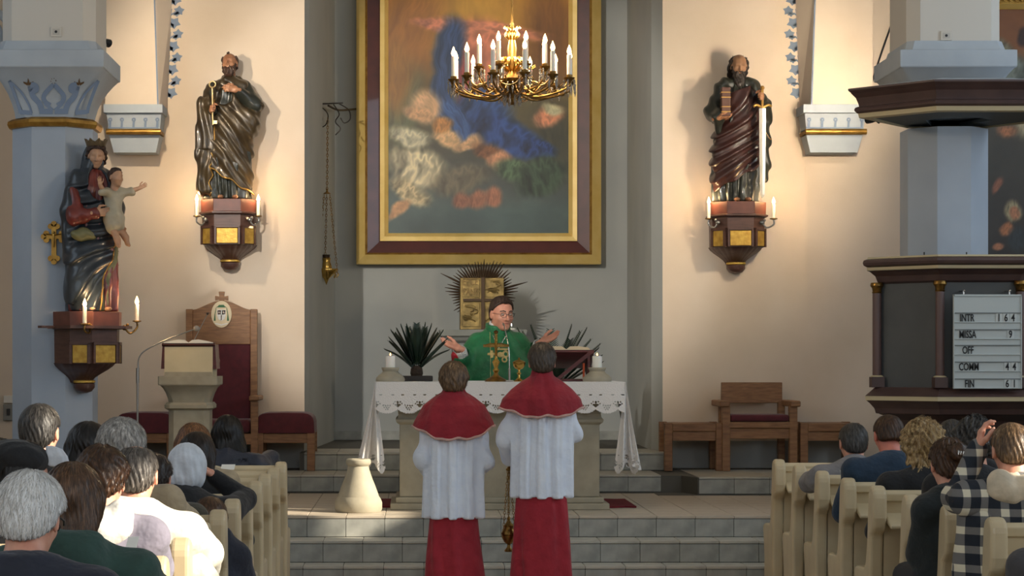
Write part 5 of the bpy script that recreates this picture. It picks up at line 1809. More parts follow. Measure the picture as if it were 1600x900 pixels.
def bracket(label, loc, rz, candles, s=1.0, wide=False, lamp_e=3.6):
    """local: wall plane y = 0, front towards -y, top at z = 0"""
    t = thing('statue_bracket', label, 'bracket', loc, rz=rz)
    if rz == 0:
        t['group'] = 'statue brackets on the chancel wall'
    H = lambda f, c, dd, z: [(-f * s, 0, z), (-f * s, -dd * .62 * s, z), (-c * s, -dd * s, z), (c * s, -dd * s, z), (f * s, -dd * .62 * s, z), (f * s, 0, z)]
    MB().loft([H(.25, .125, .36, -.115), H(.252, .125, .362, 0)]).build('top_block', M_MAHOG_LIT, t, local=True, bevel=.004)
    MB().loft([H(.25, .125, .36, -.14), H(.268, .134, .38, -.13), H(.268, .134, .38, -.118), H(.252, .127, .365, -.112)]).build('moulding', M_MAHOG, t, local=True)
    MB().loft([H(.235, .118, .335, -.41), H(.24, .12, .34, -.14)]).build('body', M_MAHOG, t, local=True)
    for ang in (0, 1, -1):
        f0 = .118 if ang == 0 else 0
        if ang == 0:
            o = MB().box(-.096 * s, .096 * s, -.352 * s, -.33 * s, -.402, -.265, .004).build('gilt_panel', M_GILT, t, local=True)
            fr = MB()
            for (a, b, c, d) in ((-.118, -.098, -.41, -.25), (.098, .118, -.41, -.25), (-.118, .118, -.262, -.24)):
                fr.box(a * s, b * s, -.36 * s, -.335 * s, c, d, .003)
            fr.build('panel_frame', M_MAHOG, t, local=True)
        else:
            p0, p1 = Vector((ang * .12, -.34, 0)) * s, Vector((ang * .24, -.211, 0)) * s
            n = Vector((ang * .13, -.12, 0)).normalized()
            a, b = p0.lerp(p1, .22), p0.lerp(p1, .86)
            MB().loft([[a - n * .01, b - n * .01, b + n * .012, a + n * .012][::ang] if False else [tuple(a - n * .01 + Vector((0, 0, z))), tuple(b - n * .01 + Vector((0, 0, z))), tuple(b + n * .012 + Vector((0, 0, z))), tuple(a + n * .012 + Vector((0, 0, z)))] for z in (-.402, -.265)]).build('gilt_panel', M_GILT, t, local=True)
            fr = MB()
            for (u0, u1, za, zb) in ((.05, .2, -.41, -.25), (.88, 1.0, -.41, -.25), (.05, 1.0, -.262, -.24)):
                c, d = p0.lerp(p1, u0), p0.lerp(p1, u1)
                fr.loft([[tuple(c + Vector((0, 0, z))), tuple(d + Vector((0, 0, z))), tuple(d + n * .02 + Vector((0, 0, z))), tuple(c + n * .02 + Vector((0, 0, z)))] for z in (za, zb)])
            fr.build('panel_frame', M_MAHOG, t, local=True)
    # fluted console tapering to a knob
    rings = []
    for z, k in ((-.405, 1.0), (-.43, .93), (-.46, .78), (-.49, .6), (-.52, .44), (-.545, .36), (-.56, .34)):
        rg = []
        n = 36
        for j in range(n + 1):
            a = PI * j / n
            fl = 1 - .05 * abs(math.sin(j * PI / 3)) * (1 if k < .99 else .6)
            rg.append((-math.cos(a) * .245 * k * s * fl, -max(0.02, (abs(math.sin(a)) ** .7) * .345 * (k * .9 + .1) * fl) * s + .02, z))
        rings.append(rg + [(.2 * k * s, 0, z), (-.2 * k * s, 0, z)])
    MB().loft(rings).build('fluted_console', M_MAHOG, t, smooth=60, local=True)
    MB().lathe((0, -.07 * s, 0), [(.075, -.565), (.092, -.56), (.09, -.545), (.08, -.54)], 20, sy=.9).build('gilt_band', M_GILT, t, local=True, smooth=40)
    MB().lathe((0, -.07 * s, 0), [(.02, -.645), (.06, -.63), (.085, -.60), (.086, -.57), (.07, -.56)], 20, sy=.9).build('knob', M_MAHOG, t, local=True, smooth=50)
    for (x, y, z, wx, wy, wz) in candles:
        a = MB().tube(spline([(wx, wy, wz), (wx + (x - wx) * .4, wy + (y - wy) * .4 - .01, wz - .045), (x - .0, y, z - .05), (x, y, z - .004)], 6), .008, 8)
        a.ball((wx, wy, wz), .022)
        a.ball((wx + .02 * (1 if x > wx else -1), wy - .012, wz + .02), .014)
        arm = a.build('candle_arm', M_METAL if not wide else M_OLDBRASS, t, smooth=60, local=True)
        MB().lathe((x, y, z), [(.012, -.008), (.036, .0), (.034, .008), (.018, .006)], 16).build('drip_pan', M_OLDBRASS, arm, smooth=40, local=True)
        MB().lathe((x, y, z), [(.0165, .004), (.0165, .135), (.008, .138)], 14).build('candle', M_CANDLE, arm, smooth=50, local=True)
        f_ = MB(); flame(f_, x, y, z + .135, .0165, .066)
        f_.build('bulb', M_BULB, arm, smooth=60, local=True)
        L = lamp('bracket_candle_light', 'POINT', (0, 0, 0), lamp_e, (1.0, .66, .32), shadow_soft_size=.02)
        L.parent = t
        L.location = (x, y - .05, z + .19)
    return t


PB = at(358, 313, 18.75)
bracket('mahogany wall bracket with gilt panels and two candles below the statue holding a key', (PB.x, WALL_Y, PB.z), 0,
        [(-.285, -.25, -.155, -.20, -.30, -.19), (.275, -.25, -.155, .20, -.30, -.19)])
QB = at(1152, 317, 18.75)
bracket('mahogany wall bracket with gilt panels and two candles below the statue holding a sword', (QB.x, WALL_Y, QB.z), 0,
        [(-.275, -.25, -.155, -.20, -.30, -.19), (.315, -.25, -.155, .20, -.30, -.19)])
cx, cy = COLS['left']
MBZ = at(0, 487, 16.15).z
MROOT = Vector((cx + .323 * .7071, cy - .323 * .7071, MBZ))
bracket('mahogany column bracket with gilt panels and two candles below the crowned mother and child statue', MROOT, R(45),
        [(-.235, -.40, -.105, -.15, -.36, -.125), (.30, -.36, -.075, .2, -.33, -.125)], wide=True, lamp_e=4.0)
o = bpy.data.objects['statue_bracket.002'] if 'statue_bracket.002' in bpy.data.objects else None
if o:
    MB().loft([[(-.30, 0, z), (-.30, -.30, z), (-.15, -.41, z), (.15, -.41, z), (.30, -.30, z), (.30, 0, z)] for z in (-.135, -.112)]).build('wide_board', M_MAHOG, o, local=True)
    MB().box(-.43, -.28, -.10, -.05, -.132, -.112, .004).build('arm_board', M_MAHOG, o, local=True)

# small clamp spotlights: one on the left capital, one low behind each column, washing the statues
for lab, loc, to, e in (('small black clamp spotlight on the right edge of the left capital', at(166, 66, 16.85), Vector((-1.25, 18.9, 3.9)), 105),
                        ('small black spotlight hidden behind the pulpit canopy, aimed at the statue with the sword', Vector((3.80, 17.0, 3.60)), Vector((2.6, 18.9, 3.8)), 100),
                        ('small black spotlight behind the slab above the pulpit canopy, washing the vault', Vector((3.92, 17.12, 3.98)), Vector((3.2, 18.9, 4.9)), 70)):
    t = thing('spotlight', lab, 'spotlight', loc)
    d = (to - Vector(loc)).normalized()
    MB().tube([Vector(loc) - d * .05, Vector(loc) - d * .02, Vector(loc) + d * .035], lambda u: .02 + .016 * u, 12).build('housing', M_BLACK, t, smooth=50)
    MB().tube([Vector(loc) - d * .05, Vector(loc) + Vector((-.05 if loc[0] < 0 else .05, -.09, -.04))], .008, 6).build('clamp_arm', M_BLACK, t)
    lamp('statue_spot_light', 'SPOT', Vector(loc) + d * .05 + (Vector((.13, .10, .06)) if loc[0] < 0 else Vector((0, 0, 0))), e, (1.0, .83, .60), to=to, spot_size=R(120), spot_blend=.7, shadow_soft_size=.02)
# ================================================================== painted wooden statues (local: facing -y, base z = 0)
M_SFACE = mat('statue_flesh', (166, 118, 86), .45, c2=(140, 94, 68), scale=14)
M_SHAIR = mat('statue_brown_hair', (66, 44, 32), .55, c2=(48, 32, 24), scale=20)
M_OLIVE = mat('statue_olive_gilt', (76, 62, 40), .36, c2=(50, 41, 30), scale=6, coat=.3, metal=.25)
M_SGREEN = mat('statue_dark_green', (48, 50, 42), .38, c2=(34, 36, 32), scale=6, coat=.3)
M_SMAROON = mat('statue_dark_maroon', (66, 38, 35), .36, c2=(46, 28, 26), scale=6, coat=.3)
M_TRIM = mat('statue_gold_trim', (176, 136, 72), .4, metal=.7)
M_NAVY = mat('statue_navy_mantle', (44, 52, 60), .38, c2=(30, 37, 45), scale=6, coat=.3)
M_SRED = mat('statue_red_dress', (126, 52, 42), .42, c2=(96, 38, 34), scale=7, coat=.25)
M_SWHITE = mat('statue_pale_tunic', (186, 176, 152), .5, c2=(164, 154, 132), scale=9)
M_LINING = mat('statue_olive_lining', (112, 110, 74), .5)


def band(d, f, w, out=.004):
    """a trim ribbon where |f| < w on the surface d"""
    return np.maximum(np.maximum(d - out, -(d + .02)), np.abs(f) - w)


def shead(name_root, o, yaw, pitch, roll, s, m_skin, beard=None, bald=False, hair_kind='short', m_hair=None, h=.006):
    o = Vector(o)
    lo = [o[i] - .20 * s for i in range(3)]
    hi = [o[i] + .17 * s for i in range(3)]
    lo[2] = o[2] - .24 * s

    def f(P):
        q = frame(P, o, yaw, pitch, roll, s)
        d = head_d(q, 1.1)
        return smin(d, neck_d(q, .05), .02) * s
    surface('head', f, lo, hi, h, m_skin, name_root)
    if m_hair is not None:
        def g(P):
            q = frame(P, o, yaw, pitch, roll, s)
            if hair_kind == 'short':
                d = hair_short(q, .014, .062, -.09, 46, .004)
            elif hair_kind == 'tuft':
                d = smax(hair_short(q, .012, .062, -.09, 46, .004), np.maximum(-ell(q, (0, .015, .10), (.07, .09, .06)), -1), .01)
                d = smin(d, ell(q, (.0, .050, .108), (.013, .016, .016)) - strands(q, 30, .003), .01)
            elif hair_kind == 'fringe':
                d = hair_long(q, .13, .09, 40, .005, .012)
                d = smax(d, -ell(q, (0, .03, .105), (.085, .12, .075)), .012)
            else:
                d = hair_long(q, .20, .085, 40, .006, .016)
            if beard:
                x, y, z = q
                b = ell(q, (0, .058, -.085 - beard * .4), (.058, .048, .048 + beard))
                b = smin(b, cap([np.abs(x), y, z], (.066, .02, -.01), (.045, .055, -.075), .014, .024), .02) - strands(q, 50, .004)
                b = smax(b, -ell(q, (0, .105, -.058), (.022, .02, .006)), .004)
                b = smax(b, z + .032 + np.where(np.abs(x) > .04, -.05, 0), .008)
                d = np.minimum(d, b)
            return d * s
        lo2 = [lo[0] - .02, lo[1] - .04, o[2] - .32 * s]
        surface('hair', g, lo2, [v + .02 for v in hi], h, m_hair, name_root)


# ---------------------------------------------------------------- bearded saint with a key
SROOT = Vector((PB.x, WALL_Y - .20, PB.z + .001))
st = thing('statue', 'dark olive bearded wooden statue looking up, hand on chest, holding a key', 'statue', SROOT)
prof = [(0.0, -.005, 0, .20, .12), (.25, -.005, 0, .205, .125), (.6, .0, 0, .195, .12), (.85, .01, 0, .17, .11), (1.0, .015, 0, .155, .10), (1.08, .02, .01, .11, .08), (1.13, .02, .01, .06, .055)]


def tunic(P):
    d = robe(P, prof, 11, .011, 1.0, 0)
    d = smin(d, cap(P, (-.13, .0, 1.03), (-.19, -.03, .80), .06, .062), .04)
    d = smin(d, cap(P, (-.19, -.03, .80), (-.135, -.13, .80), .058, .042), .03)
    d = smin(d, cap(P, (.15, .0, 1.03), (.235, -.02, .86), .062, .075), .04)
    d = smin(d, cap(P, (.235, -.02, .86), (.09, -.135, .985), .07, .045), .03)
    return d + .003 * wob(P, 30)


surface('tunic', tunic, (-.29, -.21, 0), (.33, .16, 1.15), .0085, M_SGREEN, st)


def mantle_base(P):
    x, y, z = P
    q = [x, y, z]
    u = x * 9 + z * 14 + 1.4 * np.sin(x * 7) + y * 6                    # folds sweeping from the right hip to the left foot
    d = robe(P, [(r[0], r[1], r[2], r[3] + .022, r[4] + .028) for r in prof], 5, .004, .4, 0)
    swag = ell(P, (.12, -.07, .68), (.15, .10, .17))
    d = smin(d, swag, .05)
    d = smin(d, cap(P, (.25, -.01, .86), (.22, -.01, .62), .07, .05), .05)
    d = d - .0075 * np.sin(u * 2.1 + np.sin(z * 7)) - .0035 * np.sin(u * 4.7 + 1 + 5 * x) - .004 * np.sin(x * 42 + z * 6)
    d = smin(d, U(.04, cap(P, (-.15, .0, 1.0), (-.02, -.085, 1.075), .05, .03), cap(P, (-.02, -.085, 1.075), (.14, -.05, 1.04), .03, .045), cap(P, (-.15, .02, 1.0), (-.20, -.03, .84), .07, .07)) - .004 * np.sin(60 * (x + z)), .03)
    return d


def hemline(P):
    x, y, z = P
    return (.25 - .60 * (x + .13) + .012 * np.sin(x * 40)) - z


def mantle(P):
    x, y, z = P
    d = np.maximum(mantle_base(P), hemline(P))
    open_chest = ell(P, (-.03, -.16, .93), (.085, .09, .09))
    return smax(d, -open_chest, .01)


surface('mantle', mantle, (-.31, -.24, 0), (.35, .17, 1.16), .0085, M_OLIVE, st)
surface('mantle_trim', lambda P: band(mantle(P), hemline(P) + .012, .008, .006), (-.31, -.24, 0), (.35, .17, .6), .0075, M_TRIM, st)


def panel(P):
    """the length of mantle falling over the viewer-left arm, zigzag edge"""
    x, y, z = P
    zig = .018 * np.abs(((z * 7.0) % 1.0) - .5) * 4
    d = rbox(P, (-.205 + .0, -.055, .48), (.085, .075, .44), .05)
    d = smin(d, cap(P, (-.2, -.06, .86), (-.15, -.13, .86), .07, .05), .05)
    d = d - .009 * np.sin(x * 75 + 2 * np.sin(z * 9)) - .010 * np.sin(z * 22 + x * 25) * (z < .45)
    d = np.maximum(d, (x + .105 + zig * (z < .42) + .06 * (z < .42) * (0.42 - z)))
    return d


surface('mantle_fall', panel, (-.33, -.21, .02), (-.06, .08, 1.0), .0085, M_OLIVE, st)
surface('mantle_fall_trim', lambda P: band(panel(P), P[0] + .118 + (.018 * np.abs(((P[2] * 7.0) % 1.0) - .5) * 4 + .06 * (.42 - P[2])) * (P[2] < .42), .007, .006), (-.33, -.22, .02), (-.06, .08, 1.0), .0075, M_TRIM, st)
shead(st, (.012, -.03, 1.235), R(170), R(-9), R(4), .86, M_SFACE, .02, hair_kind='tuft', m_hair=M_SHAIR)
put_hand(st, 'relaxed', aim((.085, -.165, .985), (-1, -.25, .12), (0, .9, -.2)), M_SFACE, left=True, s=.85)
put_hand(st, 'grip', aim((-.14, -.150, .795), (.05, -1, .15), (1, 0, .1)), M_SFACE, left=False, s=.85)
k_ = MB()
k_.tube([(-.125, -.20, .66), (-.128, -.215, 1.0)], .008, 8)
k_.tube([(-.127 + .028 * math.cos(a), -.216, 1.025 + .028 * math.sin(a)) for a in np.linspace(-1.6, 4.7, 14)], .007, 6)
k_.box(-.128, -.085, -.206, -.196, .67, .70)
k_.build('key', mat('statue_pale_gilt', (196, 170, 120), .4, metal=.5), st, local=True, smooth=60)
feet = MB().ball((-.06, -.13, .018), .035, sx=.8, sy=1.6, sz=.55).ball((.07, -.12, .018), .035, sx=.8, sy=1.6, sz=.55)
feet.build('foot', M_SFACE, st, local=True, smooth=60)

# ---------------------------------------------------------------- bald bearded saint with sword and book
TROOT = Vector((QB.x, WALL_Y - .20, QB.z + .001))
st = thing('statue', 'dark maroon bald bearded wooden statue holding a book and a long sword', 'statue', TROOT)
prof2 = [(0.0, -.03, 0, .19, .12), (.25, -.02, 0, .20, .125), (.6, .0, 0, .195, .12), (.85, .0, 0, .175, .115), (1.0, .0, 0, .165, .105), (1.08, .0, .01, .12, .085), (1.14, .0, .01, .06, .055)]


def tunic2(P):
    return robe(P, prof2, 12, .012, 2.0, 0) + .003 * wob(P, 30)


surface('tunic', tunic2, (-.28, -.2, 0), (.28, .17, 1.16), .0085, M_SGREEN, st)


def hem2(P):
    x, y, z = P
    return (.10 + .55 * (x + .22) * (x > -.22) + .012 * np.sin(x * 37)) - z


def mant2(P):
    x, y, z = P
    d = robe(P, [(r[0], r[1], r[2], r[3] + .024, r[4] + .03) for r in prof2], 5, .004, 1.4, 0)
    u = x * 10 - z * 12 + 1.2 * np.sin(z * 6) + y * 5
    d = smin(d, ell(P, (-.10, -.08, .40), (.15, .09, .28)), .06)
    d = d - .013 * np.sin(u * 2.9) - .006 * np.sin(u * 6.1 + 1)
    return np.maximum(np.maximum(d, hem2(P)), z - (1.02 + .35 * x))


surface('mantle', mant2, (-.33, -.24, 0), (.30, .17, 1.16), .0085, M_SMAROON, st)


def cloak2(P):
    x, y, z = P
    d = U(.05, cap(P, (-.14, .01, 1.05), (-.23, -.03, .82), .07, .075), cap(P, (-.23, -.03, .82), (-.20, -.15, .77), .07, .055),
          cap(P, (.14, .01, 1.05), (.235, -.03, .88), .07, .06), cap(P, (.235, -.03, .88), (.19, -.15, .93), .055, .05))
    d = smin(d, cap(P, (.245, .01, .88), (.235, .0, .22), .062, .05) - .010 * np.sin(z * 26 + x * 20), .05)
    d = smin(d, cap(P, (-.12, -.02, 1.075), (.12, -.02, 1.075), .06, .06), .04)
    d = smin(d, cap(P, (-.20, -.15, .77), (-.19, -.10, .64), .045, .03), .04)
    return d - .007 * np.sin(x * 55 + z * 30) - .003 * wob(P, 32)


surface('cloak', cloak2, (-.34, -.24, .1), (.33, .16, 1.18), .0085, M_SGREEN, st)
surface('cloak_trim', lambda P: band(cloak2(P), P[2] - .60 - .03 * np.sin(P[0] * 60), .007, .006), (.12, -.14, .5), (.33, .12, .7), .0075, M_TRIM, st)
shead(st, (-.0, -.05, 1.235), R(180), R(14), 0, .90, mat('statue_dark_flesh', (150, 112, 84), .45), .075, hair_kind='fringe', m_hair=mat('statue_dark_hair', (44, 36, 32), .55))
put_hand(st, 'relaxed', aim((-.215, -.17, .745), (.9, -.25, .05), (0, .2, 1)), M_SFACE, left=False, s=.9)
put_hand(st, 'grip', aim((.19, -.165, .935), (-.1, -1, .0), (-1, 0, .1)), M_SFACE, left=True, s=.9)
BK = MB().box(-.185, -.105, -.235, -.13, .76, 1.02, .006)
bko = BK.build('book', mat('statue_book_leather', (84, 52, 44), .5), st, local=True)
sp = MB()
for z in (.80, .845, .93, .975):
    sp.box(-.188, -.102, -.238, -.15, z - .004, z + .004)
sp.build('spine_band', M_TRIM, bko, local=True)
hw = .028
sw = MB().loft([[(.182 - a, -.232 + b, z) for a, b in ((-w_, 0), (0, -.006), (w_, 0), (0, .006))] for z, w_ in ((.02, .004), (.05, .022), (.4, .027), (.83, .030))])
sw.build('sword_blade', mat('sword_steel', (196, 190, 178), .35, metal=.6), st, local=True)
hl = MB().tube(spline([(.10, -.232, .845), (.13, -.232, .86), (.182, -.232, .84), (.235, -.232, .86), (.265, -.232, .845)], 5), .012, 8)
hl.tube([(.182, -.232, .84), (.182, -.232, 1.0)], .012, 8).ball((.182, -.232, 1.015), .02)
hl.build('sword_hilt', M_TRIM, st, local=True, smooth=60)
MB().ball((-.03, -.13, .018), .035, sx=.8, sy=1.6, sz=.55).ball((.07, -.13, .018), .035, sx=.8, sy=1.6, sz=.55).build('foot', M_SFACE, st, local=True, smooth=60)

# ---------------------------------------------------------------- crowned Madonna with the child, on the column
M_ = thing('statue', 'painted statue of a crowned woman in dark blue mantle carrying a child on the column', 'statue', MROOT + Vector((.2 * .7071, -.2 * .7071, .001)), rz=R(22))
profm = [(0.0, .0, 0, .175, .14), (.2, -.0, 0, .185, .14), (.55, -.0, 0, .175, .13), (.8, .0, 0, .15, .115), (.98, .0, 0, .145, .10), (1.08, .0, .01, .10, .075), (1.13, .0, .01, .05, .05)]
surface('dress', lambda P: robe(P, profm, 10, .012, .5, 0) + .002 * wob(P, 30), (-.26, -.2, 0), (.26, .18, 1.15), .0085, M_SRED, M_)


def edge_m(P):
    """front opening of the mantle: closed over the hips, opening towards the right foot"""
    x, y, z = P
    return x - (.02 + .16 * np.clip((z - .12) / .5, 0, 1) + .015 * np.sin(z * 18))


def mant_m(P):
    x, y, z = P
    d = robe(P, [(r[0], r[1], r[2], r[3] + .026, r[4] + .03) for r in profm], 5, .004, 2.1, 0, z1=1.2)
    u = x * 9 - z * 13 + 1.5 * np.sin(z * 5 + x * 4) + y * 6
    d = smin(d, ell(P, (-.10, -.04, .3), (.13, .13, .32)), .06)
    d = d - .014 * np.sin(u * 2.6) - .006 * np.sin(u * 5.9 + 1)
    d1 = np.maximum(d, np.minimum(np.minimum(edge_m(P), .70 - z), .06 - y))
    # upper part: over the shoulders and arms, open at the breast
    sh = U(.05, cap(P, (-.13, .02, 1.03), (-.19, -.02, .80), .075, .08), cap(P, (-.19, -.02, .80), (-.17, .0, .45), .08, .07), cap(P, (.13, .02, 1.03), (.18, .0, .82), .07, .07), cap(P, (.18, .0, .82), (.16, .02, .5), .06, .05), cap(P, (-.1, .05, 1.06), (.1, .05, 1.06), .07, .07))
    sh = sh - .007 * np.sin(x * 50 + z * 14)
    sh = np.maximum(sh, np.minimum(.70 - z, np.minimum(edge_m(P), .10 - y)))
    d1 = smin(d1, sh, .03)
    d1 = smax(d1, -ell(P, (.012, -.14, 1.02), (.082, .15, .15)), .01)
    veil = U(.04, ell(P, (0.01, .02, 1.235), (.085, .092, .11)), cap(P, (0.0, .07, 1.2), (0, .08, 1.0), .08, .12))
    veil = smax(veil, -(y + .0 + (1.2 - z) * .1), .02)
    veil = smax(veil, z - 1.31, .01)
    return np.minimum(d1, veil)


surface('mantle', mant_m, (-.32, -.24, 0), (.3, .24, 1.36), .0085, M_NAVY, M_)
surface('mantle_lining', lambda P: np.maximum(np.maximum(robe(P, [(r[0], r[1], r[2], r[3] + .012, r[4] + .014) for r in profm], 7, .01, 2.1, 0), np.abs(edge_m(P) - .02) - .03), P[2] - .7), (-.2, -.24, 0), (.3, .1, .72), .0085, M_LINING, M_)
surface('mantle_trim', lambda P: band(mant_m(P), edge_m(P) + .012, .007, .006) + (P[2] > .7), (-.25, -.25, 0), (.3, .05, .72), .0075, M_TRIM, M_)
surface('sleeve', lambda P: U(.03, cap(P, (-.16, -.02, .93), (-.17, -.10, .74), .06, .07), cap(P, (-.17, -.10, .74), (-.04, -.19, .76), .068, .045)) - .006 * np.sin(P[0] * 60 + P[2] * 20), (-.28, -.26, .62), (.05, .06, 1.0), .0085, M_SRED, M_)
surface('green_swag', lambda P: ell(P, (-.10, -.115, .60), (.11, .06, .055)) - .005 * np.sin(P[0] * 50 + P[2] * 50), (-.23, -.2, .5), (.04, -.03, .68), .008, M_LINING, M_)
shead(M_, (.012, -.03, 1.225), R(168), R(14), R(-4), .80, mat('statue_fair_flesh', (192, 150, 118), .45, c2=(172, 126, 96), scale=12), hair_kind='long', m_hair=M_SHAIR)
put_hand(M_, 'relaxed', aim((-.035, -.205, .765), (1, -.1, .12), (0, 1, .1)), mat('statue_fair_flesh', (192, 150, 118), .45), left=False, s=.85)
put_hand(M_, 'relaxed', aim((.20, -.13, .62), (-.7, -.7, .1), (0, 0.3, 1)), mat('statue_fair_flesh', (192, 150, 118), .45), left=True, s=.8)
cr = MB()
n = 40
r0 = [(.012 + .074 * math.cos(2 * PI * k / n), -.02 + .080 * math.sin(2 * PI * k / n), 1.305) for k in range(n)]
r1 = [(.012 + .080 * math.cos(2 * PI * k / n), -.02 + .086 * math.sin(2 * PI * k / n), 1.325) for k in range(n)]
r2 = [(.012 + (.084 + .012 * (k % 5 == 0)) * math.cos(2 * PI * k / n), -.02 + (.09 + .012 * (k % 5 == 0)) * math.sin(2 * PI * k / n), 1.337 + (.026, .012, .0, .0, .012)[k % 5]) for k in range(n)]
r3 = [(.012 + .072 * math.cos(2 * PI * k / n), -.02 + .078 * math.sin(2 * PI * k / n), 1.335 + (.024, .011, .0, .0, .011)[k % 5]) for k in range(n)]
cr.loft([r0, r1, r2, r3, [(a, b, 1.30) for a, b, c in [(p[0] * .9 + .0012, p[1] * .9 - .002, 0) for p in r0]]])
cr.build('crown', mat('statue_dull_gilt', (104, 86, 60), .45, metal=.4), M_, local=True)
# child on her arm
FAIR = mat('statue_fair_flesh', (192, 150, 118), .45)
surface('child_tunic', lambda P: U(.03, ell(P, (.115, -.16, .87), (.075, .065, .10)), ell(P, (.12, -.18, .72), (.085, .085, .12)), cap(P, (.06, -.17, .93), (.02, -.22, .93), .036, .034), cap(P, (.17, -.16, .94), (.25, -.18, .94), .036, .034)) - .005 * np.sin(P[0] * 60 + P[2] * 24) - .003 * np.sin(P[2] * 70 + P[1] * 30), (-.03, -.3, .58), (.31, -.03, 1.02), .0075, M_SWHITE, M_)


def child_body(P):
    q = frame(P, (.135, -.175, 1.05), R(205), R(5), 0, .62)
    d = smin(head_d(q, .8, .95), neck_d(q, .04), .03) * .62
    d = U(.02, d, ell(P, (.12, -.165, .82), (.05, .045, .16)), cap(P, (.12, -.16, .9), (.135, -.17, 1.0), .03, .026), cap(P, (.10, -.20, .66), (.13, -.235, .56), .032, .024), cap(P, (.13, -.235, .56), (.135, -.245, .52), .024, .02), cap(P, (.15, -.18, .66), (.20, -.215, .58), .033, .025), cap(P, (.20, -.215, .58), (.215, -.22, .53), .024, .018))
    d = U(.012, d, cap(P, (.135, -.245, .52), (.135, -.275, .505), .018, .014), cap(P, (.215, -.22, .53), (.22, -.25, .515), .017, .013))
    d = U(.012, d, cap(P, (.11, -.165, .93), (.03, -.21, .93), .02, .022), cap(P, (.13, -.165, .94), (.24, -.18, .94), .02, .022), cap(P, (.03, -.21, .93), (-.005, -.235, .98), .022, .017), cap(P, (.24, -.18, .94), (.315, -.20, .97), .022, .016))
    return d


surface('child_body', child_body, (-.06, -.31, .48), (.36, -.04, 1.2), .0065, FAIR, M_)
surface('child_hair', lambda P: hair_short(frame(P, (.135, -.175, 1.05), R(205), R(5), 0, .62), .012, .06, -.07, 44, .004) * .62, (.04, -.27, .95), (.23, -.07, 1.16), .0065, M_SHAIR, M_)
put_hand(M_, 'open', aim((-.008, -.238, .985), (-.2, -.2, 1), (0, -1, 0)), FAIR, left=False, s=.42)
put_hand(M_, 'open', aim((.318, -.2, .972), (.9, 0, .5), (0, -1, .2)), FAIR, left=True, s=.42)
MB().ball((-.05, -.15, .018), .035, sx=.8, sy=1.5, sz=.5).ball((.08, -.14, .018), .035, sx=.8, sy=1.5, sz=.5).build('foot', FAIR, M_, local=True, smooth=60)
# ================================================================== people
def hair_mat(nm, c, c2, rough=.42):
    return mat('hair_' + nm, c, rough, c2=c2, scale=90, stretch=(1, 1, .25), lo=.3, hi=.7)


H_WHITE = hair_mat('white', (252, 250, 246), (216, 212, 206))
H_SILVER = hair_mat('silver', (196, 192, 186), (110, 106, 102))
H_GREY = hair_mat('dark_grey', (92, 88, 84), (36, 34, 33))
H_SALT = hair_mat('salt_and_pepper', (128, 120, 112), (52, 46, 42))
H_BLACK = hair_mat('black', (26, 22, 21), (12, 11, 11))
H_DBROWN = hair_mat('dark_brown', (52, 38, 30), (26, 19, 16))
H_BROWN = hair_mat('brown', (98, 68, 46), (50, 33, 23))
H_CHEST = hair_mat('chestnut', (104, 74, 50), (58, 40, 28))
H_LIGHT = hair_mat('light_brown', (140, 112, 82), (74, 55, 40))
H_BLOND = hair_mat('blond', (208, 176, 126), (126, 96, 62))
H_STREAK = hair_mat('streaked_brown', (160, 108, 66), (58, 36, 26))


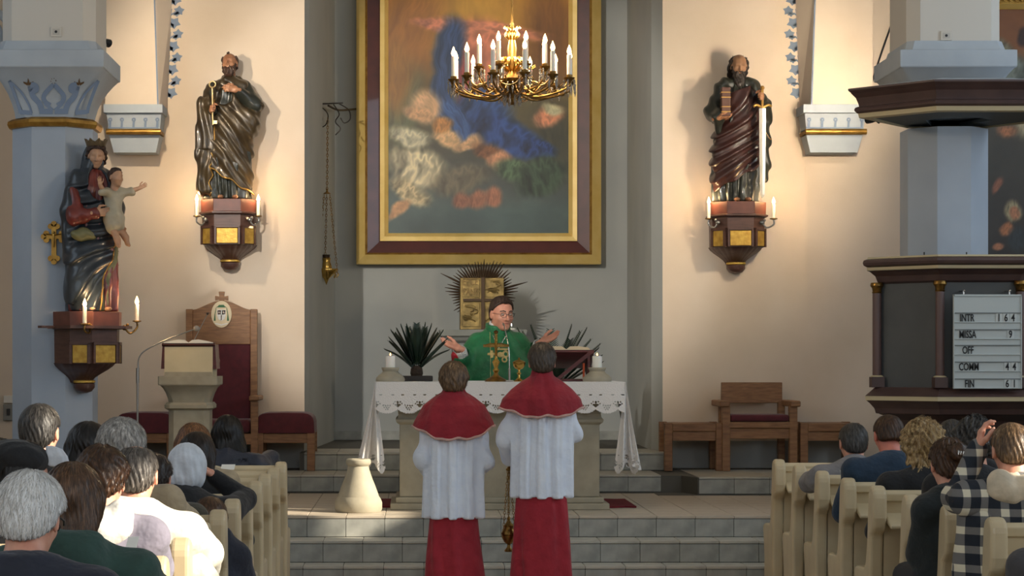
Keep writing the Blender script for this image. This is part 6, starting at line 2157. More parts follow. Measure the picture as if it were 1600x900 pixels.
def add_strands(o, fn, crown, n, L, width=.0016, lift=.004, curl=0.0, down=.5, seed=1, segs=6):
    """fine ribbons combed over a hair surface, joined into the same mesh"""
    rs = np.random.RandomState(seed)
    me = o.data
    nv = len(me.vertices)
    co = np.empty(nv * 3, np.float32); me.vertices.foreach_get('co', co)
    co = co.reshape(-1, 3)
    p = co[rs.randint(0, nv, n)].astype(np.float32)
    ev = lambda q: np.asarray(fn([q[:, 0], q[:, 1], q[:, 2]]), np.float32)
    e = np.float32(.004)
    ph = rs.rand(n) * 6.28
    wdt = .72 * width * (.6 + .8 * rs.rand(n))
    n_ = n
    Ln = L * (.6 + .7 * rs.rand(n))
    rnd = (rs.rand(n, 3) - .5) * .7
    rows = []
    for k in range(segs + 1):
        g = np.stack([ev(p + np.array([e, 0, 0], np.float32)) - ev(p - np.array([e, 0, 0], np.float32)),
                      ev(p + np.array([0, e, 0], np.float32)) - ev(p - np.array([0, e, 0], np.float32)),
                      ev(p + np.array([0, 0, e], np.float32)) - ev(p - np.array([0, 0, e], np.float32))], 1)
        nn = g / (np.linalg.norm(g, axis=1, keepdims=True) + 1e-6)
        d = ev(p)
        f = k / segs
        p = p - nn * (d - (.0008 + lift * f * (.4 + .6 * np.sin(ph) ** 2)))[:, None]
        w = p - np.array(crown, np.float32)
        w = w / (np.linalg.norm(w, axis=1, keepdims=True) + 1e-6) + np.array([0, 0, -down], np.float32) + rnd
        if curl:
            w = w + curl * np.stack([np.sin(ph + 7 * f), np.cos(ph * 1.3 + 7 * f), .3 * np.sin(ph + 5 * f)], 1)
        t = w - nn * (w * nn).sum(1, keepdims=True)
        t = t / (np.linalg.norm(t, axis=1, keepdims=True) + 1e-6)
        s = np.cross(t, nn)
        ww = (wdt * (1 - .75 * f))[:, None]
        rows.append((p + s * ww, p - s * ww))
        p = p + t * (Ln / segs)[:, None]
    a = np.stack([np.stack([r[0], r[1]], 1) for r in rows], 1)          # n, segs+1, 2, 3
    base = np.arange(n)[:, None] * (2 * (segs + 1)) + (np.arange(segs) * 2)[None, :]
    q = np.stack([base, base + 1, base + 3, base + 2], 2).reshape(-1, 4) + nv
    nq0 = len(me.polygons)
    q0 = np.empty(nq0 * 4, np.int32); me.loops.foreach_get('vertex_index', q0)
    allq = np.concatenate([q0.reshape(-1, 4), q]).astype(np.int32)
    allv = np.concatenate([co, a.reshape(-1, 3)]).astype(np.float32)
    m2 = bpy.data.meshes.new('hair')
    m2.vertices.add(len(allv)); m2.vertices.foreach_set('co', allv.ravel())
    m2.loops.add(allq.size); m2.loops.foreach_set('vertex_index', allq.ravel())
    m2.polygons.add(len(allq)); m2.polygons.foreach_set('loop_start', (np.arange(len(allq)) * 4).astype(np.int32))
    m2.polygons.foreach_set('loop_total', np.full(len(allq), 4, np.int32))
    m2.polygons.foreach_set('use_smooth', np.ones(len(allq), bool))
    m2.update(calc_edges=True)
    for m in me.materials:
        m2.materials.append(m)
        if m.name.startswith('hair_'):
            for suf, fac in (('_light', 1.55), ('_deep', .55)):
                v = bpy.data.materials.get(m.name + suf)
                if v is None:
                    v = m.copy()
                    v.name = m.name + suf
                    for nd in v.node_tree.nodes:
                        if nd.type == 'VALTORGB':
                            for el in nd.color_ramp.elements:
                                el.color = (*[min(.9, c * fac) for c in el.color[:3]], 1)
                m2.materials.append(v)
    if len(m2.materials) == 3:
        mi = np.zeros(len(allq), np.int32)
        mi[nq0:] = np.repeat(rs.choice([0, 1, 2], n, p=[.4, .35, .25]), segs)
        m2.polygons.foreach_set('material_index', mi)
    o.data = m2
    bpy.data.meshes.remove(me)


def add_hair(root, o, yaw, pitch, s, m, kind='short', h=.006, n=1400, roll=0, **kw):
    o = Vector(o)
    L, down, curl, wd = .035, .5, 0.0, .0016
    n = int(n * 1.9)
    lowz = .22
    if kind == 'short':
        fn0 = lambda q: hair_short(q, **kw)
    elif kind == 'balding':
        def fn0(q):
            d = hair_short(q, .006, .05, -.085, 60, .0012)
            return smax(d, -ell(q, (0, -.012, .125), (.052, .066, .045)), .01)
    elif kind == 'tousled':
        fn0 = lambda q: hair_short(q, .020, .06, -.10, 26, .003) - .003 * wob(q, 40)
        L, curl, wd, n = .05, .5, .002, int(n * 1.2)
    elif kind == 'curly':
        def fn0(q):
            d = hair_long(q, .26, .10, 50, .004, .034)
            return d - .010 * np.sin(q[2] * 85 + 3 * np.sin(q[0] * 40)) * np.sin(np.arctan2(q[0], -q[1]) * 9 + q[2] * 30)
        L, down, curl, wd, lowz = .06, .6, .9, .0022, .36
    elif kind == 'wavygrey':
        fn0 = lambda q: hair_short(q, .026, .075, -.13, 34, .006) - .004 * wob(q, 50)
        L, curl, wd = .045, .9, .002
    elif kind == 'long':
        fn0 = lambda q: hair_long(q, **kw)
        L, down, wd = .11, 1.6, .0022
        lowz = kw.get('length', .3) + .12
    elif kind == 'bob':
        fn0 = lambda q: hair_long(q, .12, .085, 60, .001, .02)
        L, down, wd = .07, 1.2, .002
    elif kind == 'bun':
        def fn0(q):
            d = hair_short(q, .012, .06, -.085, 50, .003)
            return smin(d, ell(q, (.01, -.125, .045), (.045, .04, .042)) - strands(q, 30, .003), .015)
    fn = lambda P: fn0(frame(P, o, yaw, pitch, roll, s)) * s
    lo = [o.x - .17 * s, o.y - .21 * s, o.z - lowz * s]
    hi = [o.x + .17 * s, o.y + .19 * s, o.z + .19 * s]
    ob = surface('hair', fn, lo, hi, h, m, root)
    M = hframe(o, yaw, pitch, roll)
    crown = M @ Vector((.01 * s, -.035 * s, .13 * s))
    if n:
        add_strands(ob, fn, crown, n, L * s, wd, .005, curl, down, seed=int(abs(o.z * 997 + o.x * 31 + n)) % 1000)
    return ob


def sitter(label, px, py, pewy, lean=.08, s=1.0, yaw=0.0, hyaw=0.0, pitch=.25, roll=0.0, sw=.195, w=1.0, coat=None, hair=None, hairkind='short', hkw=None,
           skin=None, larm=None, rarm=None, hood=None, collar=None, quilt=0.0, fold=.008, trousers=None, h=.007, n=1400, side=0.0, coatname='coat', hands=('relaxed', 'relaxed'), hdir=(None, None), fluff=0.02, group=None, name='person', D=None):
    """somebody seated in a pew, seen from behind: head top at photo pixel px, py"""
    skin = skin or SKIN
    D = D or (pewy + .22 + lean)
    p = at(px, py, D)
    root = thing(name, label, 'person', (p.x, D, 0), group, rz=yaw)
    hz = p.z - (.117 + fluff) * s * math.cos(pitch)
    hc = Vector((0, 0, hz))
    Mh = hframe(hc, hyaw, pitch, roll)
    nb = Mh @ Vector((0, -.045 * s, -.165 * s))
    pel = Vector((-side, -lean, .56))
    nb2 = Vector((nb.x, nb.y - .01, nb.z))
    chest = nb2.lerp(pel, .30) + Vector((0, -.02, 0))
    belly = nb2.lerp(pel, .65) + Vector((0, -.0, 0))
    shz = nb2.z - .055 * s
    shl = Vector((nb2.x - sw, nb2.y - .015, shz))
    shr = Vector((nb2.x + sw, nb2.y - .015, shz))
    larm = [Vector(v) for v in larm] if larm else [Vector((shl.x - .05, shl.y + .10, shz - .25 * s)), Vector((-.10, shl.y + .34, shz - .32 * s))]
    rarm = [Vector(v) for v in rarm] if rarm else [Vector((shr.x + .05, shr.y + .10, shz - .25 * s)), Vector((.10, shr.y + .34, shz - .32 * s))]

    def body(P):
        q = frame(P, hc, hyaw, pitch, roll, s)
        d = smin(head_d(q), neck_d(q), .025) * s
        d = U(.05, d, cap(P, shl, shr, .055, .055), ell(P, chest, (.135 * w, .09, .17)))
        return d
    surface('body', body, (-.27, -.26 - abs(lean), chest.z - .16), (.27, .22, hz + .16), max(h, .0075), skin, root)

    def coat_d(P):
        x, y, z = P
        d = U(.06, ell(P, chest, (.165 * w, .118 * w, .20)), ell(P, belly, (.165 * w, .13 * w, .20)), ell(P, pel, (.185 * w, .15, .14)))
        d = smin(d, cap(P, shl, shr, .070 * s, .070 * s), .05)
        for sh, (e, wr) in ((shl, larm), (shr, rarm)):
            a = smin(cap(P, sh, e, .070 * s, .060 * s), cap(P, e, wr, .058 * s, .042 * s), .02)
            d = smin(d, cap(P, nb2 + Vector((0, -.01, .0)), sh, .060 * s, .066 * s), .04)
            d = smin(d, a, .03)
        if quilt:
            d = d - quilt * np.abs(np.sin(z * 50 + 3 * x * x)) ** .6
        d = d - fold * (wob(P, 15, px * .1) * .6 + np.sin(x * 16 + 2.5 * np.sin(z * 9 + px) + y * 14) * .45)
        if collar is not None:
            q = frame(P, nb2, hyaw * .5, pitch * .6, 0, 1)
            r = np.sqrt(q[0] ** 2 + (q[1] - .015) ** 2)
            d = smin(d, np.maximum(np.abs(r - .078 * s) - .016, np.abs(q[2] - collar * .4) - collar), .02)
        if hood:
            q = frame(P, nb2, 0, pitch * .4, 0, 1)
            hd = ell(q, (0, -.085, -.035), (.135 * s, .062, .105))
            hd = smin(hd, cap([np.abs(q[0]), q[1], q[2]], (.085, .06, -.02), (.07, -.06, .03), .042, .05), .04)
            hd = hd - .006 * np.sin(q[0] * 34 + q[2] * 26)
            if hood == 1:
                d = smin(d, hd, .02)
        # neck opening
        q = frame(P, hc, hyaw, pitch, roll, s)
        d = smax(d, -cap(q, (0, -.02, -.06), (0, -.035, -.135), .066, .050), .012)
        return d
    lo = (-.48 if larm[0].x < -.32 else -.40, -.36 - abs(lean), .42)
    hi = (max(.40, rarm[0].x + .09, rarm[1].x + .09), .50, max(shz + .16, max(v.z for v in larm + rarm) + .08))
    lo = (min(lo[0], larm[0].x - .1, larm[1].x - .1), lo[1], lo[2])
    surface(coatname, coat_d, lo, hi, max(h * 1.4, .011), coat, root)
    if hood not in (None, 1):
        def hood_d(P):
            q = frame(P, nb2, 0, pitch * .4, 0, 1)
            hd = ell(q, (0, -.080, -.022), (.145 * s, .058, .062))
            hd = smin(hd, cap([np.abs(q[0]), q[1], q[2]], (.085, .075, -.035), (.075, -.055, .025), .040, .056), .04)
            hd = hd - .006 * np.sin(q[0] * 34 + q[2] * 26 + 2 * np.sin(q[0] * 20))
            return smax(hd, -cap(frame(P, hc, hyaw, pitch, roll, s), (0, -.02, -.05), (0, -.03, -.15), .074, .056), .012)
        surface('hood', hood_d, (-.26, nb2.y - .24, nb2.z - .22), (.26, nb2.y + .2, nb2.z + .16), .009, hood, root)
    tr = trousers or mat('dark_trousers', (34, 36, 42), .85, bump=.1, bscale=200)
    def legs(P):
        d = None
        for sx in (-.10, .10):
            a = U(.03, cap(P, (pel.x + sx, pel.y, .555), (pel.x + sx * 1.1, pel.y + .37, .54), .085, .068), cap(P, (pel.x + sx * 1.1, pel.y + .37, .54), (pel.x + sx * 1.1, pel.y + .34, .09), .062, .045))
            d = a if d is None else np.minimum(d, a)
        return d
    surface('trousers', legs, (-.33 - side, pel.y - .12, .06), (.33, pel.y + .5, .68), .018, tr, root)
    sh_ = MB()
    for sx in (-.11, .11):
        sh_ = MB()
        sh_.loft([[(pel.x + sx + a * k, pel.y + .27 + yy, z) for a, yy in ((-.042, 0), (-.045, .1), (-.047, .19), (-.025, .26), (.025, .26), (.047, .19), (.045, .1), (.042, 0))] for z, k in ((0.002, 1), (.05, 1), (.09, .7))])
        sh_.build('shoe', M_BLACK, root, local=True, smooth=50)
    for left, (e, wr), hk in ((True, larm, hands[0]), (False, rarm, hands[1])):
        f = (wr - e).normalized() if hdir[0 if left else 1] is None else Vector(hdir[0 if left else 1]).normalized()
        palm = Vector((.6 if left else -.6, 0, -.8)) if hk == 'relaxed' else (Vector((1 if left else -1, -.15, 0.0)))
        put_hand(root, hk, aim(wr, f, palm), skin, left=left, s=.98 * s)
    if hair is not None:
        add_hair(root, hc, hyaw, pitch, s, hair, hairkind, max(h * .8, .0052), n, roll, **(hkw or {}))
    root['_'] = 1
    del root['_']
    return root, hc, Mh, nb2


cm = lambda nm, c, **k: mat('cloth_' + nm, c, k.pop('rough', .85), bump=k.pop('bump', .55), bscale=k.pop('bscale', 11), bdist=.035, c2=k.pop('c2', tuple(int(v * .86) for v in c)), scale=12, sheen=.1, **k)
C_NAVY = cm('navy', (34, 38, 52))
C_BLACK = cm('black', (24, 25, 28))
C_BLACKGREEN = cm('black_green', (26, 34, 36))
C_GREEN = cm('bottle_green', (46, 74, 66))
C_LILAC = cm('lilac_grey', (134, 130, 146))
C_CREAM = cm('cream', (232, 227, 212))
C_WHITE = cm('white', (228, 226, 220))
C_BEIGE = cm('beige', (178, 160, 130))
C_OLIVE = cm('olive', (66, 62, 50))
C_PUFF = cm('navy_puffer', (38, 44, 60), rough=.5)
C_GREYQ = cm('grey_quilted', (128, 126, 128), rough=.7)
C_PETROL = cm('petrol_sweater', (36, 58, 80))
C_SCARF = cm('white_headscarf', (216, 222, 230), rough=.8)


def plaid():
    m = mat('plaid_flannel', (60, 62, 66), .9, bump=.5, bscale=11, bdist=.03)
    nt = m.node_tree
    b = nt.nodes['Principled BSDF']
    tc = nt.nodes.new('ShaderNodeTexCoord')
    sep = nt.nodes.new('ShaderNodeSeparateXYZ')
    nt.links.new(tc.outputs['Object'], sep.inputs[0])
    def stripes(sock, per, pos, wid):
        a = nt.nodes.new('ShaderNodeMath'); a.operation = 'DIVIDE'; a.inputs[1].default_value = per
        nt.links.new(sock, a.inputs[0])
        f = nt.nodes.new('ShaderNodeMath'); f.operation = 'FRACT'
        nt.links.new(a.outputs[0], f.inputs[0])
        c = nt.nodes.new('ShaderNodeMath'); c.operation = 'COMPARE'; c.inputs[1].default_value = pos; c.inputs[2].default_value = wid
        nt.links.new(f.outputs[0], c.inputs[0])
        return c.outputs[0]
    add = nt.nodes.new('ShaderNodeMath'); add.operation = 'ADD'
    xy = nt.nodes.new('ShaderNodeMath'); xy.operation = 'ADD'
    nt.links.new(sep.outputs[0], xy.inputs[0])
    hy = nt.nodes.new('ShaderNodeMath'); hy.operation = 'MULTIPLY'; hy.inputs[1].default_value = .15
    nt.links.new(sep.outputs[1], hy.inputs[0]); nt.links.new(hy.outputs[0], xy.inputs[1])
    v1, h1 = stripes(xy.outputs[0], .076, .5, .20), stripes(sep.outputs[2], .082, .5, .20)
    nt.links.new(v1, add.inputs[0]); nt.links.new(h1, add.inputs[1])
    half = nt.nodes.new('ShaderNodeMath'); half.operation = 'MULTIPLY'; half.inputs[1].default_value = .5
    nt.links.new(add.outputs[0], half.inputs[0])
    r = nt.nodes.new('ShaderNodeValToRGB')
    r.color_ramp.interpolation = 'CONSTANT'
    e = r.color_ramp.elements
    e[0].position, e[0].color = 0, (*lin((30, 36, 46)), 1)
    e[1].position, e[1].color = .4, (*lin((112, 110, 108)), 1)
    e3 = e.new(.9); e3.color = (*lin((222, 214, 190)), 1)
    nt.links.new(half.outputs[0], r.inputs[0])
    nt.links.new(r.outputs[0], b.inputs['Base Color'])
    return m


LP_ = LEFT_Y
RP_ = RIGHT_Y
# ---- left block, nearest rows first
LN = LP_[-1] - .727                                                     # rows below the picture edge, hidden
LNN = LN - .727
r_, hc, Mh, nb = sitter('person with thick white hair and dark glasses in a dark coat, nearest on the left', 47, 737, LNN, -.0, pitch=.30, hyaw=-.10, coat=C_NAVY, hair=H_WHITE, hkw=dict(t=.020, hairline=.06, nape=-.085, f=90, a=.0012), sw=.21, w=1.08, n=5200, h=.006, collar=.035, fluff=.024)
gl = MB().tube([Mh @ Vector((.081, -.02, .008)), Mh @ Vector((.080, .06, .012)), Mh @ Vector((.070, .098, .008))], .003, 6)
for sx in (-.034, .034):
    gl.tube([Mh @ Vector((sx + .024 * math.cos(a), .104, .004 + .018 * math.sin(a))) for a in np.linspace(0, 2 * PI, 13)], .002, 5)
gl.build('glasses', M_BLACK, r_, local=True)
r_, hc, Mh, nb = sitter('person with long straight brown hair in a bottle green jacket beside the thick white hair', 115, 722, LN, -.05, s=.98, pitch=.20, coat=C_GREEN, hair=H_CHEST, hairkind='long', hkw=dict(length=.34, width=.10, f=90, a=.0012, t=.014, sway=-.22), sw=.20, n=5200, h=.006, hood=1, fold=.009, roll=-.05, rarm=((.24, .12, .86), (.13, .30, .90)))
MB().box(-.035, .035, nb.y - .166, nb.y - .140, nb.z - .098, nb.z - .090, .002).build('reflective_strip', mat('reflective_grey', (150, 150, 148), .4), r_, local=True)
r_, hc, Mh, nb = sitter('person with tousled brown hair in a lilac-grey vest with a big white hood', 160, 699, LP_[-1], .02, pitch=.30, coat=C_LILAC, hair=H_BROWN, hairkind='tousled', sw=.17, s=.95, hood=C_WHITE, n=2600, fold=.009, side=-.03, rarm=((.18, .08, .86), (.08, .30, .82)))
r_, hc, Mh, nb = sitter('balding person with cropped dark hair in a sunlit cream jacket', 213, 691, LP_[-2], .05, pitch=.22, coat=C_CREAM, hair=H_SALT, hairkind='balding', sw=.205, w=1.06, skin=SKIN, n=2600, fold=.010, collar=.04, side=-.06, rarm=((.27, .06, .84), (.22, .30, .66)), hood=1)
def coat_tail(P):
    x, y, z = P
    d = U(.06, cap(P, (.19, -.03, .885), (.25, -.02, .72), .072, .075), cap(P, (.25, -.02, .72), (.285, -.01, .42), .065, .05), cap(P, (.15, -.05, .84), (.20, -.05, .55), .08, .06))
    return d - .008 * np.sin(x * 40 + y * 30 + 2 * np.sin(z * 8))
surface('coat_tail', coat_tail, (.0, -.3, .36), (.45, .1, 1.12), .011, C_CREAM, r_)
r_, hc, Mh, nb = sitter('person in a black knitted beret with white face mask strap, far left', 36, 690, LP_[-2], .10, pitch=.15, hyaw=-1.1, coat=C_BLACK, hair=H_BLACK, hairkind='bob', n=900, w=1.05)
surface('beret', lambda P: (lambda q: smin(ell(q, (0, -.03, .07), (.115, .125, .07)), ell(q, (-.02, -.05, .03), (.10, .11, .08)), .03) - .002 * np.sin(q[0] * 150))(frame(P, hc, -1.1, .15, 0, 1)), (-.16, -.2, hc.z - .08), (.16, .16, hc.z + .18), .008, C_BLACK, r_)
def mask(P):
    q = frame(P, hc, -1.1, .15, 0, 1)
    d = ell(q, (.012, .045, -.045), (.080, .085, .058))
    return np.maximum(np.maximum(d - .004, -(d + .006)), -(q[1] - .0)) - .0015 * np.sin(q[2] * 200)
kp = [at(a, b, r_.location.y - .02) - r_.location for a, b in ((70, 697), (80, 696), (90, 700), (98, 711), (102, 725), (90, 729), (74, 728))]
MB().loft([[p + Vector((0, .0, 0)) for p in kp], [p + Vector((.004, .10, -.01)) for p in kp]]).build('white_kerchief', C_SCARF, r_, local=True, bevel=.008)
surface('face_mask', mask, (-.15, -.12, hc.z - .14), (.18, .2, hc.z + .05), .006, C_SCARF, r_)
sitter('person with black hair just showing at the far left edge behind the beret', -6, 682, LP_[-3], .05, coat=C_BLACK, hair=H_BLACK, n=500)
r_, hc, Mh, nb = sitter('person with short grizzled hair in a black jacket with white piping at the collar', 63, 627, LP_[-4], .10, s=1.06, pitch=.06, hyaw=-.12, coat=C_BLACK, hair=H_GREY, hkw=dict(t=.010, hairline=.055, nape=-.09, f=60, a=.0008), sw=.215, w=1.05, collar=.035, n=2200)
MB().tube([(nb.x + .088 * math.cos(a), nb.y + .012 + .088 * math.sin(a), nb.z + .052 - .02 * math.sin(a)) for a in np.linspace(R(180), R(372), 18)], .0045, 6).build('collar_piping', C_WHITE, r_, local=True, smooth=60)
sitter('person with rounded black hair half hidden behind fluffy white hair', 138, 661, LP_[-5], .05, s=1.05, coat=C_BLACK, hair=H_BLACK, hairkind='bob', n=900)
sitter('person with fluffy white hair thin at the crown, in a beige coat', 190, 652, LP_[-3], .02, pitch=.12, coat=C_BEIGE, hair=H_SILVER, hkw=dict(t=.028, hairline=.07, nape=-.08, f=40, a=.002), sw=.20, n=3200, fluff=.03, rarm=((.26, .1, .92), (.12, .34, .86)), collar=.03)
sitter('person in an olive coat with dark hair, mostly hidden behind the beige coat', 240, 712, LP_[-4], .0, pitch=.5, coat=C_OLIVE, hair=H_DBROWN, n=700, s=.95)
r_, hc, Mh, nb = sitter('person in a white headscarf and black coat resting a hand against the face', 292, 690, LP_[-5], .03, pitch=.20, coat=C_BLACK, hair=None, sw=.205, w=1.05, rarm=((.285, .10, .90), (.125, .115, 1.015)), hands=('relaxed', 'raised'), fold=.008, collar=.03)
hz_ = hc.z
def scarf(P):
    q = frame(P, hc, 0, .20, 0, 1)
    d = ell(q, (0, -.012, .020), (.097, .113, .108))
    d = smin(d, ell(q, (0, -.045, -.055), (.090, .085, .070)), .04)
    x, y, z = q
    th = np.arctan2(x, -y)
    d = d - .0035 * np.sin(th * 13 + 3 * np.sin(z * 14)) * np.clip((.10 - z) * 9, 0, 1) - .002 * np.sin(th * 29 + z * 30)
    d = smax(d, ell(q, (0, .10, -.01), (.058, .06, .085)) * -1, .012)
    return np.maximum(d, -.115 - z)
surface('headscarf', scarf, (-.15, -.2, hz_ - .18), (.15, .17, hz_ + .16), .0065, C_SCARF, r_)
sitter('person with streaked brown hair in a beige coat beyond the white headscarf', 303, 661, LP_[-7], .05, coat=C_BEIGE, hair=H_STREAK, hairkind='long', hkw=dict(length=.22, t=.014, a=.0012), n=1600, w=1.05)
sitter('person with plain dark brown hair between the headscarf and the streaked brown hair', 308, 677, LP_[-6], .06, coat=C_BLACK, hair=H_DBROWN, hairkind='bob', n=1400, s=.95)
sitter('person with long black hair in a navy quilted jacket in the front pew', 356, 649, LP_[0], -.0, pitch=.18, coat=C_PUFF, hair=H_BLACK, hairkind='long', hkw=dict(length=.20, t=.018, sway=.35, a=.0012), n=1800, quilt=.008, rarm=((.27, .12, .92), (.30, .36, .86)), sw=.20, w=1.06)
sitter('small child with brown hair sunk low between two cream pews', 328, 778, LP_[-4] , .10, s=.78, coat=C_NAVY, hair=H_CHEST, hairkind='bob', n=1400, sw=.14, w=.75, trousers=cm('blue_jeans', (52, 64, 104)))

# ---- right block
sitter('person with short dark grey hair in a grey quilted jacket, arm laid along the pew', 1333, 659, RP_[2], .05, s=1.02, pitch=.22, coat=C_GREYQ, hair=H_GREY, hkw=dict(t=.008, f=60, a=.0008), quilt=.006, sw=.215, w=1.08, collar=.03, larm=((-.25, .08, .84), (-.17, .32, .84)), n=1600)
sitter('person with cropped brown hair, pink neck and petrol blue sweater over a white collar', 1388, 646, RP_[3], .0, pitch=.28, coat=C_PETROL, hair=H_BROWN, hkw=dict(t=.006, hairline=.055, nape=-.045, f=60, a=.001), skin=SKIN_R, sw=.215, w=1.1, n=1600)
sitter('person with a mass of curly blond hair in black clothes', 1442, 661, RP_[4], .0, pitch=.18, coat=C_BLACK, hair=H_BLOND, hairkind='curly', n=4200, sw=.20)
sitter('person with dark grey wavy hair far behind the hair clip, below the pulpit', 1487, 655, RP_[1], .0, coat=C_BLACK, hair=H_GREY, n=1200)
r_, hc, Mh, nb = sitter('person with brown pinned-up hair and a hair clip in a black loose coat', 1482, 683, RP_[6], .02, pitch=.20, coat=C_BLACKGREEN, hair=H_BROWN, hairkind='bun', n=2200, sw=.125, w=.92, larm=((-.135, .0, .68), (-.04, .26, .74)), side=.0, collar=.035, fold=.009)
cl_ = MB()
for k in range(4):
    a = Mh @ Vector((.018 + k * .011 - .01, -.155, .052)); b = Mh @ Vector((.016 + k * .011 - .01, -.163, .026))
    cl_.tube([a, (a + b) / 2 + Vector((0, -.008, 0)), b], .0035, 6)
cl_.tube([Mh @ Vector((.0, -.152, .053)), Mh @ Vector((.052, -.148, .053))], .004, 6)
cl_.build('hair_clip', M_SILVER, r_, local=True, smooth=60)
sitter('person with receding dark grey wavy hair in front of the plaid jacket', 1521, 654, RP_[5], .05, pitch=.12, coat=C_BLACK, hair=H_GREY, hairkind='wavygrey', n=2600, sw=.20)
r_, hc, Mh, nb = sitter('person with cropped light brown hair in a plaid jacket with cream hood, one hand raised', 1580, 657, RP_[7], .04, pitch=.20, hyaw=-.08, coat=plaid(), hair=H_LIGHT, hkw=dict(t=.006, hairline=.055, nape=-.07, f=60, a=.001), sw=.215, w=1.10, hood=cm('cream_hood', (222, 204, 176)), n=2600,
       larm=((-.225, .08, .99), (-.120, .10, 1.205)), hands=('raised', 'relaxed'), hdir=((.26, .05, 1), None), fold=.007)
def jacket_side(P):
    x, y, z = P
    d = U(.05, cap(P, (-.19, -.07, .93), (-.21, -.05, .60), .07, .06), cap(P, (-.12, -.10, .90), (-.14, -.13, .6), .08, .07))
    return d - .006 * np.sin(x * 30 + z * 14)
surface('jacket_side', jacket_side, (-.36, -.30, .45), (.05, .1, 1.14), .011, plaid(), r_)
sitter('person in a dark grey coat cut by the right edge of the picture', 1668, 750, RP_[7] - .736, .0, coat=cm('dark_grey_coat', (70, 68, 70)), hair=H_DBROWN, n=600)

# hymn sheets held by the congregation
for lab, px, py, D, w, h_, rot in (('white hymn sheet held low by the person in the bottle green jacket', 202, 853, 6.75, .035, .055, .2), ('white hymn sheet beside the beige coat in the second pew on the left', 355, 730, 12.15, .08, .03, .1),
                                    ('white hymn sheet held between the grey quilted jacket and the petrol sweater', 1325, 747, 11.95, .07, .09, -.1)):
    p = at(px, py, D)
    t = thing('hymn_sheet', lab, 'paper', p)
    MB().loft([[(-w / 2, 0, -h_ / 2), (w / 2, .01, -h_ / 2), (w / 2, .012, -h_ / 2), (-w / 2, .002, -h_ / 2)], [(-w / 2 + rot * .05, .03, h_ / 2), (w / 2 + rot * .05, .04, h_ / 2), (w / 2 + rot * .05, .042, h_ / 2), (-w / 2 + rot * .05, .032, h_ / 2)]]).build('leaf', M_PAGE, t, local=True)
# ================================================================== two altar servers seen from behind
C_CAPE = cm('crimson_cape', (156, 30, 44), rough=.8, c2=(138, 24, 38))
C_CASS = cm('crimson_cassock', (168, 38, 52), rough=.85, c2=(150, 30, 44))
C_SURP = cm('white_surplice', (236, 242, 252), rough=.8, c2=(226, 233, 246))
C_BRAID = cm('pale_pink_braid', (214, 170, 158), rough=.6)


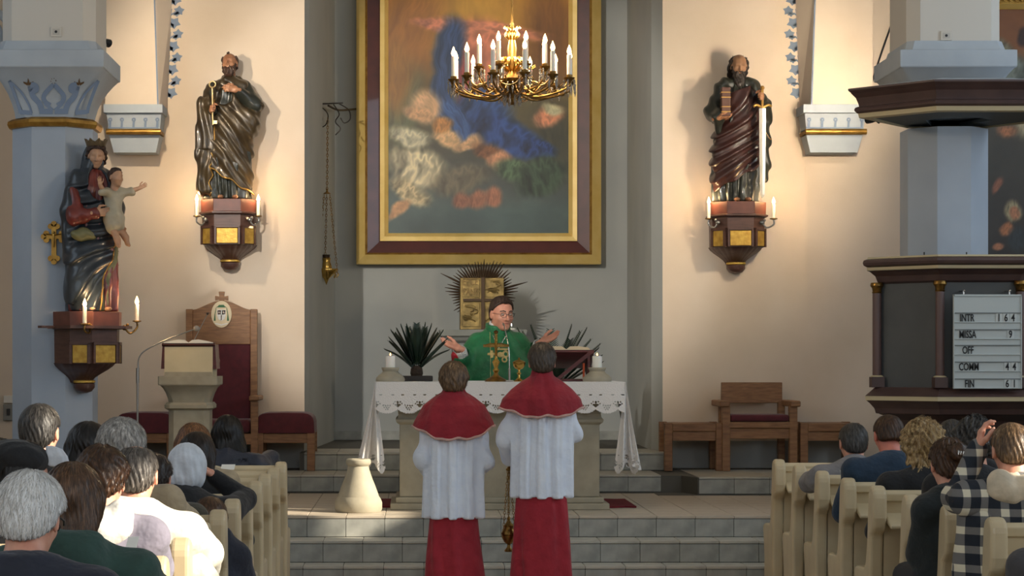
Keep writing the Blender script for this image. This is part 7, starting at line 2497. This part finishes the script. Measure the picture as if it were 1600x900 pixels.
def server(label, px, py, D, zneck, zcape, zside, zhem, s, hair, hairkind, hkw, fw, ear=True, elbow=None):
    p = at(px, py, D)
    root = thing('person', label, 'person', (p.x, D, 0))
    hz = p.z - .132 * s
    hc = Vector((0, .03, hz))
    zsh = zneck - .07

    def body(P):
        q = frame(P, hc, 0, .10, 0, s)
        d = smin(head_d(q), neck_d(q, .050), .025) * s
        d = U(.05, d, cap(P, (-.12, 0, zsh - .12), (.12, 0, zsh - .12), .05, .05), ell(P, (0, .0, zsh - .22), (.12, .08, .22)), ell(P, (0, 0, zhem + .18), (.13, .10, .2)))
        for sx in (-.08, .08):
            d = U(.03, d, cap(P, (sx, 0, zhem + .1), (sx, .01, .46), .075, .055), cap(P, (sx, .01, .46), (sx, 0, .09), .052, .036))
        return d
    surface('body', body, (-.24, -.17, .05), (.24, .20, p.z + .02), .0085, SKIN, root)
    W = fw
    capep = [(zcape - .06, 0, .0, W, W * .66), (zcape + .05, 0, 0, W * .985, W * .65), (zcape + .12, 0, 0, W * .90, W * .60), (zneck - .09, 0, 0, W * .70, W * .50), (zneck - .04, 0, .0, W * .47, W * .38), (zneck - .005, 0, .005, W * .27, W * .27), (zneck + .035, 0, .01, .062 * s, .062 * s)]

    def hem(P):
        x, y, z = P
        return zcape + (zside - zcape) * np.clip(np.abs(x) / W, 0, 1) ** 2 + .007 * np.sin(x * 28 + 1) + .004 * np.sin(x * 60) - z

    def cape(P):
        d = robe(P, capep, 5, .005, px * .3, 0)
        return np.maximum(d, hem(P))
    surface('cape', cape, (-W - .04, -.25, zcape - .03), (W + .04, .25, zneck + .04), .0075, C_CAPE, root)
    surface('cape_braid', lambda P: band(cape(P), hem(P) + .008, .008, .005), (-W - .05, -.26, zcape - .04), (W + .05, .26, zside + .06), .006, C_BRAID, root)
    sp = [(zhem, 0, 0, .186, .148), (zhem + .25, 0, 0, .18, .14), (zcape, 0, 0, .185, .135), (zcape + .15, 0, 0, .175, .12)]

    def surplice(P):
        x, y, z = P
        d = robe(P, sp, 1, .0, 0, 0, fade=False)
        th = np.arctan2(x, -y)
        k = th * 4.2 + .35 * np.sin(z * 3 + px)
        fl = np.abs(((k / PI) % 1.0) - .5) * 2
        d = d - .0115 * np.clip((fl - .5) * 8, -1, 1) - .002 * np.sin(th * 17 + z * 6) - .0015 * np.sin(th * 31 + 3 * z + 2 * np.sin(z * 9))
        for sg, (e, wr) in ((-1, elbow[0]), (1, elbow[1])):
            sl = U(.03, cap(P, (sg * .135, .0, zsh - .08), e, .055, .066), cap(P, e, wr, .068, .070))
            sl = sl - .007 * np.sin(z * 34 + x * 30 + y * 20)
            d = np.minimum(d, sl)
        return np.maximum(np.maximum(d, zhem - z), z - (zcape + .16))
    surface('surplice', surplice, (-.42, -.22, zhem - .01), (.42, .40, zcape + .18), .0085, C_SURP, root)
    cp = [(.02, 0, 0, .215, .165), (.3, 0, 0, .19, .145), (zhem, 0, 0, .158, .118), (zhem + .12, 0, 0, .14, .10)]
    surface('cassock', lambda P: robe(P, cp, 5, .008, px * .7, 0), (-.27, -.22, .01), (.27, .22, zhem + .14), .0095, C_CASS, root)
    for sx in (-.09, .09):
        MB().loft([[(sx + a * k, -.09 + yy, z) for a, yy in ((-.04, 0), (-.045, .1), (-.046, .19), (-.025, .26), (.025, .26), (.046, .19), (.045, .1), (.04, 0))] for z, k in ((0.0, 1), (.04, 1), (.07, .7))]).build('shoe', M_BLACK, root, local=True, smooth=50)
    for left, (e, wr) in ((True, elbow[0]), (False, elbow[1])):
        f = (Vector(wr) - Vector(e)).normalized()
        put_hand(root, 'grip' if left else 'relaxed', aim(Vector(wr) + f * .05, f, (1 if left else -1, 0, -.2)), SKIN, left=left, s=.95 * s)
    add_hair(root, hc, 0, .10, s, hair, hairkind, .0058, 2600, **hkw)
    return root


server('shorter of two people in crimson cape and white surplice, standing with back turned', 709, 566, 13.2, 1.40, 1.085, 1.17, .58, .97, H_LIGHT, 'short', dict(t=.022, hairline=.06, nape=-.075, f=34, a=.002), .274,
       elbow=[((-.190, .02, .95), (-.12, .20, .86)), ((.190, .02, .95), (.12, .20, .86))])
server('taller of two people in crimson cape and white surplice, standing with back turned', 847, 534, 13.0, 1.505, 1.235, 1.29, .725, 1.0, H_DBROWN if False else hair_mat('ash_brown', (104, 90, 76), (58, 48, 40)), 'short', dict(t=.012, hairline=.055, nape=-.075, f=50, a=.001), .275,
       elbow=[((-.225, .05, 1.10), (-.19, .20, .98)), ((.190, .04, 1.14), (.12, .22, 1.10))])

# thurible hanging from the taller server's hand
D = 13.24
c = at(795, 862, D)
t = thing('thurible', 'small brass thurible hanging on chains between the two people in crimson capes', 'censer', c)
x, y = c.x, c.y
zz = lambda py: at(0, py, D).z
L_ = lambda pr, nm, m: MB().lathe((x, y, 0), [(r, zz(z)) for r, z in pr], 18).build(nm, m, t, smooth=40)
L_([(.026, 862), (.030, 860), (.012, 855), (.010, 851), (.03, 847), (.045, 840), (.048, 836), (.044, 835)], 'bowl', M_OLDBRASS)
L_([(.049, 835), (.05, 833), (.038, 828), (.03, 824), (.033, 821), (.018, 817), (.008, 812), (.012, 810), (.003, 806)], 'lid', M_OLDBRASS)
for k in range(3):
    b = 2 * PI * k / 3 + .4
    mb = MB(); chain(mb, (x + .045 * math.cos(b), y + .045 * math.sin(b), zz(836)), (x + .008 * math.cos(b), y + .008 * math.sin(b), zz(735)), 22, .0022); mb.build('chain', M_OLDBRASS, t, smooth=60)
mb = MB(); chain(mb, (x, y, zz(806)), (x, y, zz(730)), 16, .002); mb.build('lid_chain', M_OLDBRASS, t, smooth=60)
L_([(.003, 737), (.018, 735), (.02, 733), (.005, 729)], 'chain_plate', M_OLDBRASS)

# ================================================================== the priest behind the altar (local: facing -y)
C_CHAS = cm('green_chasuble', (26, 112, 66), rough=.55, c2=(18, 94, 54))
C_GOLDT = mat('gold_embroidery', (212, 190, 130), .45, metal=.3, c2=(186, 160, 96), scale=60)
C_REDL = cm('red_lining', (176, 26, 44), rough=.6)
PR = thing('person', 'person in green vestment with glasses and raised open hands behind the altar', 'person', (at(778, 0, 16.85).x, 16.85, .466))
ph = Vector((.03, -.06, 1.512))
PYAW, PPIT, PS = R(203), .16, 1.12


P_SKIN = mat('priest_skin', (218, 158, 132), .5, c2=(204, 138, 114), scale=18, sss=.1)


def pbody(P):
    q = frame(P, ph, PYAW, PPIT, 0, PS)
    d = smin(head_d(q, 1.15, 1.08), neck_d(q, .058), .03) * PS
    d = U(.05, d, cap(P, (-.14, .02, 1.25), (.14, .02, 1.25), .05, .05), ell(P, (0, .02, 1.08), (.16, .11, .26)), ell(P, (0, .02, .88), (.16, .13, .16)))
    for sx in (-.09, .09):
        d = U(.03, d, cap(P, (sx, .02, .85), (sx, .0, .46), .085, .06), cap(P, (sx, 0, .46), (sx, .02, .09), .058, .04))
    for sg, e, wr in ((-1, (-.30, -.04, 1.06), (-.325, -.20, 1.225)), (1, (.29, -.04, 1.10), (.345, -.20, 1.275))):
        d = smin(d, U(.02, cap(P, (sg * .15, .02, 1.25), e, .050, .042), cap(P, e, wr, .040, .028)), .03)
    return d


surface('body', pbody, (-.40, -.28, .04), (.42, .20, 1.72), .0085, P_SKIN, PR)
eye_meshes(PR, hframe(ph, PYAW, PPIT), PS)
Mp = hframe(ph, PYAW, PPIT) @ Matrix.Scale(PS, 4)
br = MB()
for sx in (-1, 1):
    br.tube([Mp @ Vector((sx * .012, .090, .030)), Mp @ Vector((sx * .030, .086, .037)), Mp @ Vector((sx * .050, .070, .030))], lambda u: .0045, 6)
br.build('eyebrow', H_DBROWN, PR, local=True, smooth=60)
MB().tube([Mp @ Vector((-.021, .086, -.0575)), Mp @ Vector((0, .0955, -.0565)), Mp @ Vector((.021, .086, -.0575))], .0022, 6).build('mouth', mat('lip_shadow_skin', (140, 64, 58), .6), PR, local=True, smooth=60)
gl = MB()
for sx in (-.033, .033):
    gl.tube([Mp @ Vector((sx + .023 * math.cos(a), .104 - abs(sx + .023 * math.cos(a)) * .18, .008 + .016 * math.sin(a))) for a in np.linspace(0, 2 * PI, 17)], .0016, 5)
gl.tube([Mp @ Vector((-.011, .104, .012)), Mp @ Vector((.011, .104, .012))], .0016, 5)
for sx in (-1, 1):
    gl.tube([Mp @ Vector((sx * .056, .094, .012)), Mp @ Vector((sx * .078, .06, .014)), Mp @ Vector((sx * .082, -.01, .008))], .0016, 5)
gl.build('glasses', M_BLACK, PR, local=True)
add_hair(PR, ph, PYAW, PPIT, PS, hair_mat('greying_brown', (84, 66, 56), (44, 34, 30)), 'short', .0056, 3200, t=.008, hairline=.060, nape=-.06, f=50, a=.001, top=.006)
HL = (aim((-.328, -.205, 1.232), (-.86, -.25, .36), (.25, -.55, .8)), aim((.348, -.205, 1.28), (.84, -.25, .42), (-.25, -.55, .8)))
put_hand(PR, 'open', HL[0], P_SKIN, left=False, s=1.05)
put_hand(PR, 'open', HL[1], P_SKIN, left=True, s=1.05)
chp = [(.42, 0, 0, .33, .22), (.8, 0, 0, .345, .225), (1.0, 0, 0, .345, .22), (1.12, 0, 0, .325, .205), (1.22, 0, .01, .285, .18), (1.29, 0, .015, .23, .155), (1.34, .0, .02, .165, .125), (1.38, .0, .02, .115, .105), (1.415, .0, .02, .09, .092)]


def chas_base(P):
    x, y, z = P
    d = robe(P, chp, 6, .008, 1.0, 0, fade=False)
    for sg, e, wr in ((-1, (-.29, -.03, 1.08), (-.30, -.15, 1.165)), (1, (.285, -.03, 1.12), (.315, -.15, 1.215))):
        d = smin(d, U(.04, cap(P, (sg * .17, .02, 1.29), e, .075, .085), cap(P, e, wr, .085, .082)), .05)
        d = smin(d, cap(P, (sg * .285, -.06, 1.08), (sg * .27, -.06, .72), .075, .06), .06)
    d = d - .007 * np.sin(np.abs(x) * 26 + z * 9 + 2 * np.sin(z * 6)) * np.clip((1.3 - z) * 4, 0, 1)
    return d


def chas(P):
    d = chas_base(P)
    q = frame(P, ph, PYAW, PPIT, 0, PS)
    for wr, dr in (((-.30, -.15, 1.165), (-.16, -.4, .5)), ((.315, -.15, 1.215), (.16, -.4, .5))):
        e = Vector(wr) + Vector(dr) * .3
        d = smax(d, -cap(P, Vector(wr) + Vector(dr) * .04, e, .068, .075), .01)
    d = smax(d, -cap(P, (.0, -.01, 1.37), (.005, -.03, 1.5), .072, .10), .012)
    return d


surface('chasuble', chas, (-.45, -.30, .42), (.45, .26, 1.46), .0085, C_CHAS, PR)


def b2(x, z, cx_, cz_, hx_, hz_):
    return np.maximum(np.abs(x - cx_) - hx_, np.abs(z - cz_) - hz_)


def emblem(P):
    x, y, z = P
    x = x - .0
    e = b2(x, z, -.055, 1.185, .038, .011)
    e = np.minimum(e, b2(x, z, -.055, 1.185, .010, .03))
    e = np.minimum(e, b2(x, z, .03, 1.225, .05, .009))
    e = np.minimum(e, np.abs(np.sqrt((x - .055) ** 2 + (z - 1.185) ** 2) - .022) - .008)
    e = np.minimum(e, np.sqrt((x - .012) ** 2 + (z - 1.18) ** 2) - .024)
    e = np.minimum(e, np.abs(np.sqrt((x - .045) ** 2 + (z - 1.14) ** 2) - .018) - .007)
    e = np.minimum(e, b2(x, z, -.068, 1.15, .003, .26))
    return np.maximum(np.maximum(chas_base(P) - .004, e), y + .02)


surface('embroidery', emblem, (-.11, -.30, .86), (.11, -.05, 1.44), .0058, C_GOLDT, PR)
surface('neck_band', lambda P: np.maximum(np.abs(np.sqrt((P[0] - .0) ** 2 / 1.15 + (P[1] + .012) ** 2) - .083) - .013, np.abs(P[2] - 1.405 - P[1] * .25) - .034), (-.13, -.14, 1.33), (.13, .12, 1.48), .006, C_CHAS, PR)
surface('amice', lambda P: np.maximum(np.abs(np.sqrt((P[0] - .005) ** 2 + (P[1] + .008) ** 2) - .069) - .009, np.abs(P[2] - 1.42 - P[1] * .35) - .032) - .002 * np.sin(P[0] * 90), (-.12, -.12, 1.33), (.12, .12, 1.50), .0055, C_WHITE, PR)
for sg, wr, dr in ((-1, (-.30, -.15, 1.165), (-.16, -.4, .5)), (1, (.315, -.15, 1.215), (.16, -.4, .5))):
    a, b = Vector(wr), Vector(wr) + Vector(dr) * .09
    surface('alb_cuff', lambda P, a=a, b=b: np.maximum(cap(P, a, b, .056, .054), -cap(P, a, b + (b - a) * 3, .046, .046)) , (-.5, -.32, 1.0), (.5, .05, 1.4), .0075, C_WHITE, PR)
    mbx = MB()
    surface('red_sleeve', lambda P, a=a, b=b, sg=sg: np.maximum(U(.02, cap(P, a + Vector((sg * .045, -.0, -.06)), a + Vector((sg * .05, -.03, .015)), .045, .035)), -cap(P, a, b + (b - a) * 3, .05, .05)) - .004 * np.sin(P[2] * 60), (-.5, -.32, .98), (.5, .05, 1.3), .0075, C_REDL, PR)
mb = MB(); chain(mb, (-.05, -.185, 1.34), (.0, -.222, 1.235), 12, .002); chain(mb, (.06, -.185, 1.34), (.0, -.222, 1.235), 12, .002)
mb.build('pectoral_chain', M_SILVER, PR, local=True)
for sx in (-.09, .09):
    MB().loft([[(sx + a * k, .09 - yy, z) for a, yy in ((-.04, 0), (-.045, .1), (-.046, .19), (-.025, .26), (.025, .26), (.046, .19), (.045, .1), (.04, 0))] for z, k in ((0.0, 1), (.04, 1), (.07, .7))]).build('shoe', M_BLACK, PR, local=True, smooth=50)
